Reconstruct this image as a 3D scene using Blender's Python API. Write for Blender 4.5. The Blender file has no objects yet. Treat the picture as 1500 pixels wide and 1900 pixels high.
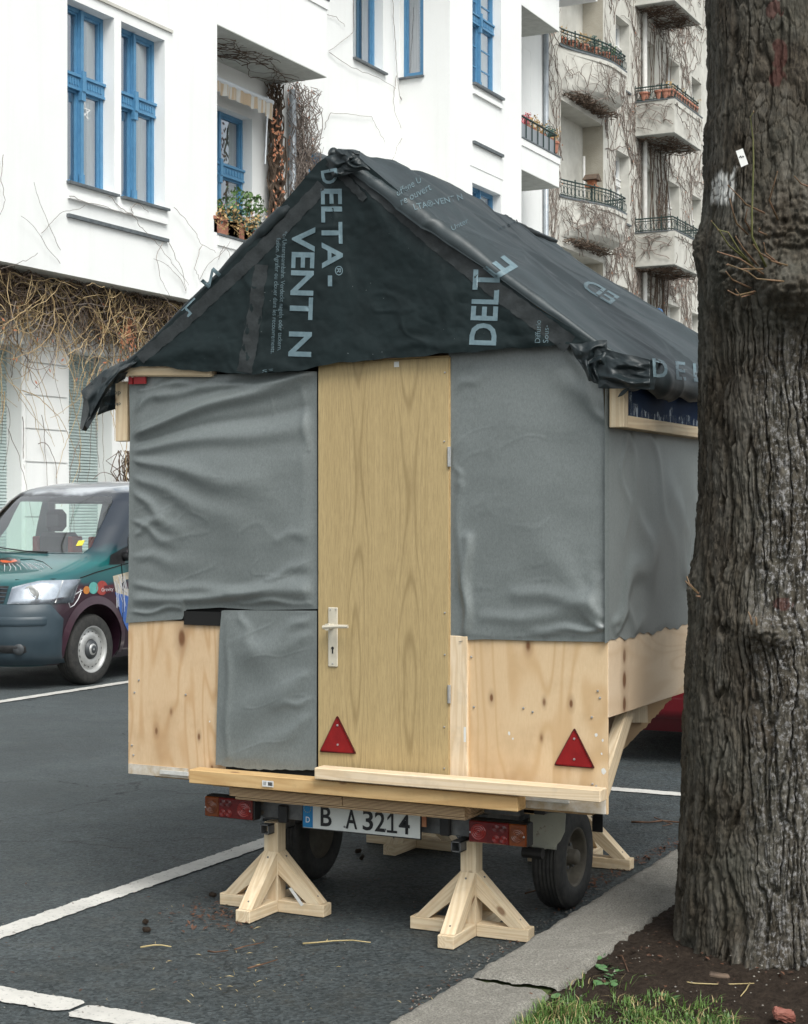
import bpy, bmesh, math, random
import numpy as np
from mathutils import Vector, Matrix

random.seed(7)
rng = np.random.default_rng(7)
C = bpy.context.scene
COL = C.collection
rad = math.radians

# ------------------------------------------------------------------ camera
TH = rad(26.7)                 # the street runs 26.7 degrees to the right of the view
CT, ST = math.cos(TH), math.sin(TH)
FP, CX, CY, CH = 3042.0, 750.0, 951.0, 1.55
cam_d = bpy.data.cameras.new('camera')
cam = bpy.data.objects.new('camera', cam_d)
COL.objects.link(cam)
cam.location = (0, 0, CH)
cam.rotation_euler = (rad(90), 0, TH)
cam_d.sensor_fit = 'HORIZONTAL'
cam_d.sensor_width = 36
cam_d.lens = 36 * FP / 1500
cam_d.clip_start = 0.05
cam_d.clip_end = 600
C.camera = cam

# ------------------------------------------------------------------ light: bright overcast
SUN_EL, SUN_AZ = rad(52), rad(128)      # azimuth clockwise from +Y
world = bpy.data.worlds.new('World')
C.world = world
world.use_nodes = True
wn = world.node_tree
bg = wn.nodes['Background']
sky = wn.nodes.new('ShaderNodeTexSky')
sky.sky_type = 'NISHITA'
sky.sun_disc = False
sky.sun_elevation = SUN_EL
sky.sun_rotation = SUN_AZ
sky.air_density = 1.0
sky.dust_density = 4.0
sky.ozone_density = 1.0
hs = wn.nodes.new('ShaderNodeHueSaturation')
hs.inputs['Saturation'].default_value = 0.22
hs.inputs['Value'].default_value = 1.0
wn.links.new(sky.outputs[0], hs.inputs['Color'])
tn = wn.nodes.new('ShaderNodeMix'); tn.data_type = 'RGBA'; tn.blend_type = 'MULTIPLY'; tn.inputs[0].default_value = 1.0
tn.inputs[7].default_value = (0.955, 1.0, 0.985, 1)      # the faintly green cast of the overcast day
wn.links.new(hs.outputs[0], tn.inputs[6])
wn.links.new(tn.outputs[2], bg.inputs['Color'])
bg.inputs['Strength'].default_value = 0.135
sun_d = bpy.data.lights.new('sun', 'SUN')
sun_d.energy = 1.5
sun_d.angle = rad(30)
sun_d.color = (1.0, 0.97, 0.93)
sun = bpy.data.objects.new('sun', sun_d)
COL.objects.link(sun)
dirv = Vector((math.sin(SUN_AZ) * math.cos(SUN_EL), math.cos(SUN_AZ) * math.cos(SUN_EL), math.sin(SUN_EL)))
sun.rotation_euler = (-dirv).to_track_quat('-Z', 'Y').to_euler()
vs = C.view_settings
vs.view_transform = 'Standard'
vs.look = 'None'
vs.exposure = 0.58
vs.gamma = 1.0
vs.use_curve_mapping = False
C.cycles.max_bounces = 8
C.cycles.transparent_max_bounces = 12

# ------------------------------------------------------------------ surveying helpers
def ray(px, py):
    x = (px - CX) / FP
    return (x * CT - ST, x * ST + CT, -(py - CY) / FP)
def onY(px, py, Y):            # where a sight line meets the vertical plane y = Y
    r = ray(px, py); t = Y / r[1]
    return Vector((r[0] * t, Y, CH + r[2] * t))
def onX(px, py, X):
    r = ray(px, py); t = X / r[0]
    return Vector((X, r[1] * t, CH + r[2] * t))
def onZ(px, py, Z=0.0):
    r = ray(px, py); t = (Z - CH) / r[2]
    return Vector((r[0] * t, r[1] * t, Z))
def onD(px, py, D):
    r = ray(px, py)
    return Vector((r[0] * D, r[1] * D, CH + r[2] * D))

# ------------------------------------------------------------------ noise
def _h(ix, iy, iz, seed):
    n = (ix.astype(np.int64) * 374761393 + iy.astype(np.int64) * 668265263 + iz.astype(np.int64) * 2147483647 + seed * 1274126177) & 0xffffffff
    n = ((n ^ (n >> 13)) * 1274126177) & 0xffffffff
    n = ((n ^ (n >> 16)) * 668265263) & 0xffffffff
    return ((n ^ (n >> 15)) & 0xffffff) / float(0xffffff)
def vnoise(x, y, z=None, seed=0):
    x = np.asarray(x, float); y = np.asarray(y, float)
    z = np.zeros_like(x) if z is None else np.asarray(z, float)
    ix, iy, iz = np.floor(x), np.floor(y), np.floor(z)
    fx, fy, fz = x - ix, y - iy, z - iz
    fx = fx * fx * (3 - 2 * fx); fy = fy * fy * (3 - 2 * fy); fz = fz * fz * (3 - 2 * fz)
    o = 0
    for dx in (0, 1):
        for dy in (0, 1):
            for dz in (0, 1):
                o = o + _h(ix + dx, iy + dy, iz + dz, seed) * (fx if dx else 1 - fx) * (fy if dy else 1 - fy) * (fz if dz else 1 - fz)
    return o * 2 - 1
def fbm(x, y, z=None, seed=0, octv=4, gain=0.5):
    o = 0; a = 1.0; f = 1.0
    for k in range(octv):
        o = o + a * vnoise(np.asarray(x) * f, np.asarray(y) * f, None if z is None else np.asarray(z) * f, seed + k)
        a *= gain; f *= 2.03
    return o
def worley(x, y, seed=0):
    x = np.asarray(x, float); y = np.asarray(y, float)
    ix, iy = np.floor(x), np.floor(y)
    F1 = np.full(x.shape, 9.0); F2 = np.full(x.shape, 9.0); ID = np.zeros(x.shape)
    z0 = np.zeros_like(x)
    for dx in (-1, 0, 1):
        for dy in (-1, 0, 1):
            cx, cy = ix + dx, iy + dy
            px = cx + _h(cx, cy, z0, seed); py = cy + _h(cx, cy, z0, seed + 5)
            d = np.hypot(px - x, py - y)
            idc = _h(cx, cy, z0, seed + 9)
            closer = d < F1
            F2 = np.where(closer, F1, np.minimum(F2, d))
            ID = np.where(closer, idc, ID)
            F1 = np.where(closer, d, F1)
    return F1, F2, ID
def sstep(a, b, x):
    t = np.clip((np.asarray(x, float) - a) / (b - a), 0, 1)
    return t * t * (3 - 2 * t)

# ------------------------------------------------------------------ object helpers
def tag(o, label=None, cat=None, group=None, kind=None):
    if label: o['label'] = label
    if cat: o['category'] = cat
    if group: o['group'] = group
    if kind: o['kind'] = kind
    return o
def WM(o):
    if o.parent is None: return o.matrix_basis.copy()
    return WM(o.parent) @ o.matrix_parent_inverse @ o.matrix_basis
def setparent(o, p):
    if p is not None:
        o.parent = p
        o.matrix_parent_inverse = WM(p).inverted()
    return o
def empty(name, loc, label=None, cat=None, group=None):
    o = bpy.data.objects.new(name, None)
    o.location = loc; o.empty_display_size = 0.2
    COL.objects.link(o)
    return tag(o, label, cat, group)
def mk(name, verts, faces, mat=None, parent=None, smooth=False, matrix=None, angle=None):
    me = bpy.data.meshes.new(name)
    if isinstance(verts, np.ndarray): verts = verts.tolist()
    me.from_pydata(verts, [], faces)
    me.validate(clean_customdata=False)
    if mat is not None:
        for m in (mat if isinstance(mat, (list, tuple)) else [mat]): me.materials.append(m)
    if smooth:
        me.polygons.foreach_set('use_smooth', [True] * len(me.polygons))
    me.update()
    o = bpy.data.objects.new(name, me)
    COL.objects.link(o)
    if matrix is not None: o.matrix_basis = matrix
    setparent(o, parent)
    return o
def fixnormals(o, flip=False):
    bm = bmesh.new(); bm.from_mesh(o.data)
    bmesh.ops.recalc_face_normals(bm, faces=bm.faces)
    bm.to_mesh(o.data); bm.free()
    return o
class MB:
    """collects boxes, bars and tubes for ONE mesh"""
    def __init__(s): s.v = []; s.f = []; s.mi = []; s.cur = 0
    def add(s, v, f):
        n = len(s.v); s.v += [tuple(p) for p in v]; s.f += [tuple(i + n for i in q) for q in f]; s.mi += [s.cur] * len(f)
    def box(s, a, b):
        x0, y0, z0 = [min(a[i], b[i]) for i in range(3)]; x1, y1, z1 = [max(a[i], b[i]) for i in range(3)]
        s.add([(x0, y0, z0), (x1, y0, z0), (x1, y1, z0), (x0, y1, z0), (x0, y0, z1), (x1, y0, z1), (x1, y1, z1), (x0, y1, z1)],
              [(0, 3, 2, 1), (4, 5, 6, 7), (0, 1, 5, 4), (1, 2, 6, 5), (2, 3, 7, 6), (3, 0, 4, 7)])
    def quad(s, *p): s.add(p, [tuple(range(len(p)))])
    def prism(s, poly, off):       # poly: list of 3d points, off: extrusion vector
        n = len(poly); off = Vector(off)
        v = [Vector(p) for p in poly] + [Vector(p) + off for p in poly]
        s.add(v, [tuple(range(n))[::-1], tuple(range(n, 2 * n))] + [(i, (i + 1) % n, n + (i + 1) % n, n + i) for i in range(n)])
    def tube(s, pts, r0, r1=None, n=4, cap=True):
        pts = [Vector(p) for p in pts]
        r1 = r0 if r1 is None else r1
        m = len(pts)
        base = len(s.v); prev = None
        for i, p in enumerate(pts):
            d = (pts[min(i + 1, m - 1)] - pts[max(i - 1, 0)])
            if d.length < 1e-9: d = Vector((0, 0, 1))
            d.normalize()
            if prev is None:
                a = d.orthogonal().normalized()
            else:
                a = prev - d * prev.dot(d)
                if a.length < 1e-6: a = d.orthogonal()
                a.normalize()
            prev = a; b = d.cross(a)
            r = r0 + (r1 - r0) * i / max(1, m - 1)
            for k in range(n):
                w = 2 * math.pi * k / n
                s.v.append(tuple(p + a * (math.cos(w) * r) + b * (math.sin(w) * r)))
        for i in range(m - 1):
            for k in range(n):
                s.f.append((base + i * n + k, base + i * n + (k + 1) % n, base + (i + 1) * n + (k + 1) % n, base + (i + 1) * n + k)); s.mi.append(s.cur)
        if cap and n > 2:
            s.f.append(tuple(base + k for k in range(n))[::-1]); s.f.append(tuple(base + (m - 1) * n + k for k in range(n))); s.mi += [s.cur] * 2
    def lathe(s, c, axis, prof, n=24):     # prof: list of (radius, offset along axis)
        c = Vector(c); axis = Vector(axis).normalized(); a = axis.orthogonal().normalized(); b = axis.cross(a)
        base = len(s.v)
        for r, h in prof:
            for k in range(n):
                w = 2 * math.pi * k / n
                s.v.append(tuple(c + axis * h + a * (math.cos(w) * r) + b * (math.sin(w) * r)))
        for i in range(len(prof) - 1):
            for k in range(n):
                s.f.append((base + i * n + k, base + i * n + (k + 1) % n, base + (i + 1) * n + (k + 1) % n, base + (i + 1) * n + k)); s.mi.append(s.cur)
    def build(s, name, mat, parent=None, smooth=False):
        o = mk(name, s.v, s.f, mat, parent, smooth)
        if isinstance(mat, (list, tuple)) and len(o.data.polygons) == len(s.mi):
            o.data.polygons.foreach_set('material_index', s.mi)
        return o
def bevelbox(sx, sy, sz, b=0.002):
    bm = bmesh.new()
    bmesh.ops.create_cube(bm, size=1)
    for v in bm.verts: v.co = Vector((v.co.x * sx, v.co.y * sy, v.co.z * sz))
    if b > 0: bmesh.ops.bevel(bm, geom=list(bm.edges), offset=b, segments=1, affect='EDGES')
    me = bpy.data.meshes.new('box'); bm.to_mesh(me); bm.free()
    return me
def lumber(name, p0, p1, w, d, mat, parent=None, up=(0, 1, 0), b=0.002):
    """a sawn piece from p0 to p1; grain along its length (local Z)"""
    p0, p1 = Vector(p0), Vector(p1)
    L = (p1 - p0).length
    z = (p1 - p0).normalized(); up = Vector(up)
    y = (up - z * up.dot(z)).normalized(); x = y.cross(z)
    me = bevelbox(w, d, L, b); me.name = name
    me.materials.append(mat)
    o = bpy.data.objects.new(name, me); COL.objects.link(o)
    M = Matrix.Identity(4)
    for i in range(3):
        M[i][0], M[i][1], M[i][2], M[i][3] = x[i], y[i], z[i], (p0[i] + p1[i]) / 2
    o.matrix_basis = M
    setparent(o, parent)
    return o
def box(name, a, b, mat, parent=None, bev=0.0):
    a, b = Vector(a), Vector(b)
    me = bevelbox(abs(b.x - a.x), abs(b.y - a.y), abs(b.z - a.z), bev); me.name = name
    me.materials.append(mat)
    o = bpy.data.objects.new(name, me); COL.objects.link(o)
    o.location = (a + b) / 2
    setparent(o, parent)
    return o
def grid(name, P, mat, parent=None, smooth=True, closed_u=False):
    """P: array (nu, nv, 3)"""
    nu, nv = P.shape[:2]
    idx = np.arange(nu * nv).reshape(nu, nv)
    a = idx[:-1, :-1].ravel(); b = idx[1:, :-1].ravel(); c = idx[1:, 1:].ravel(); d = idx[:-1, 1:].ravel()
    F = np.stack([a, b, c, d], 1)
    if closed_u:
        F = np.concatenate([F, np.stack([idx[-1, :-1], idx[0, :-1], idx[0, 1:], idx[-1, 1:]], 1)])
    me = bpy.data.meshes.new(name)
    nvt = nu * nv; nf = len(F)
    me.vertices.add(nvt); me.vertices.foreach_set('co', P.reshape(-1).astype(np.float32))
    me.loops.add(nf * 4); me.loops.foreach_set('vertex_index', F.reshape(-1).astype(np.int32))
    me.polygons.add(nf); me.polygons.foreach_set('loop_start', np.arange(0, nf * 4, 4, dtype=np.int32))
    me.polygons.foreach_set('use_smooth', np.full(nf, smooth))
    me.materials.append(mat)
    me.update(calc_edges=True)
    o = bpy.data.objects.new(name, me); COL.objects.link(o)
    setparent(o, parent)
    return o
def text_mesh(body, bold=0.0, spacing=1.0):
    cu = bpy.data.curves.new('t', 'FONT'); cu.body = body; cu.size = 1.0
    cu.offset = bold; cu.space_character = spacing; cu.resolution_u = 3; cu.fill_mode = 'BOTH'
    ob = bpy.data.objects.new('t', cu); COL.objects.link(ob)
    bpy.context.view_layer.update()
    me = bpy.data.meshes.new_from_object(ob)
    bpy.data.objects.remove(ob); bpy.data.curves.remove(cu)
    return me
def lettering(name, body, fmap, L, H, mat, parent, bold=0.0, cut=0.03, spacing=1.0):
    """flat print: text scaled to L x H metres, cut on a grid, each vertex placed by fmap(s, t)"""
    me = text_mesh(body, bold, spacing)
    bm = bmesh.new(); bm.from_mesh(me); bpy.data.meshes.remove(me)
    xs = [v.co.x for v in bm.verts]; ys = [v.co.y for v in bm.verts]
    x0, x1, y0, y1 = min(xs), max(xs), min(ys), max(ys)
    for v in bm.verts: v.co = Vector(((v.co.x - x0) / (x1 - x0) * L, (v.co.y - y0) / (y1 - y0) * H, 0))
    k = cut
    while cut and k < L:
        bmesh.ops.bisect_plane(bm, geom=bm.verts[:] + bm.edges[:] + bm.faces[:], plane_co=(k, 0, 0), plane_no=(1, 0, 0)); k += cut
    k = cut
    while cut and k < H:
        bmesh.ops.bisect_plane(bm, geom=bm.verts[:] + bm.edges[:] + bm.faces[:], plane_co=(0, k, 0), plane_no=(0, 1, 0)); k += cut
    for v in bm.verts: v.co = Vector(fmap(v.co.x, v.co.y))
    me = bpy.data.meshes.new(name); bm.to_mesh(me); bm.free()
    me.materials.append(mat)
    o = bpy.data.objects.new(name, me); COL.objects.link(o)
    setparent(o, parent)
    return o
def copy_tree(o, parent=None, delta=None):
    c = o.copy(); COL.objects.link(c)
    if parent is not None: c.parent = parent
    for ch in list(o.children): copy_tree(ch, c)
    return c

# ------------------------------------------------------------------ materials
def N(nt, t, **k):
    n = nt.nodes.new(t)
    for a, v in k.items(): setattr(n, a, v)
    return n
def newmat(name):
    m = bpy.data.materials.new(name); m.use_nodes = True
    nt = m.node_tree
    return m, nt, nt.nodes['Principled BSDF']
def coords(nt, stretch=(1, 1, 1), kind='Object', rnd=True):
    tc = N(nt, 'ShaderNodeTexCoord'); mp = N(nt, 'ShaderNodeMapping')
    mp.inputs['Scale'].default_value = stretch
    nt.links.new(tc.outputs[kind], mp.inputs['Vector'])
    if rnd:
        oi = N(nt, 'ShaderNodeObjectInfo'); cb = N(nt, 'ShaderNodeMath', operation='MULTIPLY')
        cb.inputs[1].default_value = 37.0
        nt.links.new(oi.outputs['Random'], cb.inputs[0]); nt.links.new(cb.outputs[0], mp.inputs['Location'])
    return mp.outputs[0]
def noise(nt, vec, scale, detail=5, rough=0.6, dist=0.0):
    n = N(nt, 'ShaderNodeTexNoise'); n.inputs['Scale'].default_value = scale
    n.inputs['Detail'].default_value = detail; n.inputs['Roughness'].default_value = rough; n.inputs['Distortion'].default_value = dist
    nt.links.new(vec, n.inputs['Vector'])
    return n.outputs['Fac']
def ramp(nt, fac, stops):
    r = N(nt, 'ShaderNodeValToRGB'); nt.links.new(fac, r.inputs['Fac'])
    e = r.color_ramp.elements
    while len(e) < len(stops): e.new(0.5)
    for i, (p, c) in enumerate(stops):
        e[i].position = p
        e[i].color = (c, c, c, 1) if isinstance(c, (int, float)) else (*c, 1)
    return r.outputs['Color']
def mixc(nt, fac, a, b, mode='MIX'):
    m = N(nt, 'ShaderNodeMix', data_type='RGBA', blend_type=mode)
    for s, v in ((m.inputs[0], fac), (m.inputs[6], a), (m.inputs[7], b)):
        if hasattr(v, 'links'): nt.links.new(v, s)
        elif isinstance(v, (tuple, list)): s.default_value = (*v, 1) if len(v) == 3 else v
        else: s.default_value = v
    return m.outputs[2]
def math_(nt, op, a, b=None, c=None):
    m = N(nt, 'ShaderNodeMath', operation=op)
    for i, v in enumerate((a, b, c)):
        if v is None: continue
        if hasattr(v, 'links'): nt.links.new(v, m.inputs[i])
        else: m.inputs[i].default_value = v
    return m.outputs[0]
def bump(nt, b, h, strength=0.3, dist=0.01):
    n = N(nt, 'ShaderNodeBump'); n.inputs['Strength'].default_value = strength; n.inputs['Distance'].default_value = dist
    nt.links.new(h, n.inputs['Height']); nt.links.new(n.outputs[0], b.inputs['Normal'])
def simple(name, c1, c2=None, rough=0.6, scale=6, stretch=(1, 1, 1), bmp=0.0, bscale=60, metallic=0.0, spec=0.5, lo=0.35, hi=0.65, bdist=0.004, rnd=True, coat=0.0, rough2=None):
    m, nt, b = newmat(name)
    v = coords(nt, stretch, rnd=rnd)
    if c2 is not None:
        f = noise(nt, v, scale)
        col = ramp(nt, f, [(lo, c1), (hi, c2)])
        nt.links.new(col, b.inputs['Base Color'])
        if rough2 is not None:
            nt.links.new(ramp(nt, f, [(lo, rough), (hi, rough2)]), b.inputs['Roughness'])
    else: b.inputs['Base Color'].default_value = (*c1, 1)
    if rough2 is None: b.inputs['Roughness'].default_value = rough
    b.inputs['Metallic'].default_value = metallic
    b.inputs['Specular IOR Level'].default_value = spec
    b.inputs['Coat Weight'].default_value = coat
    b.inputs['Coat Roughness'].default_value = 0.05
    if bmp: bump(nt, b, noise(nt, v, bscale, 6), bmp, bdist)
    return m

def wood_lumber(name, base, dark, knot=(0.16, 0.07, 0.03)):
    m, nt, b = newmat(name)
    v = coords(nt, (1, 1, 0.06))
    warp = noise(nt, v, 9, 3, 0.5, 0.6)
    rings = math_(nt, 'SINE', math_(nt, 'MULTIPLY', warp, 95.0))
    rings = math_(nt, 'MULTIPLY_ADD', rings, 0.5, 0.5)
    fine = noise(nt, v, 260, 4, 0.7)
    f = math_(nt, 'ADD', math_(nt, 'MULTIPLY', rings, 0.55), math_(nt, 'MULTIPLY', fine, 0.55))
    col = ramp(nt, f, [(0.2, base), (0.95, dark)])
    v2 = coords(nt, (1, 1, 0.55))
    vo = N(nt, 'ShaderNodeTexVoronoi'); vo.inputs['Scale'].default_value = 9
    nt.links.new(v2, vo.inputs['Vector'])
    kn = ramp(nt, vo.outputs['Distance'], [(0.07, 1.0), (0.13, 0.0)])
    col = mixc(nt, math_(nt, 'MULTIPLY', kn, 0.8), col, knot)
    dirt = noise(nt, coords(nt), 14, 5, 0.7)
    col = mixc(nt, math_(nt, 'MULTIPLY', ramp(nt, dirt, [(0.5, 0.0), (0.75, 1.0)]), 0.35), col, tuple(x * 0.55 for x in base))
    nt.links.new(col, b.inputs['Base Color'])
    b.inputs['Roughness'].default_value = 0.7
    bump(nt, b, fine, 0.25, 0.002)
    return m
M = {}
M['pine'] = wood_lumber('pale_pine', (0.74, 0.61, 0.43), (0.60, 0.45, 0.28))
M['pine_white'] = wood_lumber('fresh_spruce', (0.76, 0.62, 0.45), (0.64, 0.48, 0.30))
M['pine_orange'] = wood_lumber('old_pine', (0.62, 0.42, 0.20), (0.48, 0.29, 0.12))
def plywood(name, base, dark, knots, seed, vertical=True, stains=()):
    """knots: (x, z, radius) in the panel's own metres"""
    m, nt, b = newmat(name)
    tc = N(nt, 'ShaderNodeTexCoord'); sp = N(nt, 'ShaderNodeSeparateXYZ'); nt.links.new(tc.outputs['Object'], sp.inputs[0])
    a, c = (sp.outputs[0], sp.outputs[2])
    if name.startswith('side'): a = sp.outputs[1]
    pull = None; kn = None
    for (kx, kz, kr) in knots:
        dx = math_(nt, 'SUBTRACT', a, kx); dz = math_(nt, 'SUBTRACT', c, kz)
        if vertical: dzz = math_(nt, 'MULTIPLY', dz, 0.45); dxx = dx
        else: dzz = math_(nt, 'MULTIPLY', dz, 0.62); dxx = dx
        d2 = math_(nt, 'ADD', math_(nt, 'MULTIPLY', dxx, dxx), math_(nt, 'MULTIPLY', dzz, dzz))
        g = math_(nt, 'DIVIDE', kr * kr, math_(nt, 'ADD', d2, kr * kr))
        p = math_(nt, 'MULTIPLY', math_(nt, 'MULTIPLY', dx if vertical else dz, g), -0.8)
        pull = p if pull is None else math_(nt, 'ADD', pull, p)
        k = ramp(nt, math_(nt, 'SQRT', d2), [(kr * 0.35, 1.0), (kr * 0.6, 0.35), (min(0.99, kr * 1.6), 0.0)])
        kn = k if kn is None else math_(nt, 'MAXIMUM', kn, k)
    across, along = (a, c) if vertical else (c, a)
    if pull is not None: across = math_(nt, 'ADD', across, pull)
    cb = N(nt, 'ShaderNodeCombineXYZ')
    nt.links.new(across, cb.inputs[0]); nt.links.new(math_(nt, 'MULTIPLY', along, 0.16), cb.inputs[1]); cb.inputs[2].default_value = seed
    v = cb.outputs[0]
    big = noise(nt, v, 5.0, 2, 0.45, 0.4)
    rings = math_(nt, 'MULTIPLY_ADD', math_(nt, 'SINE', math_(nt, 'MULTIPLY', big, 62.0)), 0.5, 0.5)
    rings = math_(nt, 'POWER', rings, 4.0)
    fine = noise(nt, v, 170, 5, 0.75)
    tone = noise(nt, v, 3.0, 2, 0.5)
    col = ramp(nt, tone, [(0.3, base), (0.7, tuple(0.5 * (x + y) for x, y in zip(base, dark)))])
    col = mixc(nt, math_(nt, 'MULTIPLY', rings, 0.72), col, dark)
    col = mixc(nt, math_(nt, 'MULTIPLY', ramp(nt, fine, [(0.4, 0.0), (0.7, 1.0)]), 0.35), col, dark)
    if kn is not None:
        col = mixc(nt, kn, col, (0.17, 0.075, 0.03))
    blot = noise(nt, coords(nt, rnd=False), 4.5, 4, 0.6)
    col = mixc(nt, math_(nt, 'MULTIPLY', ramp(nt, blot, [(0.5, 0.0), (0.75, 1.0)]), 0.5), col, tuple(x * 0.75 for x in dark))
    nt.links.new(col, b.inputs['Base Color'])
    b.inputs['Roughness'].default_value = 0.62
    bump(nt, b, fine, 0.2, 0.002)
    return m
def oak_door():
    m, nt, b = newmat('oak_veneer')
    tc = N(nt, 'ShaderNodeTexCoord'); sp = N(nt, 'ShaderNodeSeparateXYZ'); nt.links.new(tc.outputs['Object'], sp.inputs[0])
    x, z = sp.outputs[0], sp.outputs[2]
    low = noise(nt, coords(nt, (2.0, 1, 0.6), rnd=False), 2.6, 2, 0.5)
    wob = math_(nt, 'MULTIPLY', math_(nt, 'SUBTRACT', low, 0.5), 0.09)
    xx = math_(nt, 'ADD', x, wob)
    total = None
    for x0, kk, w, zz in ((-0.10, 260, 0.055, 0.0), (0.115, 210, 0.06, 0.4)):
        dx = math_(nt, 'SUBTRACT', xx, x0)
        d2 = math_(nt, 'MULTIPLY', dx, dx)
        ph = math_(nt, 'ADD', math_(nt, 'MULTIPLY', d2, kk), math_(nt, 'MULTIPLY', math_(nt, 'SINE', math_(nt, 'MULTIPLY_ADD', z, 4.3, zz)), 0.42))
        r = math_(nt, 'MULTIPLY_ADD', math_(nt, 'SINE', math_(nt, 'MULTIPLY', ph, 17.0)), 0.5, 0.5)
        r = math_(nt, 'POWER', r, 5.0)
        mask = math_(nt, 'POWER', 2.718, math_(nt, 'MULTIPLY', d2, -1 / (w * w)))
        r = math_(nt, 'MULTIPLY', r, mask)
        total = r if total is None else math_(nt, 'ADD', total, r)
    fv = coords(nt, (1, 1, 0.035), rnd=False)
    fine = noise(nt, fv, 520, 3, 0.8)
    mid = noise(nt, coords(nt, (1, 1, 0.012), rnd=False), 60, 3, 0.6)
    col = ramp(nt, mid, [(0.3, (0.50, 0.375, 0.19)), (0.7, (0.44, 0.325, 0.158))])
    col = mixc(nt, math_(nt, 'MULTIPLY', ramp(nt, fine, [(0.45, 0.0), (0.62, 1.0)]), 0.5), col, (0.25, 0.175, 0.08))
    col = mixc(nt, math_(nt, 'MULTIPLY', total, 0.5), col, (0.20, 0.135, 0.055))
    nt.links.new(col, b.inputs['Base Color'])
    b.inputs['Roughness'].default_value = 0.5
    bump(nt, b, fine, 0.15, 0.001)
    return m
M['door'] = oak_door()
M['edge'] = simple('board_edge', (0.55, 0.40, 0.2), (0.45, 0.3, 0.14), 0.7, 30)
def ply_edge():
    m, nt, b = newmat('plywood_edge')
    tc = N(nt, 'ShaderNodeTexCoord'); sp = N(nt, 'ShaderNodeSeparateXYZ'); nt.links.new(tc.outputs['Object'], sp.inputs[0])
    n = noise(nt, coords(nt, (1, 1, 12)), 12, 4, 0.7)
    w = math_(nt, 'SINE', math_(nt, 'MULTIPLY_ADD', sp.outputs[2], 1300.0, math_(nt, 'MULTIPLY', n, 3.0)))
    col = ramp(nt, math_(nt, 'MULTIPLY_ADD', w, 0.5, 0.5), [(0.25, (0.10, 0.055, 0.03)), (0.55, (0.50, 0.33, 0.18)), (0.9, (0.62, 0.44, 0.26))])
    nt.links.new(col, b.inputs['Base Color']); b.inputs['Roughness'].default_value = 0.8
    return m
M['ply_edge'] = ply_edge()
def fabric(name, c1, c2, rough):
    m, nt, b = newmat(name)
    fib = noise(nt, coords(nt, (1, 1, 0.42), rnd=False), 420, 4, 0.7, 0.3)
    fl = noise(nt, coords(nt, (1, 1, 0.5), rnd=False), 150, 5, 0.7, 0.6)
    l = noise(nt, coords(nt, rnd=False), 4, 4, 0.6)
    col = ramp(nt, math_(nt, 'ADD', math_(nt, 'MULTIPLY', fib, 0.5), math_(nt, 'MULTIPLY', fl, 0.5)), [(0.40, c1), (0.60, c2)])
    col = mixc(nt, math_(nt, 'MULTIPLY', ramp(nt, l, [(0.35, 0.0), (0.7, 1.0)]), 0.22), col, tuple(x * 0.72 for x in c1))
    nt.links.new(col, b.inputs['Base Color'])
    b.inputs['Roughness'].default_value = rough
    b.inputs['Specular IOR Level'].default_value = 0.85
    wr = noise(nt, coords(nt, rnd=False), 9, 3, 0.5, 0.6)
    h = math_(nt, 'ADD', math_(nt, 'MULTIPLY', fl, 0.055), math_(nt, 'MULTIPLY', wr, 0.25))
    bump(nt, b, h, 0.35, 0.006)
    return m
M['grey_fabric'] = fabric('grey_underlay', (0.132, 0.150, 0.148), (0.192, 0.212, 0.210), 0.35)
def tarp(name, c, rough, spec=0.6, bs=0.35):
    m, nt, b = newmat(name)
    v = coords(nt, rnd=False)
    d = noise(nt, v, 7, 5, 0.65)
    col = ramp(nt, d, [(0.3, c), (0.75, tuple(x * 1.9 for x in c))])
    vo = N(nt, 'ShaderNodeTexVoronoi'); vo.inputs['Scale'].default_value = 38; nt.links.new(v, vo.inputs['Vector'])
    big = noise(nt, v, 3.5, 2, 0.5)
    thr = math_(nt, 'MULTIPLY', ramp(nt, big, [(0.45, 0.3), (0.65, 1.0)]), 0.055)
    spot = math_(nt, 'LESS_THAN', vo.outputs['Distance'], thr)
    col = mixc(nt, math_(nt, 'MULTIPLY', spot, 0.75), col, (0.42, 0.46, 0.48))
    nt.links.new(col, b.inputs['Base Color'])
    nt.links.new(ramp(nt, d, [(0.3, rough), (0.7, rough + 0.14)]), b.inputs['Roughness'])
    b.inputs['Specular IOR Level'].default_value = spec
    wv = N(nt, 'ShaderNodeTexWave'); wv.inputs['Scale'].default_value = 160; wv.inputs['Distortion'].default_value = 1.5
    nt.links.new(v, wv.inputs['Vector'])
    wr = noise(nt, v, 7, 4, 0.5, 1.0)
    h = math_(nt, 'ADD', math_(nt, 'MULTIPLY', wv.outputs['Fac'], 0.03), wr)
    bump(nt, b, h, bs, 0.012)
    return m
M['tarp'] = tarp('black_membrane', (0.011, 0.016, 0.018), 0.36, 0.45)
M['tarp_gable'] = tarp('black_gable_membrane', (0.008, 0.0135, 0.0145), 0.42, 0.22, 0.25)  # same membrane, colour darkened where the gable mirrors less sky
M['tarp_sheen'] = tarp('black_membrane_sky_sheen', (0.018, 0.026, 0.029), 0.42, 0.65, 0.22)  # same membrane, colour lightened for the sky sheen on the slope
M['tape'] = simple('black_tape', (0.013, 0.0165, 0.0175), (0.026, 0.031, 0.033), 0.55, 30, bmp=0.4, bscale=60)
M['print'] = simple('grey_blue_print', (0.12, 0.185, 0.215), (0.165, 0.235, 0.265), 0.5, 60, bmp=0.2, bscale=300, bdist=0.001)
M['print_small'] = simple('faded_print', (0.10, 0.15, 0.175), (0.14, 0.2, 0.22), 0.5, 60)
M['print_faint'] = simple('faint_print', (0.04, 0.06, 0.075), (0.05, 0.075, 0.09), 0.5, 60)
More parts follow.
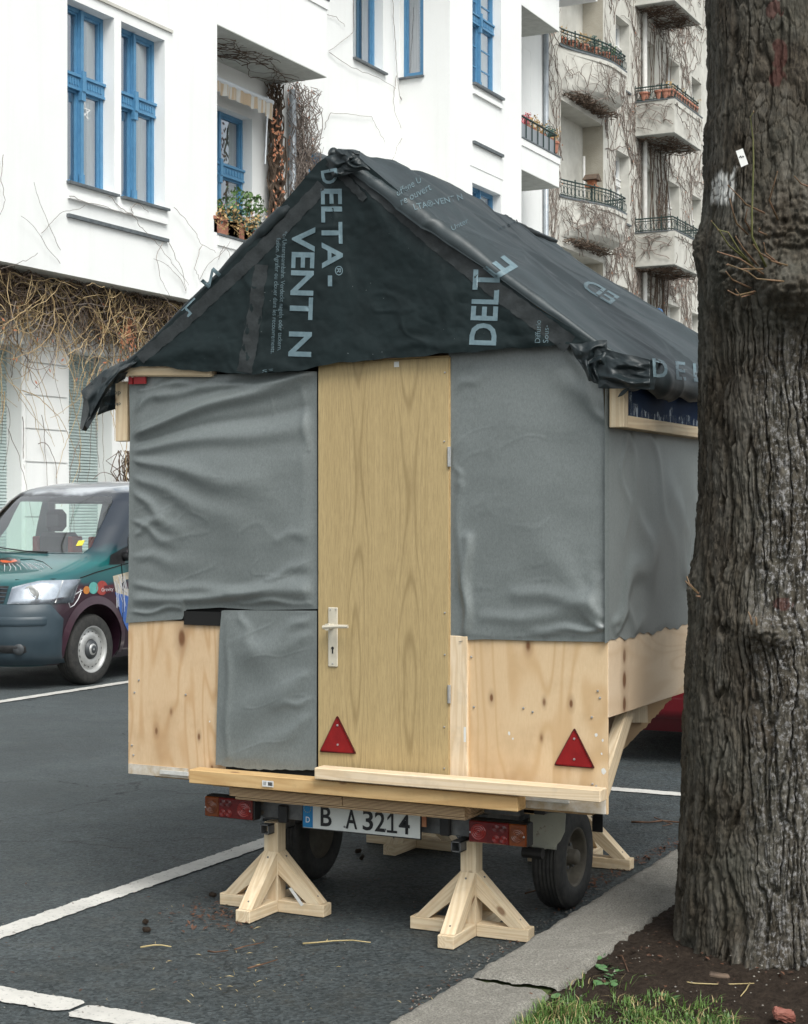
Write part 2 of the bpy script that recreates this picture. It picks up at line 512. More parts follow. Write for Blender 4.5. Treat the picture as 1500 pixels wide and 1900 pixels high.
M['black'] = simple('black_plastic', (0.012, 0.012, 0.013), (0.025, 0.025, 0.026), 0.45, 20)
M['void'] = simple('dark_gap', (0.006, 0.006, 0.006), None, 0.9)  # near-black stand-in for the dark inside gaps and holes
M['rubber'] = simple('tyre_rubber', (0.018, 0.018, 0.018), (0.04, 0.038, 0.035), 0.75, 30, bmp=0.2, bscale=120)
M['rim_dark'] = simple('dusty_rim', (0.075, 0.065, 0.05), (0.12, 0.105, 0.08), 0.7, 20)
M['steel'] = simple('galvanised_steel', (0.13, 0.135, 0.14), (0.22, 0.22, 0.22), 0.55, 25, metallic=0.6, bmp=0.2)
M['steel_bright'] = simple('bright_steel', (0.5, 0.5, 0.5), (0.65, 0.65, 0.65), 0.35, 30, metallic=0.8)
M['fender'] = simple('chipped_cream_paint', (0.30, 0.31, 0.27), (0.36, 0.36, 0.31), 0.45, 4, spec=0.5)
def fender_mat():
    m, nt, b = newmat('rusty_cream_paint')
    v = coords(nt, rnd=False)
    n1 = noise(nt, v, 9, 5, 0.6); n2 = noise(nt, v, 34, 4, 0.7)
    col = ramp(nt, n1, [(0.3, (0.30, 0.31, 0.265)), (0.7, (0.38, 0.38, 0.32))])
    r = math_(nt, 'MULTIPLY', ramp(nt, n2, [(0.60, 0.0), (0.67, 1.0)]), ramp(nt, n1, [(0.42, 0.0), (0.6, 1.0)]))
    col = mixc(nt, r, col, (0.07, 0.028, 0.015))
    nt.links.new(col, b.inputs['Base Color']); b.inputs['Roughness'].default_value = 0.5
    return m
M['fender'] = fender_mat()
M['ivory'] = simple('ivory_handle', (0.66, 0.61, 0.50), (0.58, 0.53, 0.43), 0.38, 30, metallic=0.15)
M['red_reflector'] = simple('red_reflector', (0.20, 0.006, 0.007), (0.26, 0.009, 0.009), 0.22, 25, bmp=0.35, bscale=300, bdist=0.002, coat=0.6)
M['dark_red'] = simple('dark_red_rim', (0.07, 0.006, 0.006), None, 0.4)
M['lens_red'] = simple('red_lamp_lens', (0.10, 0.004, 0.004), (0.16, 0.006, 0.006), 0.18, 30, coat=0.7)
M['lens_red2'] = simple('bright_red_lens', (0.26, 0.012, 0.008), None, 0.18, coat=0.7)
M['lens_amber'] = simple('amber_lens', (0.20, 0.045, 0.006), (0.14, 0.03, 0.005), 0.18, 30, coat=0.7)
M['plate'] = simple('plate_white', (0.66, 0.68, 0.66), (0.60, 0.62, 0.60), 0.35, 20)
M['plate_blue'] = simple('plate_blue', (0.012, 0.19, 0.44), None, 0.35)
M['ink'] = simple('plate_ink', (0.012, 0.012, 0.014), None, 0.4)
M['white_ink'] = simple('white_ink', (0.7, 0.72, 0.74), None, 0.5)
M['gold_ink'] = simple('gold_ink', (0.33, 0.30, 0.10), None, 0.5)
M['paper'] = simple('paper_label', (0.72, 0.72, 0.70), (0.66, 0.66, 0.64), 0.6, 50)
M['red_bracket'] = simple('red_bracket', (0.22, 0.01, 0.012), None, 0.4)
M['white_metal'] = simple('white_painted_metal', (0.62, 0.62, 0.60), (0.5, 0.49, 0.46), 0.4, 30)
M['white_dirty'] = simple('smeared_white_paint', (0.58, 0.54, 0.48), (0.42, 0.33, 0.22), 0.7, 25)
M['navy_glass'] = simple('navy_glass', (0.004, 0.014, 0.042), (0.007, 0.022, 0.06), 0.6, 4, spec=0.05)
M['film'] = simple('glue_residue', (0.16, 0.2, 0.25), (0.3, 0.34, 0.4), 0.35, 60)

# building
M['stucco_old'] = simple('white_stucco', (0.79, 0.79, 0.785), (0.82, 0.82, 0.815), 0.85, 1.5, bmp=0.25, bscale=90, bdist=0.004, rnd=False)
def stucco_mat():
    m, nt, b = newmat('weathered_white_render')
    v = coords(nt, rnd=False); st = noise(nt, coords(nt, (1.6, 1.6, 0.12), rnd=False), 2.2, 6, 0.65); bl = noise(nt, v, 0.8, 5, 0.6); g_ = noise(nt, v, 55, 4, 0.7)
    col = ramp(nt, bl, [(0.3, (0.83, 0.835, 0.825)), (0.7, (0.79, 0.795, 0.785))])
    col = mixc(nt, ramp(nt, st, [(0.52, 0.0), (0.80, 0.28)]), col, (0.62, 0.615, 0.59))
    col = mixc(nt, ramp(nt, g_, [(0.45, 0.0), (0.7, 0.10)]), col, (0.6, 0.6, 0.58))
    nt.links.new(col, b.inputs['Base Color']); b.inputs['Roughness'].default_value = 0.9
    bump(nt, b, g_, 0.35, 0.006); return m
M['stucco'] = stucco_mat()
M['stucco_cream'] = simple('cream_roughcast', (0.50, 0.485, 0.44), (0.62, 0.605, 0.555), 0.9, 2.0, bmp=0.4, bscale=45, bdist=0.01, rnd=False)
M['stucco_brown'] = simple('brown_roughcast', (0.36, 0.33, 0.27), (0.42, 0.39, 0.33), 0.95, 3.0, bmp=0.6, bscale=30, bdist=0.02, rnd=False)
M['soffit_grey'] = simple('grey_soffit', (0.42, 0.43, 0.40), (0.52, 0.53, 0.50), 0.9, 5, bmp=0.3, bscale=50, rnd=False)  # for undersides, greyer than the walls
M['blue_frame'] = simple('blue_window_paint', (0.07, 0.205, 0.36), (0.09, 0.245, 0.41), 0.4, 8)
M['white_frame'] = simple('white_window_paint', (0.70, 0.70, 0.69), None, 0.4)
M['zinc'] = simple('zinc_sill', (0.10, 0.115, 0.125), (0.16, 0.175, 0.185), 0.5, 10, metallic=0.3)
M['iron'] = simple('green_black_iron', (0.018, 0.04, 0.036), None, 0.5)
M['grey_rail'] = simple('grey_metal_rail', (0.25, 0.27, 0.29), None, 0.45)
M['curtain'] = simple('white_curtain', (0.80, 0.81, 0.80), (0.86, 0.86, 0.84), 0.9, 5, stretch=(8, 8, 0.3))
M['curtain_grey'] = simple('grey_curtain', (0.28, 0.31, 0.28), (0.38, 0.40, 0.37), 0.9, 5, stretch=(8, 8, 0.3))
M['room'] = simple('dim_room', (0.20, 0.25, 0.215), (0.30, 0.35, 0.31), 0.9, 2)
def glassmat(name, tint, refl=0.35, rough=0.02):
    m, nt, b = newmat(name)
    nt.nodes.remove(b)
    out = nt.nodes['Material Output']
    tr = N(nt, 'ShaderNodeBsdfTransparent'); tr.inputs[0].default_value = (*tint, 1)
    gl = N(nt, 'ShaderNodeBsdfGlossy'); gl.inputs['Roughness'].default_value = rough; gl.inputs['Color'].default_value = (0.9, 0.93, 1.0, 1)
    fr = N(nt, 'ShaderNodeFresnel'); fr.inputs['IOR'].default_value = 1.5
    mx = N(nt, 'ShaderNodeMixShader')
    f = math_(nt, 'MINIMUM', math_(nt, 'MULTIPLY_ADD', fr.outputs[0], 1.8, refl * 0.2), 1.0)
    nt.links.new(f, mx.inputs[0]); nt.links.new(tr.outputs[0], mx.inputs[1]); nt.links.new(gl.outputs[0], mx.inputs[2])
    nt.links.new(mx.outputs[0], out.inputs['Surface'])
    return m
M['glass'] = glassmat('window_glass', (0.84, 0.95, 0.92), 1.7)
M['car_glass'] = glassmat('car_glass', (0.74, 0.88, 0.82), 0.25)
M['lamp_glass'] = glassmat('headlamp_glass', (0.9, 0.92, 0.95), 0.8, 0.05)
M['shutter'] = simple('roller_shutter', (0.36, 0.43, 0.42), (0.42, 0.49, 0.48), 0.5, 6)
M['terracotta'] = simple('terracotta', (0.33, 0.13, 0.085), (0.43, 0.20, 0.135), 0.8, 12)
M['leaf_green'] = simple('leaf_green', (0.045, 0.10, 0.03), (0.11, 0.19, 0.05), 0.55, 40)
M['leaf_bluegreen'] = simple('leaf_bluegreen', (0.02, 0.07, 0.055), (0.045, 0.11, 0.09), 0.55, 40)
M['leaf_dry'] = simple('dry_foliage', (0.34, 0.22, 0.09), (0.46, 0.32, 0.15), 0.8, 40)
M['flower_pink'] = simple('pink_flower', (0.5, 0.13, 0.16), None, 0.6)
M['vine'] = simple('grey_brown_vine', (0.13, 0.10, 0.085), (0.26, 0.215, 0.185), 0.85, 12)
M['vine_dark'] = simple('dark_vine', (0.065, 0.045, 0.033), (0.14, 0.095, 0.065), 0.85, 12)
M['vine_gold'] = simple('golden_vine', (0.30, 0.20, 0.10), (0.46, 0.35, 0.19), 0.8, 9)
M['vine_red'] = simple('rusty_leaf', (0.36, 0.12, 0.06), (0.5, 0.24, 0.13), 0.8, 20)
M['awning_cloth'] = simple('awning_cloth', (0.60, 0.58, 0.54), (0.52, 0.40, 0.28), 0.9, 4, stretch=(0.1, 3.0, 0.1), lo=0.48, hi=0.52, rnd=False)
M['white_bar'] = simple('white_bar', (0.66, 0.69, 0.73), None, 0.35)
M['pipe_zinc'] = simple('zinc_pipe', (0.30, 0.33, 0.36), (0.42, 0.45, 0.48), 0.45, 4, metallic=0.4)
M['pipe_white'] = simple('white_pipe', (0.62, 0.62, 0.60), (0.5, 0.48, 0.45), 0.6, 4)
# ================================================================== ground
def asphalt_mat():
    m, nt, b = newmat('asphalt')
    v = coords(nt, rnd=False)
    fine = noise(nt, v, 260, 4, 0.8)
    vo = N(nt, 'ShaderNodeTexVoronoi'); vo.inputs['Scale'].default_value = 85; nt.links.new(v, vo.inputs['Vector'])
    big = noise(nt, v, 0.9, 5, 0.6, 0.4)
    mid = noise(nt, v, 7, 5, 0.7)
    col = ramp(nt, vo.outputs['Color'], [(0.1, (0.024, 0.031, 0.034)), (0.9, (0.102, 0.120, 0.127))])
    col = mixc(nt, ramp(nt, big, [(0.35, 0.0), (0.7, 0.6)]), col, (0.026, 0.029, 0.028), 'MIX')
    sp = math_(nt, 'MULTIPLY', math_(nt, 'LESS_THAN', vo.outputs['Distance'], 0.22), ramp(nt, fine, [(0.55, 0.0), (0.62, 1.0)]))
    col = mixc(nt, math_(nt, 'MULTIPLY', sp, 0.45), col, (0.26, 0.27, 0.27))
    col = mixc(nt, math_(nt, 'MULTIPLY', ramp(nt, mid, [(0.5, 0.0), (0.75, 1.0)]), 0.45), col, (0.085, 0.082, 0.07))
    sx_ = N(nt, 'ShaderNodeSeparateXYZ'); nt.links.new(v, sx_.inputs[0])
    far_tone = ramp(nt, math_(nt, 'MULTIPLY_ADD', sx_.outputs[0], -0.16, -0.45), [(0.1, 0.0), (0.5, 1.0)])
    col = mixc(nt, math_(nt, 'MULTIPLY', far_tone, 0.35), col, (0.13, 0.145, 0.148))  # asphalt turns lighter away from the near kerb
    cr = N(nt, 'ShaderNodeTexVoronoi'); cr.feature = 'DISTANCE_TO_EDGE'; cr.inputs['Scale'].default_value = 0.55
    dn = N(nt, 'ShaderNodeTexNoise'); dn.inputs['Scale'].default_value = 3; dn.inputs['Detail'].default_value = 6; nt.links.new(v, dn.inputs['Vector'])
    va = N(nt, 'ShaderNodeVectorMath', operation='MULTIPLY_ADD'); va.inputs[1].default_value = (0.5, 0.5, 0.5); nt.links.new(dn.outputs['Color'], va.inputs[0]); nt.links.new(v, va.inputs[2]); nt.links.new(va.outputs[0], cr.inputs['Vector'])
    crk = math_(nt, 'MULTIPLY', ramp(nt, cr.outputs['Distance'], [(0.0, 1.0), (0.006, 0.0)]), ramp(nt, mid, [(0.4, 0.0), (0.55, 0.8)]))
    col = mixc(nt, crk, col, (0.015, 0.016, 0.016))
    nt.links.new(col, b.inputs['Base Color'])
    nt.links.new(ramp(nt, big, [(0.3, 0.55), (0.7, 0.85)]), b.inputs['Roughness']); b.inputs['Specular IOR Level'].default_value = 0.22
    h = math_(nt, 'ADD', math_(nt, 'MULTIPLY', vo.outputs['Distance'], 0.7), math_(nt, 'MULTIPLY', fine, 0.4))
    bump(nt, b, h, 1.0, 0.010)
    return m
def line_mat():
    m, nt, b = newmat('worn_road_paint')
    v = coords(nt, rnd=False)
    n = noise(nt, v, 60, 6, 0.75); n2 = noise(nt, v, 5, 4, 0.6)
    col = ramp(nt, n2, [(0.3, (0.62, 0.60, 0.56)), (0.7, (0.47, 0.455, 0.425))])
    col = mixc(nt, ramp(nt, n, [(0.56, 0.0), (0.66, 0.8)]), col, (0.16, 0.165, 0.165))
    nt.links.new(col, b.inputs['Base Color']); b.inputs['Roughness'].default_value = 0.75
    bump(nt, b, n, 0.5, 0.003)
    return m
def granite_mat():
    m, nt, b = newmat('kerb_granite')
    v = coords(nt, rnd=False)
    n = noise(nt, v, 150, 5, 0.85); n2 = noise(nt, v, 6, 5, 0.6)
    vo = N(nt, 'ShaderNodeTexVoronoi'); vo.inputs['Scale'].default_value = 210; nt.links.new(v, vo.inputs['Vector'])
    col = ramp(nt, n, [(0.34, (0.085, 0.08, 0.068)), (0.50, (0.22, 0.208, 0.182)), (0.68, (0.42, 0.395, 0.35))])
    col = mixc(nt, ramp(nt, n2, [(0.4, 0.0), (0.75, 0.5)]), col, (0.15, 0.14, 0.12))
    nt.links.new(col, b.inputs['Base Color']); b.inputs['Roughness'].default_value = 0.85
    bump(nt, b, math_(nt, 'ADD', n, math_(nt, 'MULTIPLY', vo.outputs['Distance'], 0.5)), 0.7, 0.006)
    return m
def soil_mat():
    m, nt, b = newmat('bare_soil')
    v = coords(nt, rnd=False)
    n = noise(nt, v, 45, 8, 0.8); n2 = noise(nt, v, 3, 4, 0.6); n3 = noise(nt, v, 210, 3, 0.7)
    col = ramp(nt, n, [(0.3, (0.016, 0.011, 0.008)), (0.6, (0.055, 0.040, 0.030)), (0.8, (0.10, 0.078, 0.06))])
    col = mixc(nt, ramp(nt, n3, [(0.74, 0.0), (0.78, 0.4)]), col, (0.16, 0.14, 0.11))
    nt.links.new(col, b.inputs['Base Color']); b.inputs['Roughness'].default_value = 0.9; b.inputs['Specular IOR Level'].default_value = 0.15
    bump(nt, b, n, 1.0, 0.02)
    return m
M['asphalt'] = asphalt_mat(); M['line'] = line_mat(); M['granite'] = granite_mat(); M['soil'] = soil_mat()
M['paving'] = simple('grey_paving', (0.20, 0.195, 0.185), (0.28, 0.27, 0.26), 0.85, 4, bmp=0.4, bscale=40, rnd=False)
M['grass'] = simple('grass_blade', (0.045, 0.11, 0.018), (0.14, 0.235, 0.055), 0.5, 8)
M['straw'] = simple('straw', (0.45, 0.36, 0.18), (0.34, 0.26, 0.12), 0.7, 8)
M['twig'] = simple('wet_twig', (0.07, 0.035, 0.02), (0.15, 0.075, 0.04), 0.7, 20)
M['litter'] = simple('rotted_leaves', (0.05, 0.024, 0.014), (0.12, 0.05, 0.025), 0.7, 20)
M['stone_bits'] = simple('pebbles', (0.10, 0.09, 0.08), (0.24, 0.22, 0.19), 0.7, 30)
M['moss'] = simple('moss', (0.04, 0.06, 0.015), (0.07, 0.09, 0.02), 0.9, 60)
M['brickfrag'] = simple('brick_fragment', (0.20, 0.065, 0.045), (0.30, 0.13, 0.10), 0.8, 25, bmp=0.5, bscale=60)

XK0, XK1 = -2.14, -1.835         # near kerb, road edge and soil edge
# one sheet out to the horizon
g = mk('ground', [(-260, -120, -0.03), (260, -120, -0.03), (260, 300, -0.03), (-260, 300, -0.03)], [(0, 1, 2, 3)], M['paving']); tag(g, kind='structure')
xs = np.concatenate([np.linspace(-11.4, -5, 9), np.linspace(-4.8, XK0 + 0.06, 60)])
ys = np.concatenate([np.linspace(-30, 3, 8), np.linspace(3.2, 9, 110), np.linspace(9.5, 120, 20)])
X, Y = np.meshgrid(xs, ys, indexing='ij')
Z = 0.0012 * fbm(X * 1.7, Y * 1.7, seed=3, octv=3) * sstep(-6, -4.5, X)
Z = np.where((Y > 3.5) & (Y < 8.8), Z, 0)
rd = grid('road', np.stack([X, Y, Z], 2), M['asphalt']); tag(rd, kind='structure')

def ragged_strip(name, pts, w, z=0.008, seed=1, amp=0.006, taper=False):
    """a painted line with a ragged edge following pts"""
    pts = [Vector((p[0], p[1], 0)) for p in pts]
    V = []
    L = (pts[-1] - pts[0]).length; n = max(8, int(L / 0.008)); n = min(n, 900)
    d = (pts[-1] - pts[0]).normalized(); nn = Vector((-d.y, d.x, 0))
    t = np.linspace(0, 1, n)
    e1 = fbm(t * L * 30, t * 0 + seed, seed=seed, octv=5, gain=0.75) * amp * 0.7; e2 = fbm(t * L * 30, t * 0 + seed + 9, seed=seed + 4, octv=5, gain=0.75) * amp * 0.7
    f = []
    for i in range(n):
        ww = w / 2
        if taper: ww *= min(1, (0.02 + min(t[i] * L, 9 if taper == 1 else (1 - t[i]) * L)) / 0.05) ** 0.5
        p = pts[0] + d * (L * t[i])
        V.append(p + nn * (ww + e1[i]) + Vector((0, 0, z))); V.append(p - nn * (ww + e2[i]) + Vector((0, 0, z)))
        if i: f.append((2 * i - 2, 2 * i, 2 * i + 1, 2 * i - 1))
    o = mk(name, V, f, M['line']); tag(o, kind='structure'); return o
ragged_strip('bay_line', [(-4.03, 4.3), (-4.03, 8.65)], 0.115, 0.005, 2)
ragged_strip('bay_line', [(-4.03, 8.8), (-4.03, 30)], 0.115, 0.005, 2)
a = onZ(0, 1868); b = onZ(118, 1898)
nl0 = onZ(118, 1882); 
ragged_strip('bay_cross_line', [(nl0.x, 4.115), (-8, 4.115)], 0.125, 0.005, 4, 0.007, taper=1)
ragged_strip('bay_cross_line', [(nl0.x + 0.02, 4.095), (XK0, 4.05)], 0.125, 0.005, 6, 0.007, taper=1)
ragged_strip('bay_cross_line', [(-4.1, 8.70), (XK0, 8.70)], 0.11, 0.005, 7)
ragged_strip('far_bay_line', [(-8.93, 3), (-8.93, 40)], 0.12, 0.008, 8, 0.01)

# kerb of long granite stones
kerb = empty('kerb', (XK0, 4.7, 0)); kerb['kind'] = 'structure'
def kerb_stone(y0, y1, seed):
    nu, nv = 46, int((y1 - y0) / 0.012)
    v = np.linspace(0, 1, nv)
    # cross-section: up the road face, across the top, down the soil face
    prof = [(XK0, -0.05), (XK0, 0.03), (XK0 + 0.004, 0.075), (XK0 + 0.014, 0.094)]
    prof += [(x, 0.1) for x in np.linspace(XK0 + 0.03, XK1 - 0.03, nu - 8)]
    prof += [(XK1 - 0.012, 0.094), (XK1 - 0.003, 0.078), (XK1, 0.03), (XK1, -0.02)]
    pr = np.array(prof)
    Xg = np.repeat(pr[:, 0][:, None], nv, 1); Zg = np.repeat(pr[:, 1][:, None], nv, 1)
    Yg = np.repeat((y0 + v * (y1 - y0))[None, :], len(pr), 0)
    top = sstep(0.0, 0.07, Zg)
    edge = np.exp(-((Yg - y0) / 0.02) ** 2) + np.exp(-((Yg - y1) / 0.02) ** 2)
    Zg = Zg + top * (0.004 * fbm(Xg * 9, Yg * 9, seed=seed) + 0.0025 * fbm(Xg * 40, Yg * 40, seed=seed + 3)) - top * 0.012 * edge
    em = np.exp(-((Xg - XK1) / 0.03) ** 2)
    chip = np.maximum(0, fbm(Yg * 9, Zg * 5, seed=seed + 8, octv=4) - 0.1)
    Xg = Xg - em * 0.016 * chip
    Zg = Zg - em * top * 0.010 * chip
    em0 = np.exp(-((Xg - XK0) / 0.02) ** 2)
    Xg = Xg + em0 * 0.006 * fbm(Yg * 11, Zg * 5, seed=seed + 18)
    # ends wander a little
    Yg = Yg + 0.012 * fbm(Xg * 12, Xg * 0 + seed, seed=seed) * np.exp(-((Yg - y1) / 0.05) ** 2) + 0.012 * fbm(Xg * 12, Xg * 0 + seed, seed=seed + 1) * np.exp(-((Yg - y0) / 0.05) ** 2)
    return grid('kerb_stone', np.stack([Xg, Yg, Zg], 2), M['granite'], kerb)
kerb_stone(4.706, 7.30, 3); kerb_stone(2.2, 4.672, 11)
kerb_stone(7.32, 9.8, 15); kerb_stone(9.82, 12.3, 19)
box('kerb_core', (XK0 + 0.012, 2.3, -0.05), (XK1 - 0.03, 12.2, 0.075), M['moss'], kerb)
box('kerb_run', (XK0, 12.32, -0.05), (XK1, 60, 0.1), M['granite'], kerb, 0.01)
box('kerb_run', (XK0, -20, -0.05), (XK1, 2.18, 0.1), M['granite'], kerb, 0.01)

# soil strip round the tree
xs = np.linspace(XK1 - 0.02, 1.5, 230); ys = np.linspace(3.2, 8.5, 330)
X, Y = np.meshgrid(xs, ys, indexing='ij')
Z = 0.045 + 0.022 * fbm(X * 3, Y * 3, seed=31) + 0.008 * fbm(X * 22, Y * 22, seed=35) + 0.004 * fbm(X * 60, Y * 60, seed=37)
Z += 0.05 * np.exp(-(((X + 1.355) ** 2 + (Y - 5.59) ** 2) / 0.25)) + 0.012 * sstep(0.2, 0, X - XK1)
def soil_h(x, y):
    i = int(np.clip((x - (XK1 - 0.02)) / (1.5 - XK1 + 0.02) * 229, 0, 229)); j = int(np.clip((y - 3.2) / 5.3 * 329, 0, 329))
    return float(SZ[i, j])
SZ = Z.copy()
so = grid('soil', np.stack([X, Y, Z], 2), M['soil']); tag(so, kind='structure')
s2 = mk('soil_strip', [(XK1, -20, 0.03), (1.6, -20, 0.03), (1.6, 60, 0.03), (XK1, 60, 0.03)], [(0, 1, 2, 3)], M['soil']); tag(s2, kind='structure')
s3 = mk('pavement', [(1.6, -20, 0.06), (12, -20, 0.06), (12, 60, 0.06), (1.6, 60, 0.06)], [(0, 1, 2, 3)], M['paving']); tag(s3, kind='structure')
fk = box('far_kerb', (-11.55, -20, -0.03), (-11.4, 80, 0.12), M['granite'], None, 0.01); tag(fk, kind='structure')
fp = box('far_pavement', (-16.6, -20, -0.03), (-11.55, 80, 0.115), M['paving']); tag(fp, kind='structure')

# ================================================================== white apartment house
XB, XR, XG = -14.5, -15.67, -15.25     # bay front, recessed wall, ground floor wall
def wall(name, mat, parent, fm, a0, a1, b0, b1, holes=(), depth=0.25, reveal=True):
    """a wall face with openings and their reveals; fm(a, b, d) -> world, d runs into the wall"""
    A = sorted(set([a0, a1] + [h[0] for h in holes] + [h[1] for h in holes])); A = [x for x in A if a0 - 1e-6 <= x <= a1 + 1e-6]
    B = sorted(set([b0, b1] + [h[2] for h in holes] + [h[3] for h in holes])); B = [x for x in B if b0 - 1e-6 <= x <= b1 + 1e-6]
    mb = MB()
    for i in range(len(A) - 1):
        for j in range(len(B) - 1):
            ca, cb = (A[i] + A[i + 1]) / 2, (B[j] + B[j + 1]) / 2
            if any(h[0] < ca < h[1] and h[2] < cb < h[3] for h in holes): continue
            mb.quad(fm(A[i], B[j], 0), fm(A[i + 1], B[j], 0), fm(A[i + 1], B[j + 1], 0), fm(A[i], B[j + 1], 0))
    if reveal:
        for h in holes:
            p, q, r, s = h[:4]; dd = h[4] if len(h) > 4 else depth
            p0, q0, r0, s0 = max(p, a0), min(q, a1), max(r, b0), min(s, b1)
            mb.quad(fm(p0, r0, 0), fm(q0, r0, 0), fm(q0, r0, dd), fm(p0, r0, dd))
            mb.quad(fm(p0, s0, 0), fm(p0, s0, dd), fm(q0, s0, dd), fm(q0, s0, 0))
            mb.quad(fm(p0, r0, 0), fm(p0, r0, dd), fm(p0, s0, dd), fm(p0, s0, 0))
            mb.quad(fm(q0, r0, 0), fm(q0, s0, 0), fm(q0, s0, dd), fm(q0, r0, dd))
    return mb.build(name, mat, parent)
def fx(X):      # wall in the plane x = X facing the street
    return lambda a, b, d: (X - d, a, b)
def fy(Y):      # wall in the plane y = Y facing back along the street
    return lambda a, b, d: (a, Y + d, b)
def fbox(mb, fm, a0, a1, b0, b1, d0, d1):
    p = [fm(a, b, d) for d in (d0, d1) for b in (b0, b1) for a in (a0, a1)]
    mb.add(p, [(0, 1, 3, 2), (4, 6, 7, 5), (0, 4, 5, 1), (2, 3, 7, 6), (0, 2, 6, 4), (1, 5, 7, 3)])
def window(parent, fm, a0, a1, b0, b1, d=0.22, fmat=None, trans=0.41, mull=True, bars=0, curt='side', cmat=None, fw=0.062, star=False):
    """frame > pane, curtain: d = how far the frame sits back in the wall"""
    fmat = fmat or M['blue_frame']; cmat = cmat or M['curtain']
    zt = b1 - (b1 - b0) * trans; am = (a0 + a1) / 2
    mb = MB()
    fbox(mb, fm, a0, a0 + fw, b0, b1, d - 0.03, d + 0.06); fbox(mb, fm, a1 - fw, a1, b0, b1, d - 0.03, d + 0.06)
    fbox(mb, fm, a0 + fw, a1 - fw, b0, b0 + fw, d - 0.031, d + 0.06); fbox(mb, fm, a0 + fw, a1 - fw, b1 - fw, b1, d - 0.031, d + 0.06)
    if trans:
        fbox(mb, fm, a0 - 0.004, a1 + 0.004, zt - 0.085, zt + 0.06, d - 0.055, d + 0.05)
        fbox(mb, fm, a0 - 0.008, a1 + 0.008, zt + 0.06, zt + 0.10, d - 0.085, d + 0.05)
        fbox(mb, fm, a0 - 0.006, a1 + 0.006, zt - 0.125, zt - 0.09, d - 0.07, d + 0.05)
        n = 16
        for i in range(n):         # little carved ribs along the transom
            aa = a0 + fw + (a1 - a0 - 2 * fw) * (i + 0.25) / n
            fbox(mb, fm, aa, aa + (a1 - a0) / n * 0.4, zt - 0.06, zt + 0.03, d - 0.068, d - 0.05)
    if mull:
        fbox(mb, fm, am - 0.042, am + 0.042, b0 + fw, b1 - fw, d - 0.04, d + 0.055)
        fbox(mb, fm, am - 0.03, am + 0.03, b0 + 0.02, b1 - 0.02, d - 0.075, d - 0.035)
        if trans:
            fbox(mb, fm, am - 0.045, am + 0.045, zt - 0.26, zt - 0.13, d - 0.10, d - 0.03)
            fbox(mb, fm, am - 0.04, am + 0.04, zt - 0.13, zt + 0.16, d - 0.115, d - 0.03)
        fbox(mb, fm, am - 0.042, am + 0.042, b0, b0 + 0.2, d - 0.085, d - 0.03)
    w = mb.build('window', fmat, parent)
    cols = [(a0 + fw, am - 0.042), (am + 0.042, a1 - fw)] if mull else [(a0 + fw, a1 - fw)]
    rows = [(b0 + fw, zt - 0.125), (zt + 0.10, b1 - fw)] if trans else [(b0 + fw, b1 - fw)]
    pn = MB()
    for (p, q) in cols:
        for (r, s) in rows:
            m2 = MB(); sw = 0.032     # sash
            fbox(m2, fm, p, p + sw, r, s, d - 0.01, d + 0.04); fbox(m2, fm, q - sw, q, r, s, d - 0.01, d + 0.04)
            fbox(m2, fm, p + sw, q - sw, r, r + sw, d - 0.011, d + 0.04); fbox(m2, fm, p + sw, q - sw, s - sw, s, d - 0.011, d + 0.04)
            if bars:
                for k in range(1, bars + 1):
                    zz = r + (s - r) * k / (bars + 1)
                    fbox(m2, fm, p + sw, q - sw, zz - 0.014, zz + 0.014, d + 0.005, d + 0.03)
            m2.build('sash', fmat, w)
            m3 = MB(); m3.quad(fm(p + sw, r + sw, d + 0.02), fm(q - sw, r + sw, d + 0.02), fm(q - sw, s - sw, d + 0.02), fm(p + sw, s - sw, d + 0.02))
            m3.build('pane', M['glass'], w)
    # hanging cloth and the dim room behind
    n = 26
    def drape(x0, x1, zb, zt_, dd, amp):
        v = []; f = []
        for i in range(n + 1):
            x = x0 + (x1 - x0) * i / n; o = amp * math.sin(i * 1.7) + amp * 0.4 * math.sin(i * 0.61 + 1)
            v += [fm(x, zb, dd + o), fm(x, zt_, dd + o * 0.6)]
            if i: f.append((2 * i - 2, 2 * i, 2 * i + 1, 2 * i - 1))
        return mk('curtain', v, f, cmat, w, True)
    W = a1 - a0
    if curt == 'side':
        drape(a0 + 0.03, a0 + W * 0.30, b0 + 0.05, b1 - 0.05, d + 0.11, 0.02); drape(a1 - W * 0.24, a1 - 0.03, b0 + 0.05, b1 - 0.05, d + 0.11, 0.02)
        drape(a0 + W * 0.45, a0 + W * 0.66, b0 + 0.05, b1 - 0.05, d + 0.10, 0.02)
    elif curt == 'full':
        drape(a0 + 0.03, a1 - 0.03, b0 + 0.05, b1 - 0.05, d + 0.15, 0.025)
    r_ = MB(); r_.quad(fm(a0, b0, d + 0.6), fm(a1, b0, d + 0.6), fm(a1, b1, d + 0.6), fm(a0, b1, d + 0.6))
    for (p, q) in ((a0, a0), (a1, a1)): r_.quad(fm(p, b0, d + 0.06), fm(p, b0, d + 0.6), fm(p, b1, d + 0.6), fm(p, b1, d + 0.06))
    r_.quad(fm(a0, b1, d + 0.06), fm(a1, b1, d + 0.06), fm(a1, b1, d + 0.6), fm(a0, b1, d + 0.6))
    r_.build('room_back', M['room'], w)
    return w
def strip(parent, fm, a0, a1, z, h, proud, mat, name='ledge'):
    mb = MB()
    fbox(mb, fm, a0, a1, z - h, z, -proud, 0.02)
    return mb.build(name, mat, parent)
WH = empty('apartment_building', (XB, 20, 0.1), 'white rendered apartment building with blue window frames and a projecting bay', 'building')
S = M['stucco']
Y403 = onX(403, 100, XB).y; YB2 = onX(835, 300, XB).y; Y968 = onX(968, 300, XB).y; Y1038 = onX(1038, 250, XB).y; YP = onX(1008, 300, XR).y
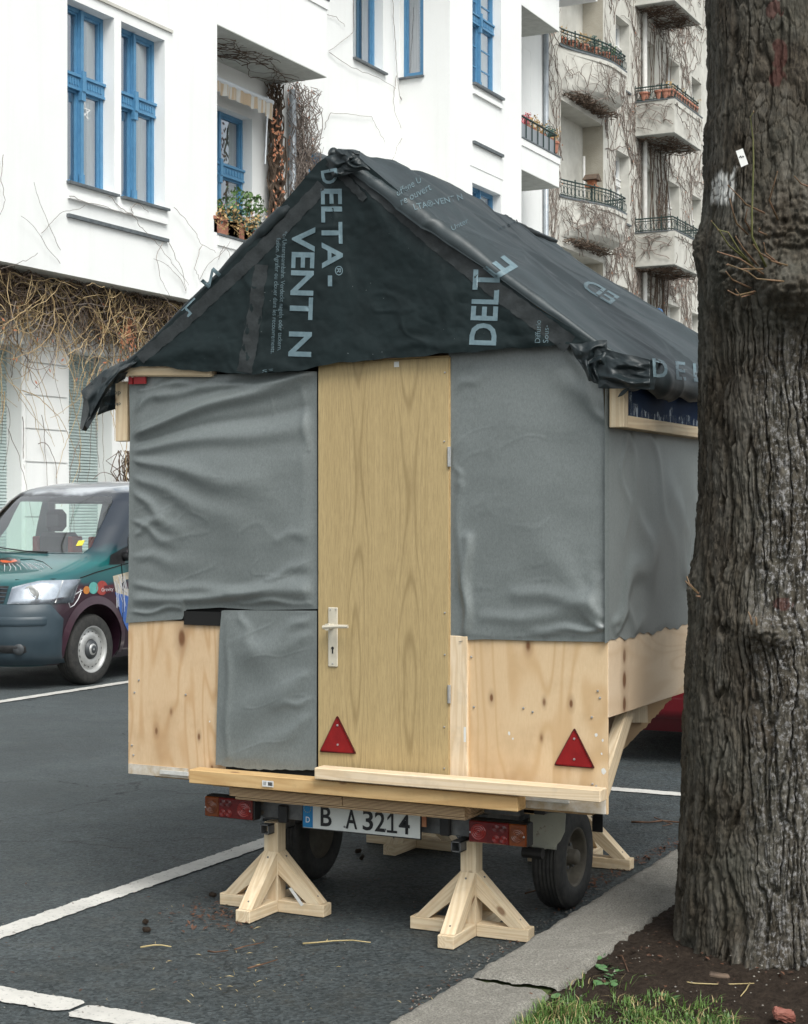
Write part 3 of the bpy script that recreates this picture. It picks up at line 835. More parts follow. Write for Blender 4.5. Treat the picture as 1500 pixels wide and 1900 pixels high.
ZF = 4.87                                       # underside of the bays
H1 = (onX(125, 0, XB).y, onX(212, 0, XB).y, onX(212, 361, XB).z, onX(212, 34, XB).z)
H2 = (onX(225, 0, XB).y, onX(306, 0, XB).y, H1[2], H1[3])
H1b, H2b = H1[:2] + (H1[2] + 3.82, H1[3] + 3.82), H2[:2] + (H1[2] + 3.82, H1[3] + 3.82)
wall('bay_wall', S, WH, fx(XB), 9.0, Y403, ZF, 14.5, [H1, H2, H1b, H2b], 0.24)
def panelframe(parent, fm, a0, a1, b0, b1, w=0.02, proud=0.012):
    mb = MB(); fbox(mb, fm, a1, a1 + w, b0, b1 + w, -proud, 0.01); fbox(mb, fm, a0, a1, b1, b1 + w, -proud, 0.01)
    return mb.build('panel_moulding', S, parent)
zc = onX(318.7, 60.8, XB).z; yc = onX(318.7, 60.8, XB).y
strip(WH, fx(XB), 9.0, yc, zc + 0.03, 0.045, 0.03, M['stucco_cream'], 'cornice')
for hh in (H1, H2, H1b, H2b):
    window(WH, fx(XB), hh[0] + 0.0, hh[1] + 0.0, hh[2], hh[3], 0.23)
    strip(WH, fx(XB), hh[0] - 0.02, hh[1] + 0.05, hh[2], 0.035, 0.07, M['zinc'], 'window_sill')
za = onX(308, 412, XB).z; zb_ = onX(309, 448, XB).z
strip(WH, fx(XB), H1[0], H2[1] + 0.02, za + 0.04, 0.09, 0.05, S, 'moulding')
strip(WH, fx(XB), H1[0] - 0.02, H2[1] + 0.05, zb_ + 0.03, 0.05, 0.05, M['zinc'], 'drip_strip')
# five pointed paper star hung inside the first window
st = MB(); sc = onX(157, 207, XB - 0.20)
for k in range(5):
    a_ = math.pi / 2 + k * 2 * math.pi / 5; b_ = a_ + 4 * math.pi / 5
    st.tube([sc + Vector((0, math.cos(a_) * 0.13, math.sin(a_) * 0.13)), sc + Vector((0, math.cos(b_) * 0.13, math.sin(b_) * 0.13))], 0.008, n=4)
so_ = st.build('paper_star', M['white_frame']); tag(so_, 'white five pointed star hanging in the leftmost blue window', 'star ornament')
# bay return, soffit, interior of the block
mb = MB(); mb.quad((XB, Y403, ZF), (XB, Y403, 14.5), (XR, Y403, 14.5), (XR, Y403, ZF))
mb.build('bay_return', S, WH)
mb = MB(); mb.quad((XB, 9, ZF), (XR - 1, 9, ZF), (XR - 1, Y403, ZF), (XB, Y403, ZF)); mb.build('soffit', M['soffit_grey'], WH)
# recessed wall (loggias) with its windows
W3 = (onX(408, 0, XR).y - 0.55, onX(468, 222, XR).y, 6.15, onX(468, 222, XR).z)
o5a, o5b = onX(655, 100, XR).y, onX(711, 100, XR).y; z5 = onX(712, 136, XR).z
W4 = (onX(566, 0, XR).y, onX(608, 0, XR).y, 5.6, onX(608, 290, XR).z)
W5 = (o5a, o5b, z5, z5 + 2.55)
wall('recessed_wall', S, WH, fx(XR), Y403 - 0.2, YP, ZF, 14.5, [W3, W4, W5, W3[:2] + (W3[2] + 3.82, W3[3] + 3.82)], 0.24)
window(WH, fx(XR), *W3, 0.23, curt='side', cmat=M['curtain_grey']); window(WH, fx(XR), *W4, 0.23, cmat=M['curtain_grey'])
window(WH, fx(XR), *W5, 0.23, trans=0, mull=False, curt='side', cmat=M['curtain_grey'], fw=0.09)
window(WH, fx(XR), W3[0], W3[1], W3[2] + 3.82, W3[3] + 3.82, 0.23)
strip(WH, fx(XR), W5[0], W5[1] + 0.08, W5[2], 0.04, 0.08, M['zinc'], 'window_sill')
# second bay: side face looks back along the street
s6a, s6b = onY(749, 0, YB2).x, onY(786, 0, YB2).x; z6 = onY(765, 143, YB2).z
W6 = (s6a, s6b, z6, z6 + 2.6)
wall('bay_side', S, WH, fy(YB2), XR, XB, 0.1, 14.5, [W6], 0.10)
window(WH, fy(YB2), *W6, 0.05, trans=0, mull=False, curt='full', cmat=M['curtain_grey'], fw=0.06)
strip(WH, fy(YB2), s6a - 0.12, s6b + 0.02, z6, 0.04, 0.07, M['zinc'], 'window_sill')
W7 = (onX(877, 0, XB).y, onX(930, 0, XB).y, onX(932, 184, XB).z, onX(932, 184, XB).z + 2.6)
W9 = (W7[0], W7[1], onX(929, 362, XB).z - 2.6, onX(929, 362, XB).z)
wall('bay_wall', S, WH, fx(XB), YB2, Y968, 0.1, 14.5, [W7, W9], 0.24)
window(WH, fx(XB), *W7, 0.23, bars=2); window(WH, fx(XB), *W9, 0.23)
strip(WH, fx(XB), W7[0], W7[1] + 0.05, W7[2], 0.05, 0.08, M['zinc'], 'window_sill')
strip(WH, fx(XB), W7[0], W7[1], onX(930, 200, XB).z + 0.05, 0.09, 0.05, S, 'moulding')
strip(WH, fx(XB), W7[0], W7[1] + 0.05, onX(932, 291, XB).z + 0.03, 0.06, 0.06, M['zinc'], 'drip_strip')
panelframe(WH, fx(XB), W7[0] - 0.12, W7[1] + 0.1, 6, onX(938, 337, XB).z)
mb = MB(); mb.quad((XB, Y968, 0.1), (XB, Y968, 14.5), (XR, Y968, 14.5), (XR, Y968, 0.1)); mb.build('bay_return', S, WH)
W8 = (onX(955, 0, XR).y, onX(985, 0, XR).y, 9.5, onX(985, 97, XR).z)
wall('loggia_wall', S, WH, fx(XR + 0.004), Y968, YP, ZF, 14.5, [W8], 0.3)
window(WH, fx(XR + 0.004), *W8, 0.28, mull=False)
def balcony(parent, y0, y1, zb, zt, x0=XB, x1=XR, mat=None, soff=None, rimmat=None, mould=True, left=True):
    mat = mat or S
    b = MB(); t = 0.14
    b.box((x0 - t, y0, zb), (x0, y1, zt)); b.box((x1, y1 - t, zb), (x0 - t, y1, zt - 0.002))
    if left: b.box((x1, y0, zb), (x0 - t, y0 + t, zt - 0.002))
    o = b.build('balcony', mat, parent)
    s = MB(); s.box((x1, y0 + 0.003, zb - 0.012), (x0 - 0.003, y1 - 0.003, zb + 0.16)); s.build('balcony_floor', soff or M['soffit_grey'], o)
    r = MB(); r.box((x0 - t - 0.04, y0, zt), (x0 + 0.04, y1 + 0.04, zt + 0.035)); r.box((x1, y1 - t - 0.03, zt + 0.001), (x0 - t - 0.04, y1 + 0.04, zt + 0.034))
    if left: r.box((x1, y0 - 0.03, zt + 0.001), (x0 - t - 0.04, y0 + t, zt + 0.034))
    r.build('coping', rimmat or M['zinc'], o)
    if mould:
        q = MB(); q.box((x0, y0, zt - 0.16), (x0 + 0.025, y1 + 0.025, zt - 0.004)); q.build('moulding', mat, o)
    return o
balcony(WH, Y403 + 0.004, 25.74, onX(403, 45, XB).z, 10.75, left=False)
balcony(WH, Y403 + 0.004, 25.74, ZF + 0.02, onX(403, 437, XB).z, left=False)
zb2 = onX(968, 207, XB).z
balcony(WH, Y968 + 0.004, Y1038, onX(967, 314, XB).z, zb2 - 0.62 + 0.0, left=False)
balcony(WH, Y968 + 0.004, Y1038, onX(967, 8, XB).z, onX(967, 8, XB).z + 1.2, left=False)
balcony(WH, Y968 + 0.004, Y1038, onX(967, 314, XB).z - 3.82, onX(967, 314, XB).z - 2.7, left=False)
# ground floor: piers, courses and roller shutters
gy = lambda px: onX(px, 700, XG).y
SH = [(gy(128), gy(208), 0.7, onX(128, 652, XG).z), (gy(128) - 4.25, gy(128) - 4.25 + (gy(208) - gy(128)), 0.7, onX(128, 652, XG).z)]
d0 = gy(40) - (gy(208) - gy(128))
SH[1] = (d0, gy(40), 0.7, SH[0][3])
wall('ground_floor_wall', S, WH, fx(XG), 9, YP, 0.1, ZF, SH, 0.32)
for k, (p, q, r, s) in enumerate(SH):
    n = int((s - r) / 0.045)
    mb = MB()
    for i in range(n):
        z0 = r + (s - r) * i / n; z1 = r + (s - r) * (i + 1) / n
        mb.quad((XG - 0.28, p, z0), (XG - 0.28, q, z0), (XG - 0.262, q, z0 + 0.008), (XG - 0.262, p, z0 + 0.008))
        mb.quad((XG - 0.262, p, z0 + 0.008), (XG - 0.262, q, z0 + 0.008), (XG - 0.28, q, z1), (XG - 0.28, p, z1))
    mb.build('roller_shutter', M['shutter'], WH)
    l = MB(); l.box((XG - 0.02, p - 0.1, s + 0.001), (XG + 0.045, q + 0.1, s + 0.16)); l.build('lintel', S, WH)
for pa, pb in ((46, 122),):
    pier = MB(); y0, y1 = gy(pa) , gy(pb) + 0.0
    zs = [onX(46, yy, XG).z for yy in (672, 733, 796, 858)]
    lo = 0.12
    levels = [lo] + sorted(zs + [zs[-1] - 0.78, zs[-1] - 1.56]) + [zs[0] + 0.5]
    for i in range(len(levels) - 1):
        pb_ = MB(); pb_.box((XG, y0, levels[i] + 0.012), (XG + 0.035, y1, levels[i + 1] - 0.012)); pb_.build('stone_course', S, WH)
mb = MB(); mb.quad((XB, YB2, 0.1), (XB, YB2 - 0.001, 0.2), (XB, YB2, 0.2)); 
# body of the block behind and roof
bk = MB(); bk.box((-27, 9, 0.1), (XR - 1.2, YP, 14.4)); bk.box((-27, 9.01, 14.41), (XB + 0.3, YP, 14.9)); bk.build('block', S, WH)
dp = MB(); dp.tube([(XR + 0.09, YP - 0.02, 0.2), (XR + 0.09, YP - 0.02, 14.4)], 0.07, n=10); dp.build('downpipe', M['pipe_zinc'], WH, True)
dp = MB(); q = onX(533, 260, XR); dp.tube([(XR + 0.12, q.y, 5.2), (XR + 0.12, q.y, 9.4)], 0.07, n=10); dp.build('downpipe', M['pipe_zinc'], WH, True)

# awning rolled up over the loggia
aw = empty('awning', onX(450, 170, XR + 0.3), 'rolled up awning with scalloped orange striped valance over the loggia window', 'awning')
XA = XR + 0.35
p0, p1 = onX(385, 143, XA), onX(505, 187, XA)
p1.z = p0.z = (onX(403, 152, XA).z + p1.z) / 2
mb = MB(); mb.tube([p0, p1], 0.05, n=12); mb.build('front_bar', M['white_bar'], aw, True)
n = 60; v = []; f = []
for i in range(n + 1):
    t = i / n; y = p0.y + (p1.y - p0.y) * t
    sc_ = 0.20 + 0.035 * abs(math.sin(t * math.pi * 7)) + 0.05 * t + (0.10 * (t - 0.9) / 0.1 if t > 0.9 else 0)
    v += [(XA + 0.03 + 0.01 * math.sin(i * 0.9), y, p0.z - 0.03), (XA + 0.02 + 0.03 * math.sin(i * 0.9), y, p0.z - sc_)]
    if i: f.append((2 * i - 2, 2 * i, 2 * i + 1, 2 * i - 1))
mk('valance', v, f, M['awning_cloth'], aw, True)
mb = MB(); mb.box((XR, p1.y - 0.15, p0.z + 0.0), (XA, p1.y - 0.11, p0.z + 0.08)); mb.box((XR, p0.y + 0.3, p0.z), (XA, p0.y + 0.34, p0.z + 0.08)); mb.build('arm', M['white_bar'], aw)
mb = MB(); c0 = onX(497, 200, XA); c1 = onX(492, 305, XA); mb.tube([c0, c1], 0.014, n=6); mb.build('crank_rod', M['white_bar'], aw)

# ================================================================== cream apartment house beyond
CR = empty('apartment_building', (XR, 45, 0.1), 'cream roughcast apartment building behind, overgrown with bare creeper, with curved and box balconies', 'building')
SC = M['stucco_cream']; ST3 = 3.86
yA = (onX(1143, 0, XR).y, onX(1168, 0, XR).y); yBw = (onX(1194, 0, XR).y, onX(1216, 0, XR).y)
yCw = (onX(1240, 0, XR).y, onX(1261, 0, XR).y); yDw = (onX(1284, 0, XR).y, onX(1302, 0, XR).y)
yL = (onX(1041, 0, XR).y, onX(1120, 0, XR).y)
ztop = onX(1143, 27, XR).z; zbot = onX(1145, 161, XR).z
holes = []; wins = []; FARW = [(54.6, 55.8), (58.4, 59.6), (62.2, 63.4), (66.0, 67.2)]
for k in range(-3, 2):
    dz = k * ST3
    for (a, b), dd in ((yA, 0.3), (yBw, 0.3), (yCw, 0.3), (yDw, 0.3)):
        h = (a, b, zbot + dz + 0.05, ztop + dz); 
        if (a, b) == yCw: h = (a, b, zbot + dz + 0.05, ztop + dz)
        holes.append(h + (0.34,)); wins.append(h)
    for a, b in FARW: holes.append((a, b, zbot + dz + 0.05, ztop + dz, 0.34)); wins.append((a, b, zbot + dz + 0.05, ztop + dz))
    holes.append((yL[0], yL[1], 12.72 + dz, 12.72 + dz + ST3 - 0.32, 0.62))
wall('facade', SC, CR, fx(XR), YP + 0.003, 75, 0.1, 21, holes, 0.34)
for h in wins:
    window(CR, fx(XR), *h, 0.33, fmat=M['white_frame'], trans=0.38, curt='full' if random.random() < 0.5 else 'side', fw=0.07)
    strip(CR, fx(XR), h[0], h[1] + 0.05, h[2], 0.05, 0.06, M['zinc'] if h[0] < yBw[0] else SC, 'window_sill')
for k in range(-3, 2):
    z0 = 12.72 + k * ST3
    mb = MB(); mb.quad((XR - 0.62, yL[0], z0), (XR - 0.62, yL[1], z0), (XR - 0.62, yL[1], z0 + ST3 - 0.32), (XR - 0.62, yL[0], z0 + ST3 - 0.32)); mb.build('loggia_back', M['curtain_grey'] if 0 else SC, CR)
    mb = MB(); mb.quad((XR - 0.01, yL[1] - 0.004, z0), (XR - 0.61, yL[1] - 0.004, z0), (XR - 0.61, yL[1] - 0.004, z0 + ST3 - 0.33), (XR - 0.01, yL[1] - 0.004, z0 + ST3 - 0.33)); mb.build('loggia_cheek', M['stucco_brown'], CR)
    dm = MB(); dm.box((XR - 0.6, yL[0] + 0.15, z0), (XR - 0.57, yL[0] + 1.0, z0 + 2.5)); dm.build('loggia_door', M['white_frame'], CR)
bk = MB(); bk.box((-27, YP + 0.01, 0.1), (XR - 1.0, 75, 21)); bk.build('block', SC, CR)
bk = MB(); bk.box((-27.2, YP + 0.005, 21), (XR + 0.5, 75.2, 21.6)); bk.build('roof', M['zinc'], CR)
def railing(parent, path, zt, h=0.42, mat=None, step=0.16, scroll=True):
    """iron railing along a polyline of (x, y)"""
    mat = mat or M['iron']
    mb = MB(); P = [Vector((x, y, 0)) for x, y in path]
    for z, r in ((zt + h, 0.022), (zt + h * 0.80, 0.014), (zt + 0.05, 0.016)):
        mb.tube([p + Vector((0, 0, z)) for p in P], r, n=5)
    acc = 0; nxt = 0; tot = sum((P[i + 1] - P[i]).length for i in range(len(P) - 1)); k = 0
    for i in range(len(P) - 1):
        L = (P[i + 1] - P[i]).length
        while nxt <= acc + L + 1e-6:
            q = P[i].lerp(P[i + 1], (nxt - acc) / L); d = (P[i + 1] - P[i]).normalized()
            big = k % 5 == 0
            mb.tube([q + Vector((0, 0, zt)), q + Vector((0, 0, zt + h + (0.07 if big else 0)))], 0.02 if big else 0.009, n=4)
            if scroll:
                pts = [q + d * (step * 0.5 + step * 0.42 * math.cos(w)) + Vector((0, 0, zt + h * 0.42 + h * 0.24 * math.sin(w))) for w in np.linspace(0, 2 * math.pi, 9)]
                mb.tube(pts, 0.008, n=3, cap=False)
            nxt += step; k += 1
        acc += L
    return mb.build('railing', mat, parent)
def curved_balcony(z_top, zb):
    y0, y1 = yL[0] - 0.15, yL[1] + 0.02
    pts = []
    for i in range(25):
        t = i / 24
        pts.append((XR + 0.66 * (math.sin(min(1, t / 0.75) * math.pi / 2) ** 1.6) * (1 if t < 0.93 else 1), y0 + (y1 - y0) * t))
    pts += [(XR + 0.5, y1 + 0.10), (XR + 0.25, y1 + 0.14), (XR, y1 + 0.14)]
    lev = [(zb, 0.25), (zb + 0.08, 0.62), (zb + 0.22, 0.86), (zb + 0.42, 1.0), (z_top - 0.15, 1.0), (z_top - 0.15, 1.06), (z_top - 0.04, 1.06)]
    v = []; f = []
    for z, k in lev:
        for (x, y) in pts: v.append((XR + (x - XR) * k, y if k >= 1 else y0 + (y - y0) * (0.9 + 0.1 * k), z))
    m = len(pts)
    for i in range(len(lev) - 1):
        for j in range(m - 1): f.append((i * m + j, i * m + j + 1, (i + 1) * m + j + 1, (i + 1) * m + j))
    b = mk('balcony', v, f, SC, CR, False)
    cap = MB(); top = [(x * 1.0 + 0.04, y, z_top - 0.04) for x, y in pts]; cap.prism([Vector(p) for p in top] + [Vector((XR - 0.05, y1, z_top - 0.04)), Vector((XR - 0.05, y0, z_top - 0.04))], (0, 0, 0.05)); cap.build('coping', M['zinc'], b)
    u = MB(); u.add([(XR + (x - XR) * 0.25, y0 + (y - y0) * 0.925, zb) for x, y in pts] + [(XR, y0, zb)], [tuple(range(m + 1))[::-1]]); u.build('underside', M['soffit_grey'], b)
    rp = pts[:25]
    railing(b, [(x - 0.02, y) for x, y in pts], z_top, 0.44)
    return pts
zc1 = onX(1038, 82, XR).z; zc0 = onX(1042, 166, XR).z
cpts = curved_balcony(zc1, zc0)
for k in (-1, -2): curved_balcony(zc1 + k * ST3 - 0.1, zc0 + k * ST3)
XF2 = -14.45
yb0 = onX(1178, 187, XR).y; yb1 = 49.05
zt2 = onX(1251.6, 179, XF2).z; zb2_ = onX(1250, 243.6, XF2).z
for k, extra in ((1, 0), (0, 0), (-1, 0)):
    bb = balcony(CR, yb0, yb1, zb2_ + k * 3.86, zt2 + k * 3.86 - 0.06, XF2, XR, SC, M['soffit_grey'])
    railing(bb, [(XR, yb0 + 0.07), (XF2 - 0.07, yb0 + 0.07), (XF2 - 0.07, yb1 - 0.07), (XR, yb1 - 0.07)], zt2 + k * 3.86 - 0.03, 0.40 if k else 0.42)
rr = MB(); yy = Y968 + 0.1; zt_ = zb2 - 0.60
rr.tube([(XB - 0.07, Y968 + 0.02, zb2 - 0.06), (XB - 0.07, Y1038, zb2 - 0.06), (XR, Y1038, zb2 - 0.06)], 0.024, n=6)
for i in range(7): rr.tube([(XB - 0.07, Y968 + 0.1 + i * 0.36, zt_), (XB - 0.07, Y968 + 0.1 + i * 0.36, zb2 - 0.06)], 0.016, n=4)
rr.build('railing', M['iron'], WH)
mbp = MB(); mbp.quad((XB - 0.10, Y968 + 0.02, zt_ + 0.05), (XB - 0.10, Y1038, zt_ + 0.05), (XB - 0.10, Y1038, zb2 - 0.2), (XB - 0.10, Y968 + 0.02, zb2 - 0.2)); mbp.build('weather_screen', M['grey_rail'], WH)
dp = MB(); q1 = onX(1190, 100, XR); dp.tube([(XR + 0.12, q1.y, 0.2), (XR + 0.12, q1.y, 20.5)], 0.075, n=8); dp.build('downpipe', M['pipe_white'], CR, True)
dp = MB(); q1 = onX(1084, 100, XR - 0.3); dp.tube([(XR - 0.3, q1.y, 12.72 - ST3 + 0.1), (XR - 0.3, q1.y, 12.72 - 1.3)], 0.04, n=8); dp.build('pole', M['pipe_white'], CR, True)

# flower pots and boxes
def pot(loc, r=0.15, h=0.24, plant=None, seed=0, label='', group=None, n=18, long=0.0):
    e = empty('flower_pot', loc, label, 'flower pot', group)
    x, y, z = loc
    mb = MB()
    if long:
        mb.add([(x - 0.10, y - long, z), (x + 0.10, y - long, z), (x + 0.10, y + long, z), (x - 0.10, y + long, z), (x - 0.13, y - long - 0.03, z + h), (x + 0.13, y - long - 0.03, z + h), (x + 0.13, y + long + 0.03, z + h), (x - 0.13, y + long + 0.03, z + h)],
               [(0, 1, 5, 4), (1, 2, 6, 5), (2, 3, 7, 6), (3, 0, 4, 7), (4, 5, 6, 7), (0, 3, 2, 1)])
        mb.box((x - 0.145, y - long - 0.045, z + h - 0.05), (x + 0.145, y + long + 0.045, z + h + 0.01))
    else:
        mb.lathe((x, y, z), (0, 0, 1), [(0.001, 0), (r * 0.72, 0), (r * 0.95, h * 0.8), (r * 1.1, h * 0.8), (r * 1.1, h), (r * 0.9, h), (0.001, h - 0.02)], 14)
    mb.build('pot', M['terracotta'], e, False)
    if plant:
        R = random.Random(seed); pl = MB()
        for i in range(n):
            a = R.uniform(0, 6.28); L = R.uniform(0.10, 0.34); bx = x + R.uniform(-.07, .07); by = y + R.uniform(-max(r, long), max(r, long)) * 0.8
            lean = R.uniform(0.02, 0.13)
            p = [Vector((bx, by, z + h)), Vector((bx + math.cos(a) * lean, by + math.sin(a) * lean, z + h + L * 0.6)), Vector((bx + math.cos(a) * lean * 1.8, by + math.sin(a) * lean * 1.8, z + h + L))]
            pl.tube(p, 0.006, 0.003, n=3)
            for j in range(6):
                c = p[1].lerp(p[2], R.random()) + Vector((R.uniform(-.04, .04), R.uniform(-.04, .04), R.uniform(-.03, .03)))
                u = Vector((R.uniform(-1, 1), R.uniform(-1, 1), R.uniform(-1, 1))).normalized() * 0.026; w = u.orthogonal().normalized() * 0.018
                pl.quad(c - u, c + w, c + u, c - w)
        pl.build('plant', M[plant], e)['kind'] = 'stuff'
    return e
zcp = zc1 + 0.02
ORD = ['first', 'second', 'third', 'fourth', 'fifth', 'sixth', 'seventh', 'eighth', 'ninth', 'tenth']
kinds = ['leaf_dry', None, 'leaf_dry', 'leaf_bluegreen', 'leaf_bluegreen', 'leaf_green', 'leaf_bluegreen']
for i, t in enumerate(np.linspace(0.14, 0.93, 7)):
    x_, y_ = cpts[int(t * 24)]
    pot((x_ - 0.2, y_, zcp - 0.02), 0.16, 0.27, kinds[i], 50 + i, ORD[i] + ' terracotta pot from the left on the upper curved balcony, ' + {'leaf_dry': 'holding dry stalks', None: 'without any plant', 'leaf_bluegreen': 'holding a dark green plant', 'leaf_green': 'holding a light green plant'}[kinds[i]], 'pots on the upper curved balcony')
for i, t in enumerate((0.12, 0.62, 0.84)):
    pot((XR + 0.15 + t * (XF2 - XR - 0.3), yb0 + 0.17, zt2 - 0.02), 0.15, 0.28, None, 0, ['leftmost bare terracotta pot on the short near side of the upper box balcony', 'middle bare terracotta pot on the short near side of the upper box balcony', 'bare terracotta pot next to the corner on the near side of the upper box balcony'][i], 'pots on the near side of the box balcony')
for i in range(10):
    pot((XF2 - 0.2, yb0 + 0.2 + i * (yb1 - yb0 - 0.4) / 9, zt2 - 0.02), 0.15, 0.28, 'leaf_dry' if i % 3 == 0 else None, 80 + i, ORD[i] + ' pot from the corner in the long terracotta row on the upper box balcony', 'pots on the street side of the box balcony', n=6)
YW = Y968
for i, (px, pl) in enumerate(((975, 'flower_pink'), (984, 'leaf_dry'), (1003, 'leaf_dry'), (1018, 'leaf_bluegreen'), (1028, 'leaf_dry'))):
    q = onX(px, 200, XB - 0.25)
    pot((XB - 0.25, q.y, zb2 - 0.42), 0.13, 0.28, pl, 120 + i, ['terracotta pot with pink flowers nearest the wall on the white balcony with the iron rail', 'orange pot with dry stems, second on the white balcony with the iron rail', 'pot with bare stems in the middle of the white balcony with the iron rail', 'pot with dark green plant on the white balcony with the iron rail', 'pot with yellowed plant at the far end of the white balcony'][i], None, n=22)
# lush boxes on the near loggia parapet
zq = onX(403, 437, XB).z + 0.04
FB = ['long terracotta flower box with pale green and withered plants, nearest the white bay', 'long terracotta flower box with yellow and pink flowering plants, middle one on the loggia parapet', 'long terracotta flower box with fresh green shrub, next to the black roof membrane']
for i, (py, kk) in enumerate(((onX(411, 430, XB - 0.1).y, 0), (onX(437, 430, XB - 0.1).y, 1), (onX(466, 430, XB - 0.1).y, 2))):
    e = empty('flower_box', (XB - 0.12, py, zq), FB[i], 'flower box')
    mb = MB(); x, y, z, lg, h = XB - 0.10, py, zq, 0.37, 0.26
    mb.box((x - 0.10, y - lg, z), (x + 0.10, y + lg, z + h - 0.05)); mb.box((x - 0.125, y - lg - 0.02, z + h - 0.05), (x + 0.125, y + lg + 0.02, z + h))
    mb.build('trough', M['terracotta'], e)
    R = random.Random(900 + i)
    for matn, cnt, hi, sz in (('leaf_dry', 210, 0.26, 0.035), ('leaf_bluegreen', 90, 0.24, 0.05), ('leaf_green', 70 if i < 2 else 120, 0.58 if i else 0.34, 0.05), ('flower_pink', 12, 0.5, 0.02)):
        pl = MB()
        for j in range(cnt):
            c = Vector((x + R.gauss(0.05, 0.11), y + R.uniform(-lg, lg), z + h + R.uniform(-0.12, hi) * (R.random() ** 0.5)))
            if matn == 'leaf_dry' and R.random() < 0.3: c.z -= R.uniform(0, 0.25); c.x += 0.1
            if matn == 'leaf_green':
                yc_ = y + R.choice((-0.18, 0.02, 0.22)); L = R.uniform(0.3, 1) ; c = Vector((x + R.gauss(0, 0.05), yc_ + R.gauss(0, 0.06), z + h + L * hi))
            u = Vector((R.uniform(-1, 1), R.uniform(-1, 1), R.uniform(-0.6, 1))).normalized() * sz * R.uniform(0.6, 1.2); w = u.cross(Vector((R.uniform(-1, 1), R.uniform(-1, 1), R.uniform(-1, 1)))).normalized() * sz * 0.55
            pl.quad(c - u, c + w, c + u, c - w)
            if j % 7 == 0: pl.tube([Vector((x, c.y, z + h - 0.02)), c], 0.006, 0.004, n=3)
        pl.build({'leaf_dry': 'withered_plant', 'leaf_bluegreen': 'cabbage_leaf', 'leaf_green': 'shrub', 'flower_pink': 'blossom'}[matn], M[matn], e)['kind'] = 'stuff'
# bird feeder in the lower loggia and the bundle of cloth under the box balcony
q = onX(1099, 340, XR + 0.1)
bf = empty('bird_feeder', q, 'small brown wooden bird feeder with pitched roof standing on the lower curved balcony', 'bird feeder')
mb = MB(); mb.tube([(q.x, q.y, q.z - 0.8), (q.x, q.y, q.z - 0.12)], 0.025, n=6); mb.build('post', M['iron'], bf)
mb = MB(); mb.box((q.x - 0.16, q.y - 0.16, q.z - 0.13), (q.x + 0.16, q.y + 0.16, q.z - 0.09)); mb.box((q.x - 0.1, q.y - 0.1, q.z - 0.09), (q.x + 0.1, q.y + 0.1, q.z + 0.08)); mb.build('house', M['vine_red'], bf)
mb = MB(); mb.prism([(q.x - 0.2, q.y - 0.24, q.z + 0.06), (q.x - 0.2, q.y + 0.24, q.z + 0.06), (q.x - 0.2, q.y, q.z + 0.24)], (0.4, 0, 0)); mb.build('roof', M['vine_dark'], bf)
q = onX(1223, 588, XR + 0.5)
M['cloth_blue'] = simple('blue_cloth', (0.05, 0.14, 0.32), None, 0.8); M['cloth_red'] = simple('red_cloth', (0.4, 0.03, 0.06), None, 0.8)
cb_ = empty('cloth_bundle', q, 'blue and red cloth bag hanging beneath the lowest box balcony', 'cloth bag')
mb = MB(); mb.lathe(q, (0, 0, -1), [(0.02, -0.25), (0.10, -0.2), (0.17, -0.05), (0.15, 0.05)], 10); mb.build('blue_cloth', M['cloth_blue'], cb_, True)
mb = MB(); mb.lathe(q, (0, 0, -1), [(0.15, 0.05), (0.18, 0.15), (0.14, 0.32), (0.04, 0.36)], 10); mb.build('red_cloth', M['cloth_red'], cb_, True)

# ================================================================== creepers
def creeper(name, label, fm, starts, seed, segs=26, step=0.16, r=0.012, wander=0.5, updir=1.0, mat='vine', bounds=None, branch=0.25, skip=None, kind='stuff', cat='creeper', lift=0.03, leafp=0.0):
    R = random.Random(seed); mb = MB(); lf = MB()
    queue = [(a, b, ang, segs, r) for (a, b, ang) in starts]
    while queue:
        a, b, ang, n, rr_ = queue.pop()
        pts = [(a, b, lift * R.uniform(0.3, 1.3))]; curl = R.uniform(-0.05, 0.05)
        for i in range(n):
            ang += R.gauss(0, wander) * 0.5 + curl + (math.pi / 2 * updir - ang) * 0.06 * abs(updir)
            a += math.cos(ang) * step * R.uniform(0.6, 1.3); b += math.sin(ang) * step * R.uniform(0.6, 1.3)
            if bounds and not (bounds[0] < a < bounds[1] and bounds[2] < b < bounds[3]): break
            if skip and any(h_[0] - 0.02 < a < h_[1] + 0.02 and h_[2] < b < h_[3] for h_ in skip): break
            pts.append((a, b, lift * R.uniform(0.2, 1.6)))
            if n > 6 and R.random() < branch and len(queue) < 4000: queue.append((a, b, ang + R.choice((-1, 1)) * R.uniform(0.5, 1.3), int(n * R.uniform(0.3, 0.7)), rr_ * 0.7))
            if leafp and R.random() < leafp:
                c = Vector(fm(a, b, -0.06)); u = Vector((0.02, R.uniform(-1, 1), R.uniform(-1, 1))).normalized() * 0.05; w = u.cross(Vector((1, 0, 0))) * 0.5
                lf.quad(c - u, c + w, c + u, c - w)
        if len(pts) > 1: mb.tube([fm(p, q_, -d) for p, q_, d in pts], rr_, rr_ * 0.45, n=3, cap=False)
    o = mb.build(name, M[mat]); tag(o, label, cat, None, kind)
    if lf.v: lo = lf.build('dry_leaves', M['vine_red'], o); 
    return o
R = random.Random(3)
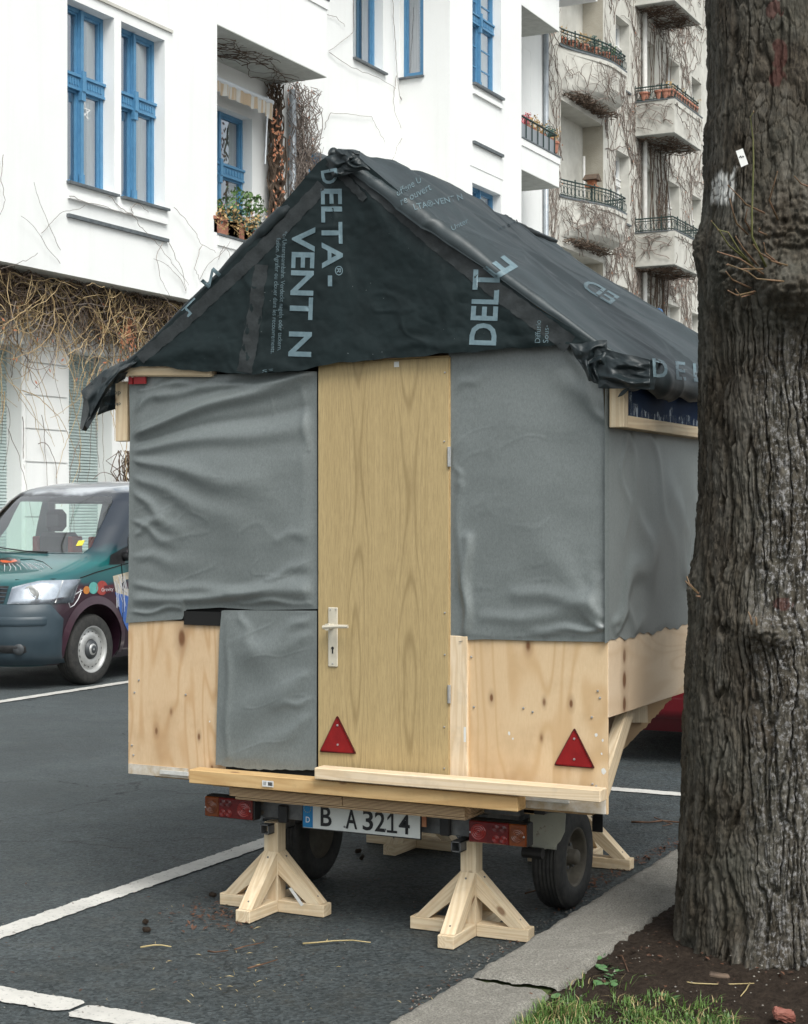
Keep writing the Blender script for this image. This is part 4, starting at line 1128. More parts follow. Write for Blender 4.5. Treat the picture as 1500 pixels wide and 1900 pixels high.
# whole cream facade
st_ = []
for i in range(240):
    y = R.uniform(YP + 0.05, 53)
    st_.append((y, R.uniform(4, 9), math.pi / 2 + R.gauss(0, 0.3)))
for i in range(260):
    st_.append((R.uniform(YP + 0.05, 53), R.uniform(8, 17), math.pi / 2 + R.gauss(0, 0.9)))
for a_, b_, nn in ((yL[1] + 0.05, yA[0] - 0.05, 26), (yA[1] + 0.1, yBw[0], 24), (YP + 0.05, yL[0] - 0.1, 30)):
    for i in range(nn): st_.append((R.uniform(a_, b_), R.uniform(4, 13), math.pi / 2 + R.gauss(0, 0.15)))
creeper('bare_creeper', 'mass of bare grey creeper stems spread over the cream facade', fx(XR), st_, 5, 34, 0.17, 0.0135, 0.75, 0.8, 'vine', (YP, 55, 2.5, 20), 0.085, leafp=0.012, skip=holes)
# on balcony fronts
def on_balcony(zb, zt, seed):
    st_ = [(R.uniform(yb0, yb1), R.uniform(zb, zt), R.uniform(0, 3.1)) for i in range(14)]
    creeper('bare_creeper', 'bare creeper stems climbing the long front of a box balcony', fx(XF2 + 0.03), st_, seed, 14, 0.12, 0.014, 0.7, 0.2, 'vine', (yb0, yb1, zb, zt), 0.2)
    st_ = [(R.uniform(XR, XF2), R.uniform(zb, zt), R.uniform(0, 3.1)) for i in range(12)]
    creeper('bare_creeper', 'bare creeper stems on the narrow near end of a box balcony', fy(yb0 - 0.02), st_, seed + 1, 12, 0.12, 0.016, 0.7, 0.2, 'vine', (XR, XF2, zb, zt), 0.2)
    st_ = [(R.uniform(XR, XF2), R.uniform(yb0, yb1), R.uniform(0, 6.2)) for i in range(40)]
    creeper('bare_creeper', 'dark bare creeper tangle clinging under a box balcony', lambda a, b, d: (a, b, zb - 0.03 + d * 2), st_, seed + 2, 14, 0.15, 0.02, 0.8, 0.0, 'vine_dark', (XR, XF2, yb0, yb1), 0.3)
for k in (-1, 0, 1): on_balcony(zb2_ + k * ST3, zt2 + k * ST3 - 0.1, 30 + k * 10)
# bulging fronts of the curved balconies
for k in (0, -1, -2):
    def fm(a, b, d):
        t = min(0.999, max(0, (a - (yL[0] - 0.15)) / (yL[1] - yL[0] + 0.17))) * 24; i = int(t)
        x = cpts[i][0] + (cpts[i + 1][0] - cpts[i][0]) * (t - i)
        return (x + 0.03 - d, a, b)
    zb_k = zc0 + k * ST3
    st_ = [(R.uniform(yL[0], yL[1]), zb_k + R.uniform(-0.05, 0.4), R.uniform(0.3, 2.8)) for i in range(16 + (10 if k else 0))]
    creeper('bare_creeper', 'bare creeper net over the bulging front of a curved balcony', fm, st_, 60 + k, 16, 0.11, 0.014, 0.7, 0.3, 'vine', (yL[0] - 0.1, yL[1], zb_k - 0.1, zc1 + k * ST3 - 0.1), 0.25)
    st_ = [(R.uniform(XR - 0.3, XR + 0.6), R.uniform(yL[0], yL[1]), R.uniform(0, 6.2)) for i in range(46)]
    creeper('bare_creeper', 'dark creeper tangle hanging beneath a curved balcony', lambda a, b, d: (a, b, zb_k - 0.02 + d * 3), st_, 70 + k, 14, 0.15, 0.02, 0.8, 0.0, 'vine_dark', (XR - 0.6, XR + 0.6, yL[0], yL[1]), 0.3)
# thick woody stems beside the box balconies
sm = MB(); R = random.Random(12)
for i in range(9):
    q = onX(1210 + R.uniform(-3, 26), 300, XR + 0.15); pts = []; y = q.y
    for j in range(22):
        pts.append((XR + 0.08 + R.uniform(0, 0.12), y, 3 + j * 0.62)); y += R.gauss(0, 0.09)
    sm.tube(pts, R.uniform(0.015, 0.035), 0.010, n=5, cap=False)
o = sm.build('creeper_stem', M['vine_dark']); tag(o, 'bundle of thick dark woody creeper stems rising past the box balconies', 'creeper', None, 'stuff')
# white building: loose strands
def pxstrand(mb, pts, X, r=0.010, wob=0.03, seed=0):
    wob = wob * 0.35; r = r * 0.62
    R = random.Random(seed); out = []
    P = [onX(a, b, X) for a, b in pts]
    for i in range(len(P) - 1):
        for k in range(5):
            q = P[i].lerp(P[i + 1], k / 5); out.append(q + Vector((R.uniform(0.005, 0.03), R.gauss(0, wob), R.gauss(0, wob))))
    out.append(P[-1]); mb.tube(out, r, r * 0.6, n=3, cap=False)
w1 = MB()
for i, p in enumerate([[(728, -10), (729, 40), (733, 90), (735, 140), (741, 180), (752, 200), (757, 225), (748, 250), (735, 275), (728, 300)],
                       [(735, 140), (728, 190), (734, 215), (745, 240)], [(741, 180), (765, 215), (772, 235), (758, 248)], [(655, 0), (655, 60), (610, 95)],
                       [(610, 98), (650, 125), (700, 145), (735, 165)], [(600, 240), (612, 210), (650, 213), (690, 218), (700, 240), (715, 270)],
                       [(748, 250), (765, 280), (770, 310)], [(560, 20), (620, 30), (640, 50)]]):
    pxstrand(w1, p, XR + 0.03, 0.011, 0.025, i)
o = w1.build('bare_creeper', M['vine']); tag(o, 'thin bare creeper strands straggling over the white wall between the blue windows', 'creeper')
w2 = MB(); R = random.Random(5)
for i, p in enumerate([[(200, 364), (222, 388), (246, 400), (262, 425), (285, 447), (310, 478), (330, 505), (350, 530)], [(246, 400), (240, 385), (255, 378), (275, 395)],
                       [(320, 386), (340, 405), (360, 430), (372, 455), (400, 470)], [(372, 455), (360, 500), (370, 520)], [(125, 364), (170, 378), (215, 392), (246, 400)],
                       [(300, 450), (288, 480), (296, 520), (315, 550)], [(310, 450), (335, 500), (345, 545)], [(404, 480), (415, 455), (425, 470), (420, 500)], [(0, 500), (40, 488), (70, 470)], [(5, 290), (0, 330), (8, 370), (0, 400)]]):
    pxstrand(w2, p, XB + 0.05, 0.009, 0.025, 20 + i)
for i in range(10):
    y0 = R.uniform(17.5, 22.0); z0 = ZF + R.uniform(-0.1, 0.5); pts = []; a = R.uniform(0.6, 2.5); y, z = y0, z0
    for j in range(16): pts.append((XB + 0.03 + 0.004 * j, y, z)); y += math.cos(a) * 0.07; z += math.sin(a) * 0.07; a += R.uniform(-0.22, 0.2)
    if i % 2: w2.tube(pts, 0.0045, 0.003, n=3, cap=False)
o = w2.build('bare_creeper', M['vine']); tag(o, 'thin brown creeper strands trailing below the leftmost blue windows', 'creeper')
# upper balcony soffit and loggia corner
st_ = [(R.uniform(XR, XB - 0.2), R.uniform(Y403, 25.7), R.uniform(0, 6.2)) for i in range(16)]
zs_ = onX(403, 45, XB).z
creeper('bare_creeper', 'bare creeper stems spreading under the upper white balcony', lambda a, b, d: (a, b, zs_ - 0.03 + d), st_, 91, 18, 0.12, 0.012, 0.4, 0.0, 'vine_dark', (XR, XB - 0.1, Y403, 25.7), 0.25)
st_ = [(R.uniform(onX(530, 0, XR).y, onX(568, 0, XR).y), R.uniform(5, 8), math.pi / 2 + R.gauss(0, 0.2)) for i in range(70)]
creeper('bare_creeper', 'thick curtain of bare brown creeper hanging beside the white loggia', fx(XR + 0.05), st_, 93, 34, 0.13, 0.015, 0.45, 1.0, 'vine', (onX(525, 0, XR).y, onX(582, 0, XR).y, 4.9, onX(545, 152, XR).z), 0.14, lift=0.12, leafp=0.05)
sm = MB()
for i in range(34):
    q = onX(505 + R.uniform(-2, 22), 260, XR + 0.2); pts = []; y = q.y
    for j in range(24): pts.append((XR + 0.05 + R.uniform(0, 0.25), y + R.gauss(0, 0.04), 4.9 + j * (zs_ - 4.95) / 23))
    sm.tube(pts, R.uniform(0.015, 0.045), 0.012, n=4, cap=False)
o = sm.build('creeper_stem', M['vine_dark']); tag(o, 'bundle of dark rusty creeper trunks beside the loggia and its awning', 'creeper', None, 'stuff')
lf = MB()
for i in range(70):
    q = onX(507 + R.uniform(-3, 20), R.uniform(200, 400), XR + 0.35); u = Vector((0.1, R.uniform(-1, 1), R.uniform(-1, 1))).normalized() * 0.045; w = u.cross(Vector((1, 0, 0))) * 0.6; lf.quad(q - u, q + w, q + u, q - w)
lf.build('dry_leaves', M['vine_red'], o)
# golden tangle below the near bay
def tangle(cnt, seed, matn, y0, y1, zlo, zhi, x0, x1, rr, L, curl, grav=0.0):
    R = random.Random(seed); mb = MB()
    for i in range(cnt):
        p = Vector((R.uniform(x0, x1), R.uniform(y0, y1), zhi - (zhi - zlo) * R.random() ** 1.6)); a = R.uniform(0, 6.28); c = R.gauss(0, curl); pts = []
        e = R.uniform(-0.5, 0.5)
        for j in range(R.randint(12, 24)):
            pts.append(p.copy()); a += c + R.gauss(0, 0.10)
            if grav: a += math.sin(-math.pi / 2 - a) * grav
            p += Vector((math.sin(e) * 0.03 + R.gauss(0, 0.012), math.cos(a) * L, math.sin(a) * L))
            if p.z > zhi + 0.02: p.z = zhi; a = -a
        mb.tube(pts, rr * R.uniform(0.7, 1.3), rr * 0.5, n=3, cap=False)
    return mb
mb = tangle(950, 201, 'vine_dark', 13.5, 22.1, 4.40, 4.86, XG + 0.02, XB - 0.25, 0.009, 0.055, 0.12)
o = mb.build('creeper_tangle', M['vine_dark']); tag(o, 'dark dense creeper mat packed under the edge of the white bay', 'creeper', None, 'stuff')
mb = tangle(520, 202, 'vine_gold', 13.5, 23.5, 4.05, 4.8, XG + 0.08, XB - 0.15, 0.0075, 0.075, 0.13)
mb2 = tangle(150, 203, 'vine_gold', 13.5, 23.5, 2.9, 4.5, XG + 0.12, XG + 0.5, 0.0065, 0.085, 0.06, 0.12)
mb.add(mb2.v, mb2.f)
o = mb.build('creeper_tangle', M['vine_gold']); tag(o, 'golden brown curling creeper hanging under the white bay above the shutters', 'creeper', None, 'stuff')
mb = tangle(330, 205, 'vine', 13.5, 23.5, 4.1, 4.86, XG + 0.04, XB - 0.2, 0.009, 0.06, 0.10)
mb2 = tangle(26, 206, 'vine', 16.5, 22, 2.0, 4.3, XG + 0.1, XG + 0.2, 0.006, 0.08, 0.02, 0.3); mb.add(mb2.v, mb2.f)
o = mb.build('creeper_tangle', M['vine']); tag(o, 'grey brown creeper strands dangling over the pier and roller shutters', 'creeper', None, 'stuff')
lf = MB(); R = random.Random(77)
for i in range(120):
    q = onX(R.gauss(238, 9) if i < 90 else R.uniform(0, 240), (R.gauss(622, 24) if i < 90 else R.uniform(560, 720)), XG + 0.45)
    u = Vector((0.1, R.uniform(-1, 1), R.uniform(-1, 1))).normalized() * 0.04; w = u.cross(Vector((1, 0, 0))) * 0.45; lf.quad(q - u, q + w, q + u, q - w)
lo = lf.build('dry_leaf_cluster', M['vine_red']); tag(lo, 'rusty dry leaf cluster caught in the creeper above the left roof flap', 'dry leaves', None, 'stuff')
mb = MB()
for i in range(26):
    q = onX(R.uniform(222, 245), 880, XG + 0.3); pts = []; z = 1.2
    for j in range(9): pts.append((XG + 0.3 + R.gauss(0, 0.05), q.y + R.gauss(0, 0.09), z)); z += 0.16
    mb.tube(pts, 0.014, 0.006, n=4)
o = mb.build('bare_shrub', M['vine_dark']); tag(o, 'leafless dark shrub against the wall behind the van and the left hut corner', 'shrub')
# ================================================================== the hut on its trailer
YF = 5.32
hut = empty('hut_trailer', (-2.9, YF, 0), 'gabled plywood hut on a trailer, wrapped in grey fabric under a black roof membrane', 'hut trailer')
XL, XRt = onY(238, 1440, YF).x, onY(1128, 1440, YF).x
def pl(px, Y): return onY(px, 1000, Y).x
M['ply_left'] = plywood('ply_left', (0.69, 0.52, 0.335), (0.52, 0.32, 0.16), [(0.02, 0.24, 0.030), (-0.10, -0.13, 0.012), (0.10, -0.14, 0.010), (-0.03, -0.05, 0.008), (0.16, -0.26, 0.012)], 1.3)
M['ply_right'] = plywood('ply_right', (0.71, 0.54, 0.345), (0.55, 0.36, 0.185), [(-0.17, 0.08, 0.011), (0.03, 0.075, 0.009), (0.13, 0.075, 0.012), (-0.03, 0.27, 0.016), (0.02, -0.05, 0.008)], 7.7)
M['side_ply'] = plywood('side_board_ply', (0.74, 0.59, 0.43), (0.62, 0.45, 0.29), [(-0.80, 0.13, 0.026), (-0.80, 0.060, 0.030), (-0.80, -0.025, 0.036), (-0.80, -0.11, 0.032)], 4.1, vertical=False)
M['ply_plain'] = plywood('ply_plain', (0.50, 0.35, 0.19), (0.36, 0.21, 0.09), [], 9.0)

# core (walls behind the cloth)
box('side_wall', (XL + 0.0, YF + 0.03, 0.55), (XL + 0.02, 7.25, 2.08), M['ply_plain'], hut)
box('side_wall', (XRt - 0.03, YF + 0.03, 1.06), (XRt - 0.012, 7.25, 2.08), M['ply_plain'], hut)
box('end_wall', (XL, 7.235, 0.55), (-2.6, 7.25, 2.08), M['ply_plain'], hut); box('end_wall', (-2.599, 7.235, 0.95), (XRt - 0.012, 7.25, 2.08), M['ply_plain'], hut); box('deck', (-2.6, 5.75, 0.95), (XRt - 0.03, 7.23, 0.965), M['ply_plain'], hut)
mk('end_gable', [(XL, 7.25, 2.08), (XRt, 7.25, 2.08), (-2.92, 7.25, 2.76), (XL, 7.235, 2.08), (XRt, 7.235, 2.08), (-2.92, 7.235, 2.76)], [(0, 1, 2), (5, 4, 3), (0, 3, 4, 1), (1, 4, 5, 2), (2, 5, 3, 0)], M['ply_plain'], hut)
box('light_block_sheet', (XL + 0.03, YF + 0.012, 0.56), (XRt - 0.035, YF + 0.03, 2.09), M['void'], hut)  # black sheet added behind the rear face to block light
box('floor', (XL + 0.1, YF + 0.04, 0.5), (-2.50, 7.1, 0.53), M['ply_plain'], hut)
box('floor', (-2.50, YF + 0.04, 0.5), (XRt - 0.07, 5.42, 0.53), M['ply_plain'], hut)
# rear plywood
zt_l = 1.125
xL2 = pl(412, YF)
def sheet(name, x0, x1, z0, z1, mat, y0=YF, th=0.012):
    o = box(name, (x0, y0, z0), (x1, y0 + th, z1), mat, hut, 0.001); return o
sheet('plywood_panel', XL, xL2 + 0.03, 0.512, zt_l, M['ply_left'])
xr0 = pl(868, YF)
sheet('plywood_panel', xr0, XRt, 0.515, 1.11, M['ply_right'])
# side board
sb = box('side_board', (XRt - 0.012, YF + 0.001, 0.846), (XRt + 0.003, 7.25, 1.125), M['side_ply'], hut, 0.001)
# smeared paint and metal strip on the lower edges
box('painted_edge', (XL + 0.004, YF - 0.004, 0.513), (pl(350, YF), YF - 0.0005, 0.552), M['white_dirty'], hut)
box('metal_strip', (pl(300, YF), YF - 0.012, 0.524), (pl(352, YF), YF - 0.005, 0.539), M['white_metal'], hut)
box('bottom_rail', (pl(958, YF), YF - 0.012, 0.516), (XRt - 0.004, YF - 0.001, 0.578), M['white_dirty'], hut, 0.002)
box('metal_strip', (pl(966, YF), YF - 0.024, 0.545), (pl(1060, YF), YF - 0.013, 0.560), M['white_metal'], hut, 0.001)
# post right of the door
lumber('door_post', (pl(851.5, 5.31), 5.3325, 0.60), (pl(851.5, 5.31), 5.3325, 1.108), pl(868, 5.31) - pl(835.5, 5.31), 0.05, M['pine_white'], hut)
# planks across the foot
xa, xb = pl(349, 5.22), pl(960, 5.22)
lumber('sill_beam', (xa, 5.262, 0.54), (xb, 5.262, 0.541), 0.075, 0.052, M['pine_orange'], hut, up=(0, 0, 1), b=0.003)
xa, xb = pl(583, 5.20), pl(1114, 5.20)
lumber('threshold_plank', (xa, 5.235, 0.595), (xb, 5.235, 0.596), 0.068, 0.042, M['pine_white'], hut, up=(0, 0, 1), b=0.003)
x1, xm, x2 = pl(427, 5.28), pl(636, 5.28), pl(863, 5.28)
box('plywood_packing', (x1, 5.275, 0.470), (xm - 0.001, 5.7, 0.502), M['ply_edge'], hut, 0.001)
box('plywood_packing', (xm + 0.001, 5.278, 0.470), (x2, 5.7, 0.502), M['ply_edge'], hut, 0.001)
box('plywood_packing', (x1 + 0.02, 5.285, 0.457), (x2, 5.7, 0.468), M['ply_edge'], hut, 0.001)
# bracing under the right side
lumber('strut', onX(1163, 1316, -1.932), onX(1111, 1484, -1.932), 0.068, 0.04, M['pine'], hut, up=(1, 0, 0))
def xpoly(name, pts, X, th, mat):
    mb = MB(); mb.prism([onX(a, b, X) for a, b in pts], (-th, 0, 0)); o = mb.build(name, mat, hut); fixnormals(o); return o
jag = []
R = random.Random(4)
for i in range(40):
    t = i / 39; jag.append((1254 + (1138 - 1254) * t + R.uniform(-1.5, 1.5), 1288 + (1412 - 1288) * (t ** 0.95) + R.uniform(-2.0, 2.0)))
xpoly('brace_panel', [(1130, 1290)] + jag + [(1130, 1412)], -1.99, 0.014, M['ply_plain'])
xpoly('spacer_block', [(1160, 1318), (1202, 1310), (1203, 1342), (1164, 1342)], -1.965, 0.02, M['pine'])

# ---- cloth panels ------------------------------------------------------------
def folds(PX, PY, lst):
    h = np.zeros_like(PX)
    for (ax, ay, bx, by, w0, w1, amp) in lst:
        dx, dy = bx - ax, by - ay; L = math.hypot(dx, dy)
        t = ((PX - ax) * dx + (PY - ay) * dy) / (L * L)
        d = ((PX - ax) * (-dy) + (PY - ay) * dx) / L
        tc = np.clip(t, 0, 1)
        w = (w0 + (w1 - w0) * tc) * 0.8
        end = np.where(t < 0, np.exp(-((t * L) / w) ** 2), np.where(t > 1, np.exp(-(((t - 1) * L) / (w * 1.5)) ** 2), 1))
        wob = d + 3.5 * np.sin(tc * 9 + ax)
        h += 0.85 * amp * np.exp(-(wob / w) ** 2) * end * (0.35 + 0.65 * np.sin(math.pi * np.clip(tc * 0.9 + 0.05, 0, 1)) ** 0.5)
    return h
def cloth(name, left, right, top, bottom, Y, lst, mat, nu=150, nv=180, base=0.004, noise_amp=0.003, seed=1, label=None, extra=None, wrap=False):
    u = np.linspace(0, 1, nu)[:, None]; v = np.linspace(0, 1, nv)[None, :]
    lx = np.interp(v, [q[0] for q in left], [q[1] for q in left]); rx = np.interp(v, [q[0] for q in right], [q[1] for q in right])
    PX = lx + (rx - lx) * u
    ty = np.interp(PX, [q[0] for q in top], [q[1] for q in top]); by = np.interp(PX, [q[0] for q in bottom], [q[1] for q in bottom])
    PY = ty + (by - ty) * v
    h = folds(PX, PY, lst) + noise_amp * 0.55 * fbm(PX / 95, PY / 60, seed=seed, octv=2)
    h += noise_amp * 0.15 * np.maximum(0, fbm(PX / 60 + PY / 90, PY / 22, seed=seed + 5, octv=2))
    h += noise_amp * 0.3 * np.maximum(0, 1 - 6 * np.abs(fbm(PX / 90, PY / 50 + PX / 160, seed=seed + 9, octv=2))) * sstep(0.1, 0.5, fbm(PX / 120, PY / 90, seed=seed + 12, octv=2) + 0.3)
    if extra is not None: h += extra(PX, PY)
    e = np.minimum.reduce([(PX - lx), (rx - PX) + (40 if wrap else 0), (by - PY) * 1.0 + 3]); edge = sstep(0, 26, e)
    h = base + np.maximum(h * edge, -0.004)
    x = (PX - CX) / FP; t = (Y - 0) / (x * ST + CT)
    P = np.stack([(x * CT - ST) * t, np.full_like(t, Y) - h, CH - (PY - CY) / FP * t], 2)
    return grid(name, P, mat, hut)
A = 1.0
Lf = [(243, 806, 600, 688, 8, 22, 0.030), (243, 822, 600, 752, 7, 20, -0.010), (250, 835, 600, 790, 9, 30, 0.016), (243, 850, 470, 905, 6, 30, 0.016),
      (243, 880, 420, 960, 7, 26, 0.010), (243, 905, 330, 985, 6, 20, 0.012), (243, 960, 320, 1010, 5, 14, 0.009), (255, 990, 310, 955, 6, 14, 0.009),
      (243, 765, 330, 712, 6, 16, 0.012), (300, 735, 590, 697, 10, 10, 0.012), (262, 722, 420, 705, 6, 12, 0.008),
      (240, 1118, 590, 1098, 13, 16, 0.020), (240, 1088, 430, 1098, 8, 14, 0.010), (430, 1100, 590, 1080, 9, 20, 0.012), (590, 1122, 450, 1118, 10, 6, 0.012), (500, 1075, 592, 1040, 6, 18, 0.008),
      (243, 1030, 350, 1045, 6, 24, 0.008), (520, 1000, 592, 985, 10, 20, 0.006), (300, 880, 560, 850, 30, 50, 0.008),
      (240, 1140, 345, 1128, 5, 7, 0.010), (560, 720, 592, 900, 8, 10, 0.006)]
cloth('grey_fabric', [(0, 241), (0.22, 243), (0.5, 241), (0.9, 240), (1, 235)], [(0, 590), (1, 591)],
      [(235, 702), (330, 699), (592, 690)], [(235, 1157), (290, 1153), (340, 1150), (347, 1132), (410, 1128), (480, 1133), (592, 1131)], YF - 0.002, Lf, M['grey_fabric'], 190, 230, 0.006, 0.0035, 11,
      extra=lambda a, b: 0.030 * np.exp(-((a - 430) / 130) ** 2 - ((b - 900) / 170) ** 2))
box('gap_shade_strip', (pl(344, YF), YF - 0.010, 1.112), (pl(416, YF), YF - 0.006, 1.165), M['void'], hut)  # black strip standing in for the shade in the gap between cloths
Lw = [(425, 1150, 425, 1400, 9, 9, 0.008), (588, 1180, 440, 1230, 12, 40, 0.010), (588, 1250, 450, 1330, 12, 40, 0.009), (588, 1330, 470, 1400, 10, 30, 0.008), (590, 1140, 520, 1180, 8, 18, 0.008),
      (450, 1140, 470, 1200, 8, 16, 0.006), (588, 1300, 520, 1310, 6, 12, 0.005), (430, 1160, 540, 1290, 30, 40, 0.008)]
bot = [(400, 1421)] + [(404 + i * 8, 1420 + 9 * math.sin(min(1, i / 14) * 1.6) + random.uniform(-1.5, 1.5)) for i in range(23)] + [(600, 1428)]
cloth('grey_fabric', [(0, 414), (0.15, 410), (0.7, 405), (1, 403)], [(0, 591), (1, 590)], [(400, 1137), (420, 1133), (592, 1134)], bot, YF - 0.005, Lw, M['grey_fabric'], 110, 170, 0.010, 0.003, 15)
mbv = MB(); mbv.box((pl(420, YF), YF - 0.003, 0.552), (pl(592, YF), YF - 0.001, 1.12)); mbv.build('dark_gap', M['void'], hut)  # black sheet standing in for the shade behind the hanging cloth
Rf = [(868, 1000, 866, 1180, 12, 9, 0.020), (1118, 1166, 1060, 1105, 7, 30, 0.012), (1110, 1160, 1100, 1060, 7, 22, 0.008), (1124, 1168, 1000, 1172, 6, 14, 0.010), (1124, 1150, 1020, 1020, 10, 40, 0.008),
      (1060, 650, 1122, 760, 12, 26, 0.010), (1125, 780, 1040, 690, 8, 30, 0.008), (900, 1150, 1100, 1140, 14, 20, 0.008), (840, 720, 900, 700, 6, 14, 0.004), (850, 1180, 1120, 1182, 6, 6, 0.003),
      (850, 900, 852, 1100, 10, 12, 0.008), (960, 1100, 1120, 1120, 16, 24, 0.010), (838, 850, 860, 900, 5, 12, 0.006)]
bot = [(834, 1193), (860, 1189), (900, 1187), (1000, 1190), (1128, 1192)]
cloth('grey_fabric', [(0, 834), (1, 835)], [(0, 1070), (0.15, 1122), (0.3, 1127), (1, 1129)], [(834, 655), (960, 644), (1060, 640), (1130, 640)], bot, YF - 0.002, Rf, M['grey_fabric'], 160, 230, 0.006, 0.003, 21,
      wrap=True, extra=lambda a, b: 0.014 * np.exp(-((a - 980) / 110) ** 2 - ((b - 900) / 200) ** 2))
# side cloth in the plane of the right wall
ys = np.linspace(YF - 0.026, 7.26, 190); zs = np.linspace(1.10, 2.10, 150)
Yg, Zg = np.meshgrid(ys, zs, indexing='ij')
def wfold(Yg, Zg, lst):
    return folds(Yg * 100, Zg * 100, [(a * 100, b * 100, c * 100, d * 100, w0 * 100, w1 * 100, h) for a, b, c, d, w0, w1, h in lst])
hh = 0.6 * wfold(Yg, Zg, [(5.34, 1.16, 5.75, 1.42, .02, .10, .02), (5.34, 1.16, 5.65, 1.16, .02, .05, .012), (6.35, 1.12, 6.0, 1.60, .02, .09, .022), (6.35, 1.12, 6.15, 1.5, .015, .05, .016), (6.35, 1.12, 6.3, 1.6, .015, .05, .016), (6.4, 1.12, 6.6, 1.6, .02, .08, .02),
                    (5.5, 1.82, 5.75, 1.3, .03, .06, .014), (5.75, 1.82, 6.05, 1.3, .03, .07, .012), (5.45, 1.8, 5.5, 1.45, .02, .04, .01)]) + 0.002 * fbm(Yg * 5, Zg * 3.5, seed=41, octv=2) + 0.016 * np.exp(-((Yg - 5.9) / .3) ** 2 - ((Zg - 1.5) / .25) ** 2)
ed = sstep(0, 0.06, Yg - YF) * sstep(0, 0.03, Zg - 1.09)
wv = 0.006 * np.sin(Yg * 23) + 0.004 * np.sin(Yg * 61)
grid('grey_fabric', np.stack([XRt - 0.001 + 0.007 * sstep(0, 0.02, Yg - YF + 0.026) + hh * ed, Yg, Zg - wv * (1 - sstep(0, 0.06, Zg - 1.1)) + 0.008], 2), M['grey_fabric'], hut)
# hem staples and screws
def disc(name, c, nrm, r, mat, parent, n=8):
    mb = MB(); mb.lathe(Vector(c), nrm, [(0.0005, 0.0035), (r * 0.8, 0.003), (r, 0.0)], n); return mb.build(name, mat, parent)
for i, (a, b) in enumerate([(1110, 1283), (1114, 1296), (1099, 1332), (880, 1313), (972, 1315), (989, 1322), (1107, 1460), (258, 1263), (250, 1286), (345, 1290), (245, 1384), (248, 1402), (1100, 1456), (875, 1220)]):
    disc('screw', onY(a, b, YF - 0.001), (0, -1, 0), 0.0045, M['steel_bright'], hut)
for i, (a, b) in enumerate([(852, 1192), (905, 1184), (960, 1184), (1010, 1184), (1062, 1181), (1108, 1173)]):
    q = onY(a, b, YF - 0.016); lumber('staple', q, q + Vector((0.014, 0, 0.004)), 0.002, 0.002, M['steel'], hut, b=0)

# ---- door --------------------------------------------------------------------
DY = 5.302
dx0, dx1, dz0, dz1 = pl(590.5, DY), pl(832.5, DY), 0.603, onY(711, 669, DY).z
door = box('door', (dx0, DY, dz0), (dx1, DY + 0.028, dz1), M['door'], hut, 0.0015)
box('edge_strip', (dx1 + 0.0005, DY + 0.004, dz0), (dx1 + 0.004, DY + 0.028, dz1), M['edge'], door)
box('edge_strip', (dx0, DY + 0.004, dz1 + 0.0005), (dx1, DY + 0.028, dz1 + 0.006), M['edge'], door)
hp0, hp1 = onY(610, 1238, DY), onY(628, 1128, DY)
box('lock_plate', (hp0.x, DY - 0.006, hp0.z), (hp1.x, DY - 0.0005, hp1.z), M['ivory'], door, 0.003)
hx = (hp0.x + hp1.x) / 2; hz = onY(619, 1163, DY).z
mb = MB(); mb.tube([(hx, DY - 0.005, hz), (hx, DY - 0.035, hz)], 0.009, n=10)
mb.tube([(hx - 0.018, DY - 0.045, hz - 0.002), (hx + 0.0, DY - 0.046, hz), (hx + 0.04, DY - 0.046, hz + 0.003), (hx + 0.085, DY - 0.044, hz + 0.004)], 0.0085, 0.0065, n=8); mb.tube([(hx, DY - 0.03, hz), (hx, DY - 0.05, hz)], 0.013, n=10)
mb.build('handle', M['ivory'], door, False)
kz = onY(618, 1207, DY).z
mb = MB(); mb.lathe((hx, DY - 0.006, kz + 0.007), (0, -1, 0), [(0.0001, 0.001), (0.006, 0.001)], 10); mb.box((hx - 0.0028, DY - 0.0072, kz - 0.013), (hx + 0.0028, DY - 0.0068, kz + 0.006)); mb.build('keyhole', M['void'], door)
for a, b in ((613.5, 1132), (624, 1132), (618, 1232)): disc('screw', onY(a, b, DY - 0.006), (0, -1, 0), 0.003, M['steel_bright'], door)
for a, b in ((629, 1427), (672, 1429), (713, 1431), (752, 1435), (791, 1438), (825, 1427), (825, 1350), (826, 1138), (826, 1216), (825, 820), (826, 692)):
    disc('screw', onY(a, b, DY), (0, -1, 0), 0.0035, M['steel_bright'], door)
box('paper_tag', (onY(732, 0, DY).x, DY - 0.002, onY(736, 682, DY).z), (onY(741, 0, DY).x, DY - 0.0005, onY(736, 672, DY).z), M['paper'], door)
for (ya, yb) in ((830, 867), (1272, 1306)):
    za, zb_ = onY(833, ya, DY).z, onY(833, yb, DY).z
    h_ = box('hinge', (dx1 - 0.003, DY - 0.004, zb_), (dx1 + 0.010, DY + 0.001, za), M['steel_bright'], door, 0.001)
    mb = MB(); mb.tube([(dx1 + 0.005, DY - 0.006, zb_ + 0.001), (dx1 + 0.005, DY - 0.006, za - 0.001)], 0.005, n=8); mb.build('hinge_pin', M['steel_bright'], h_, False)
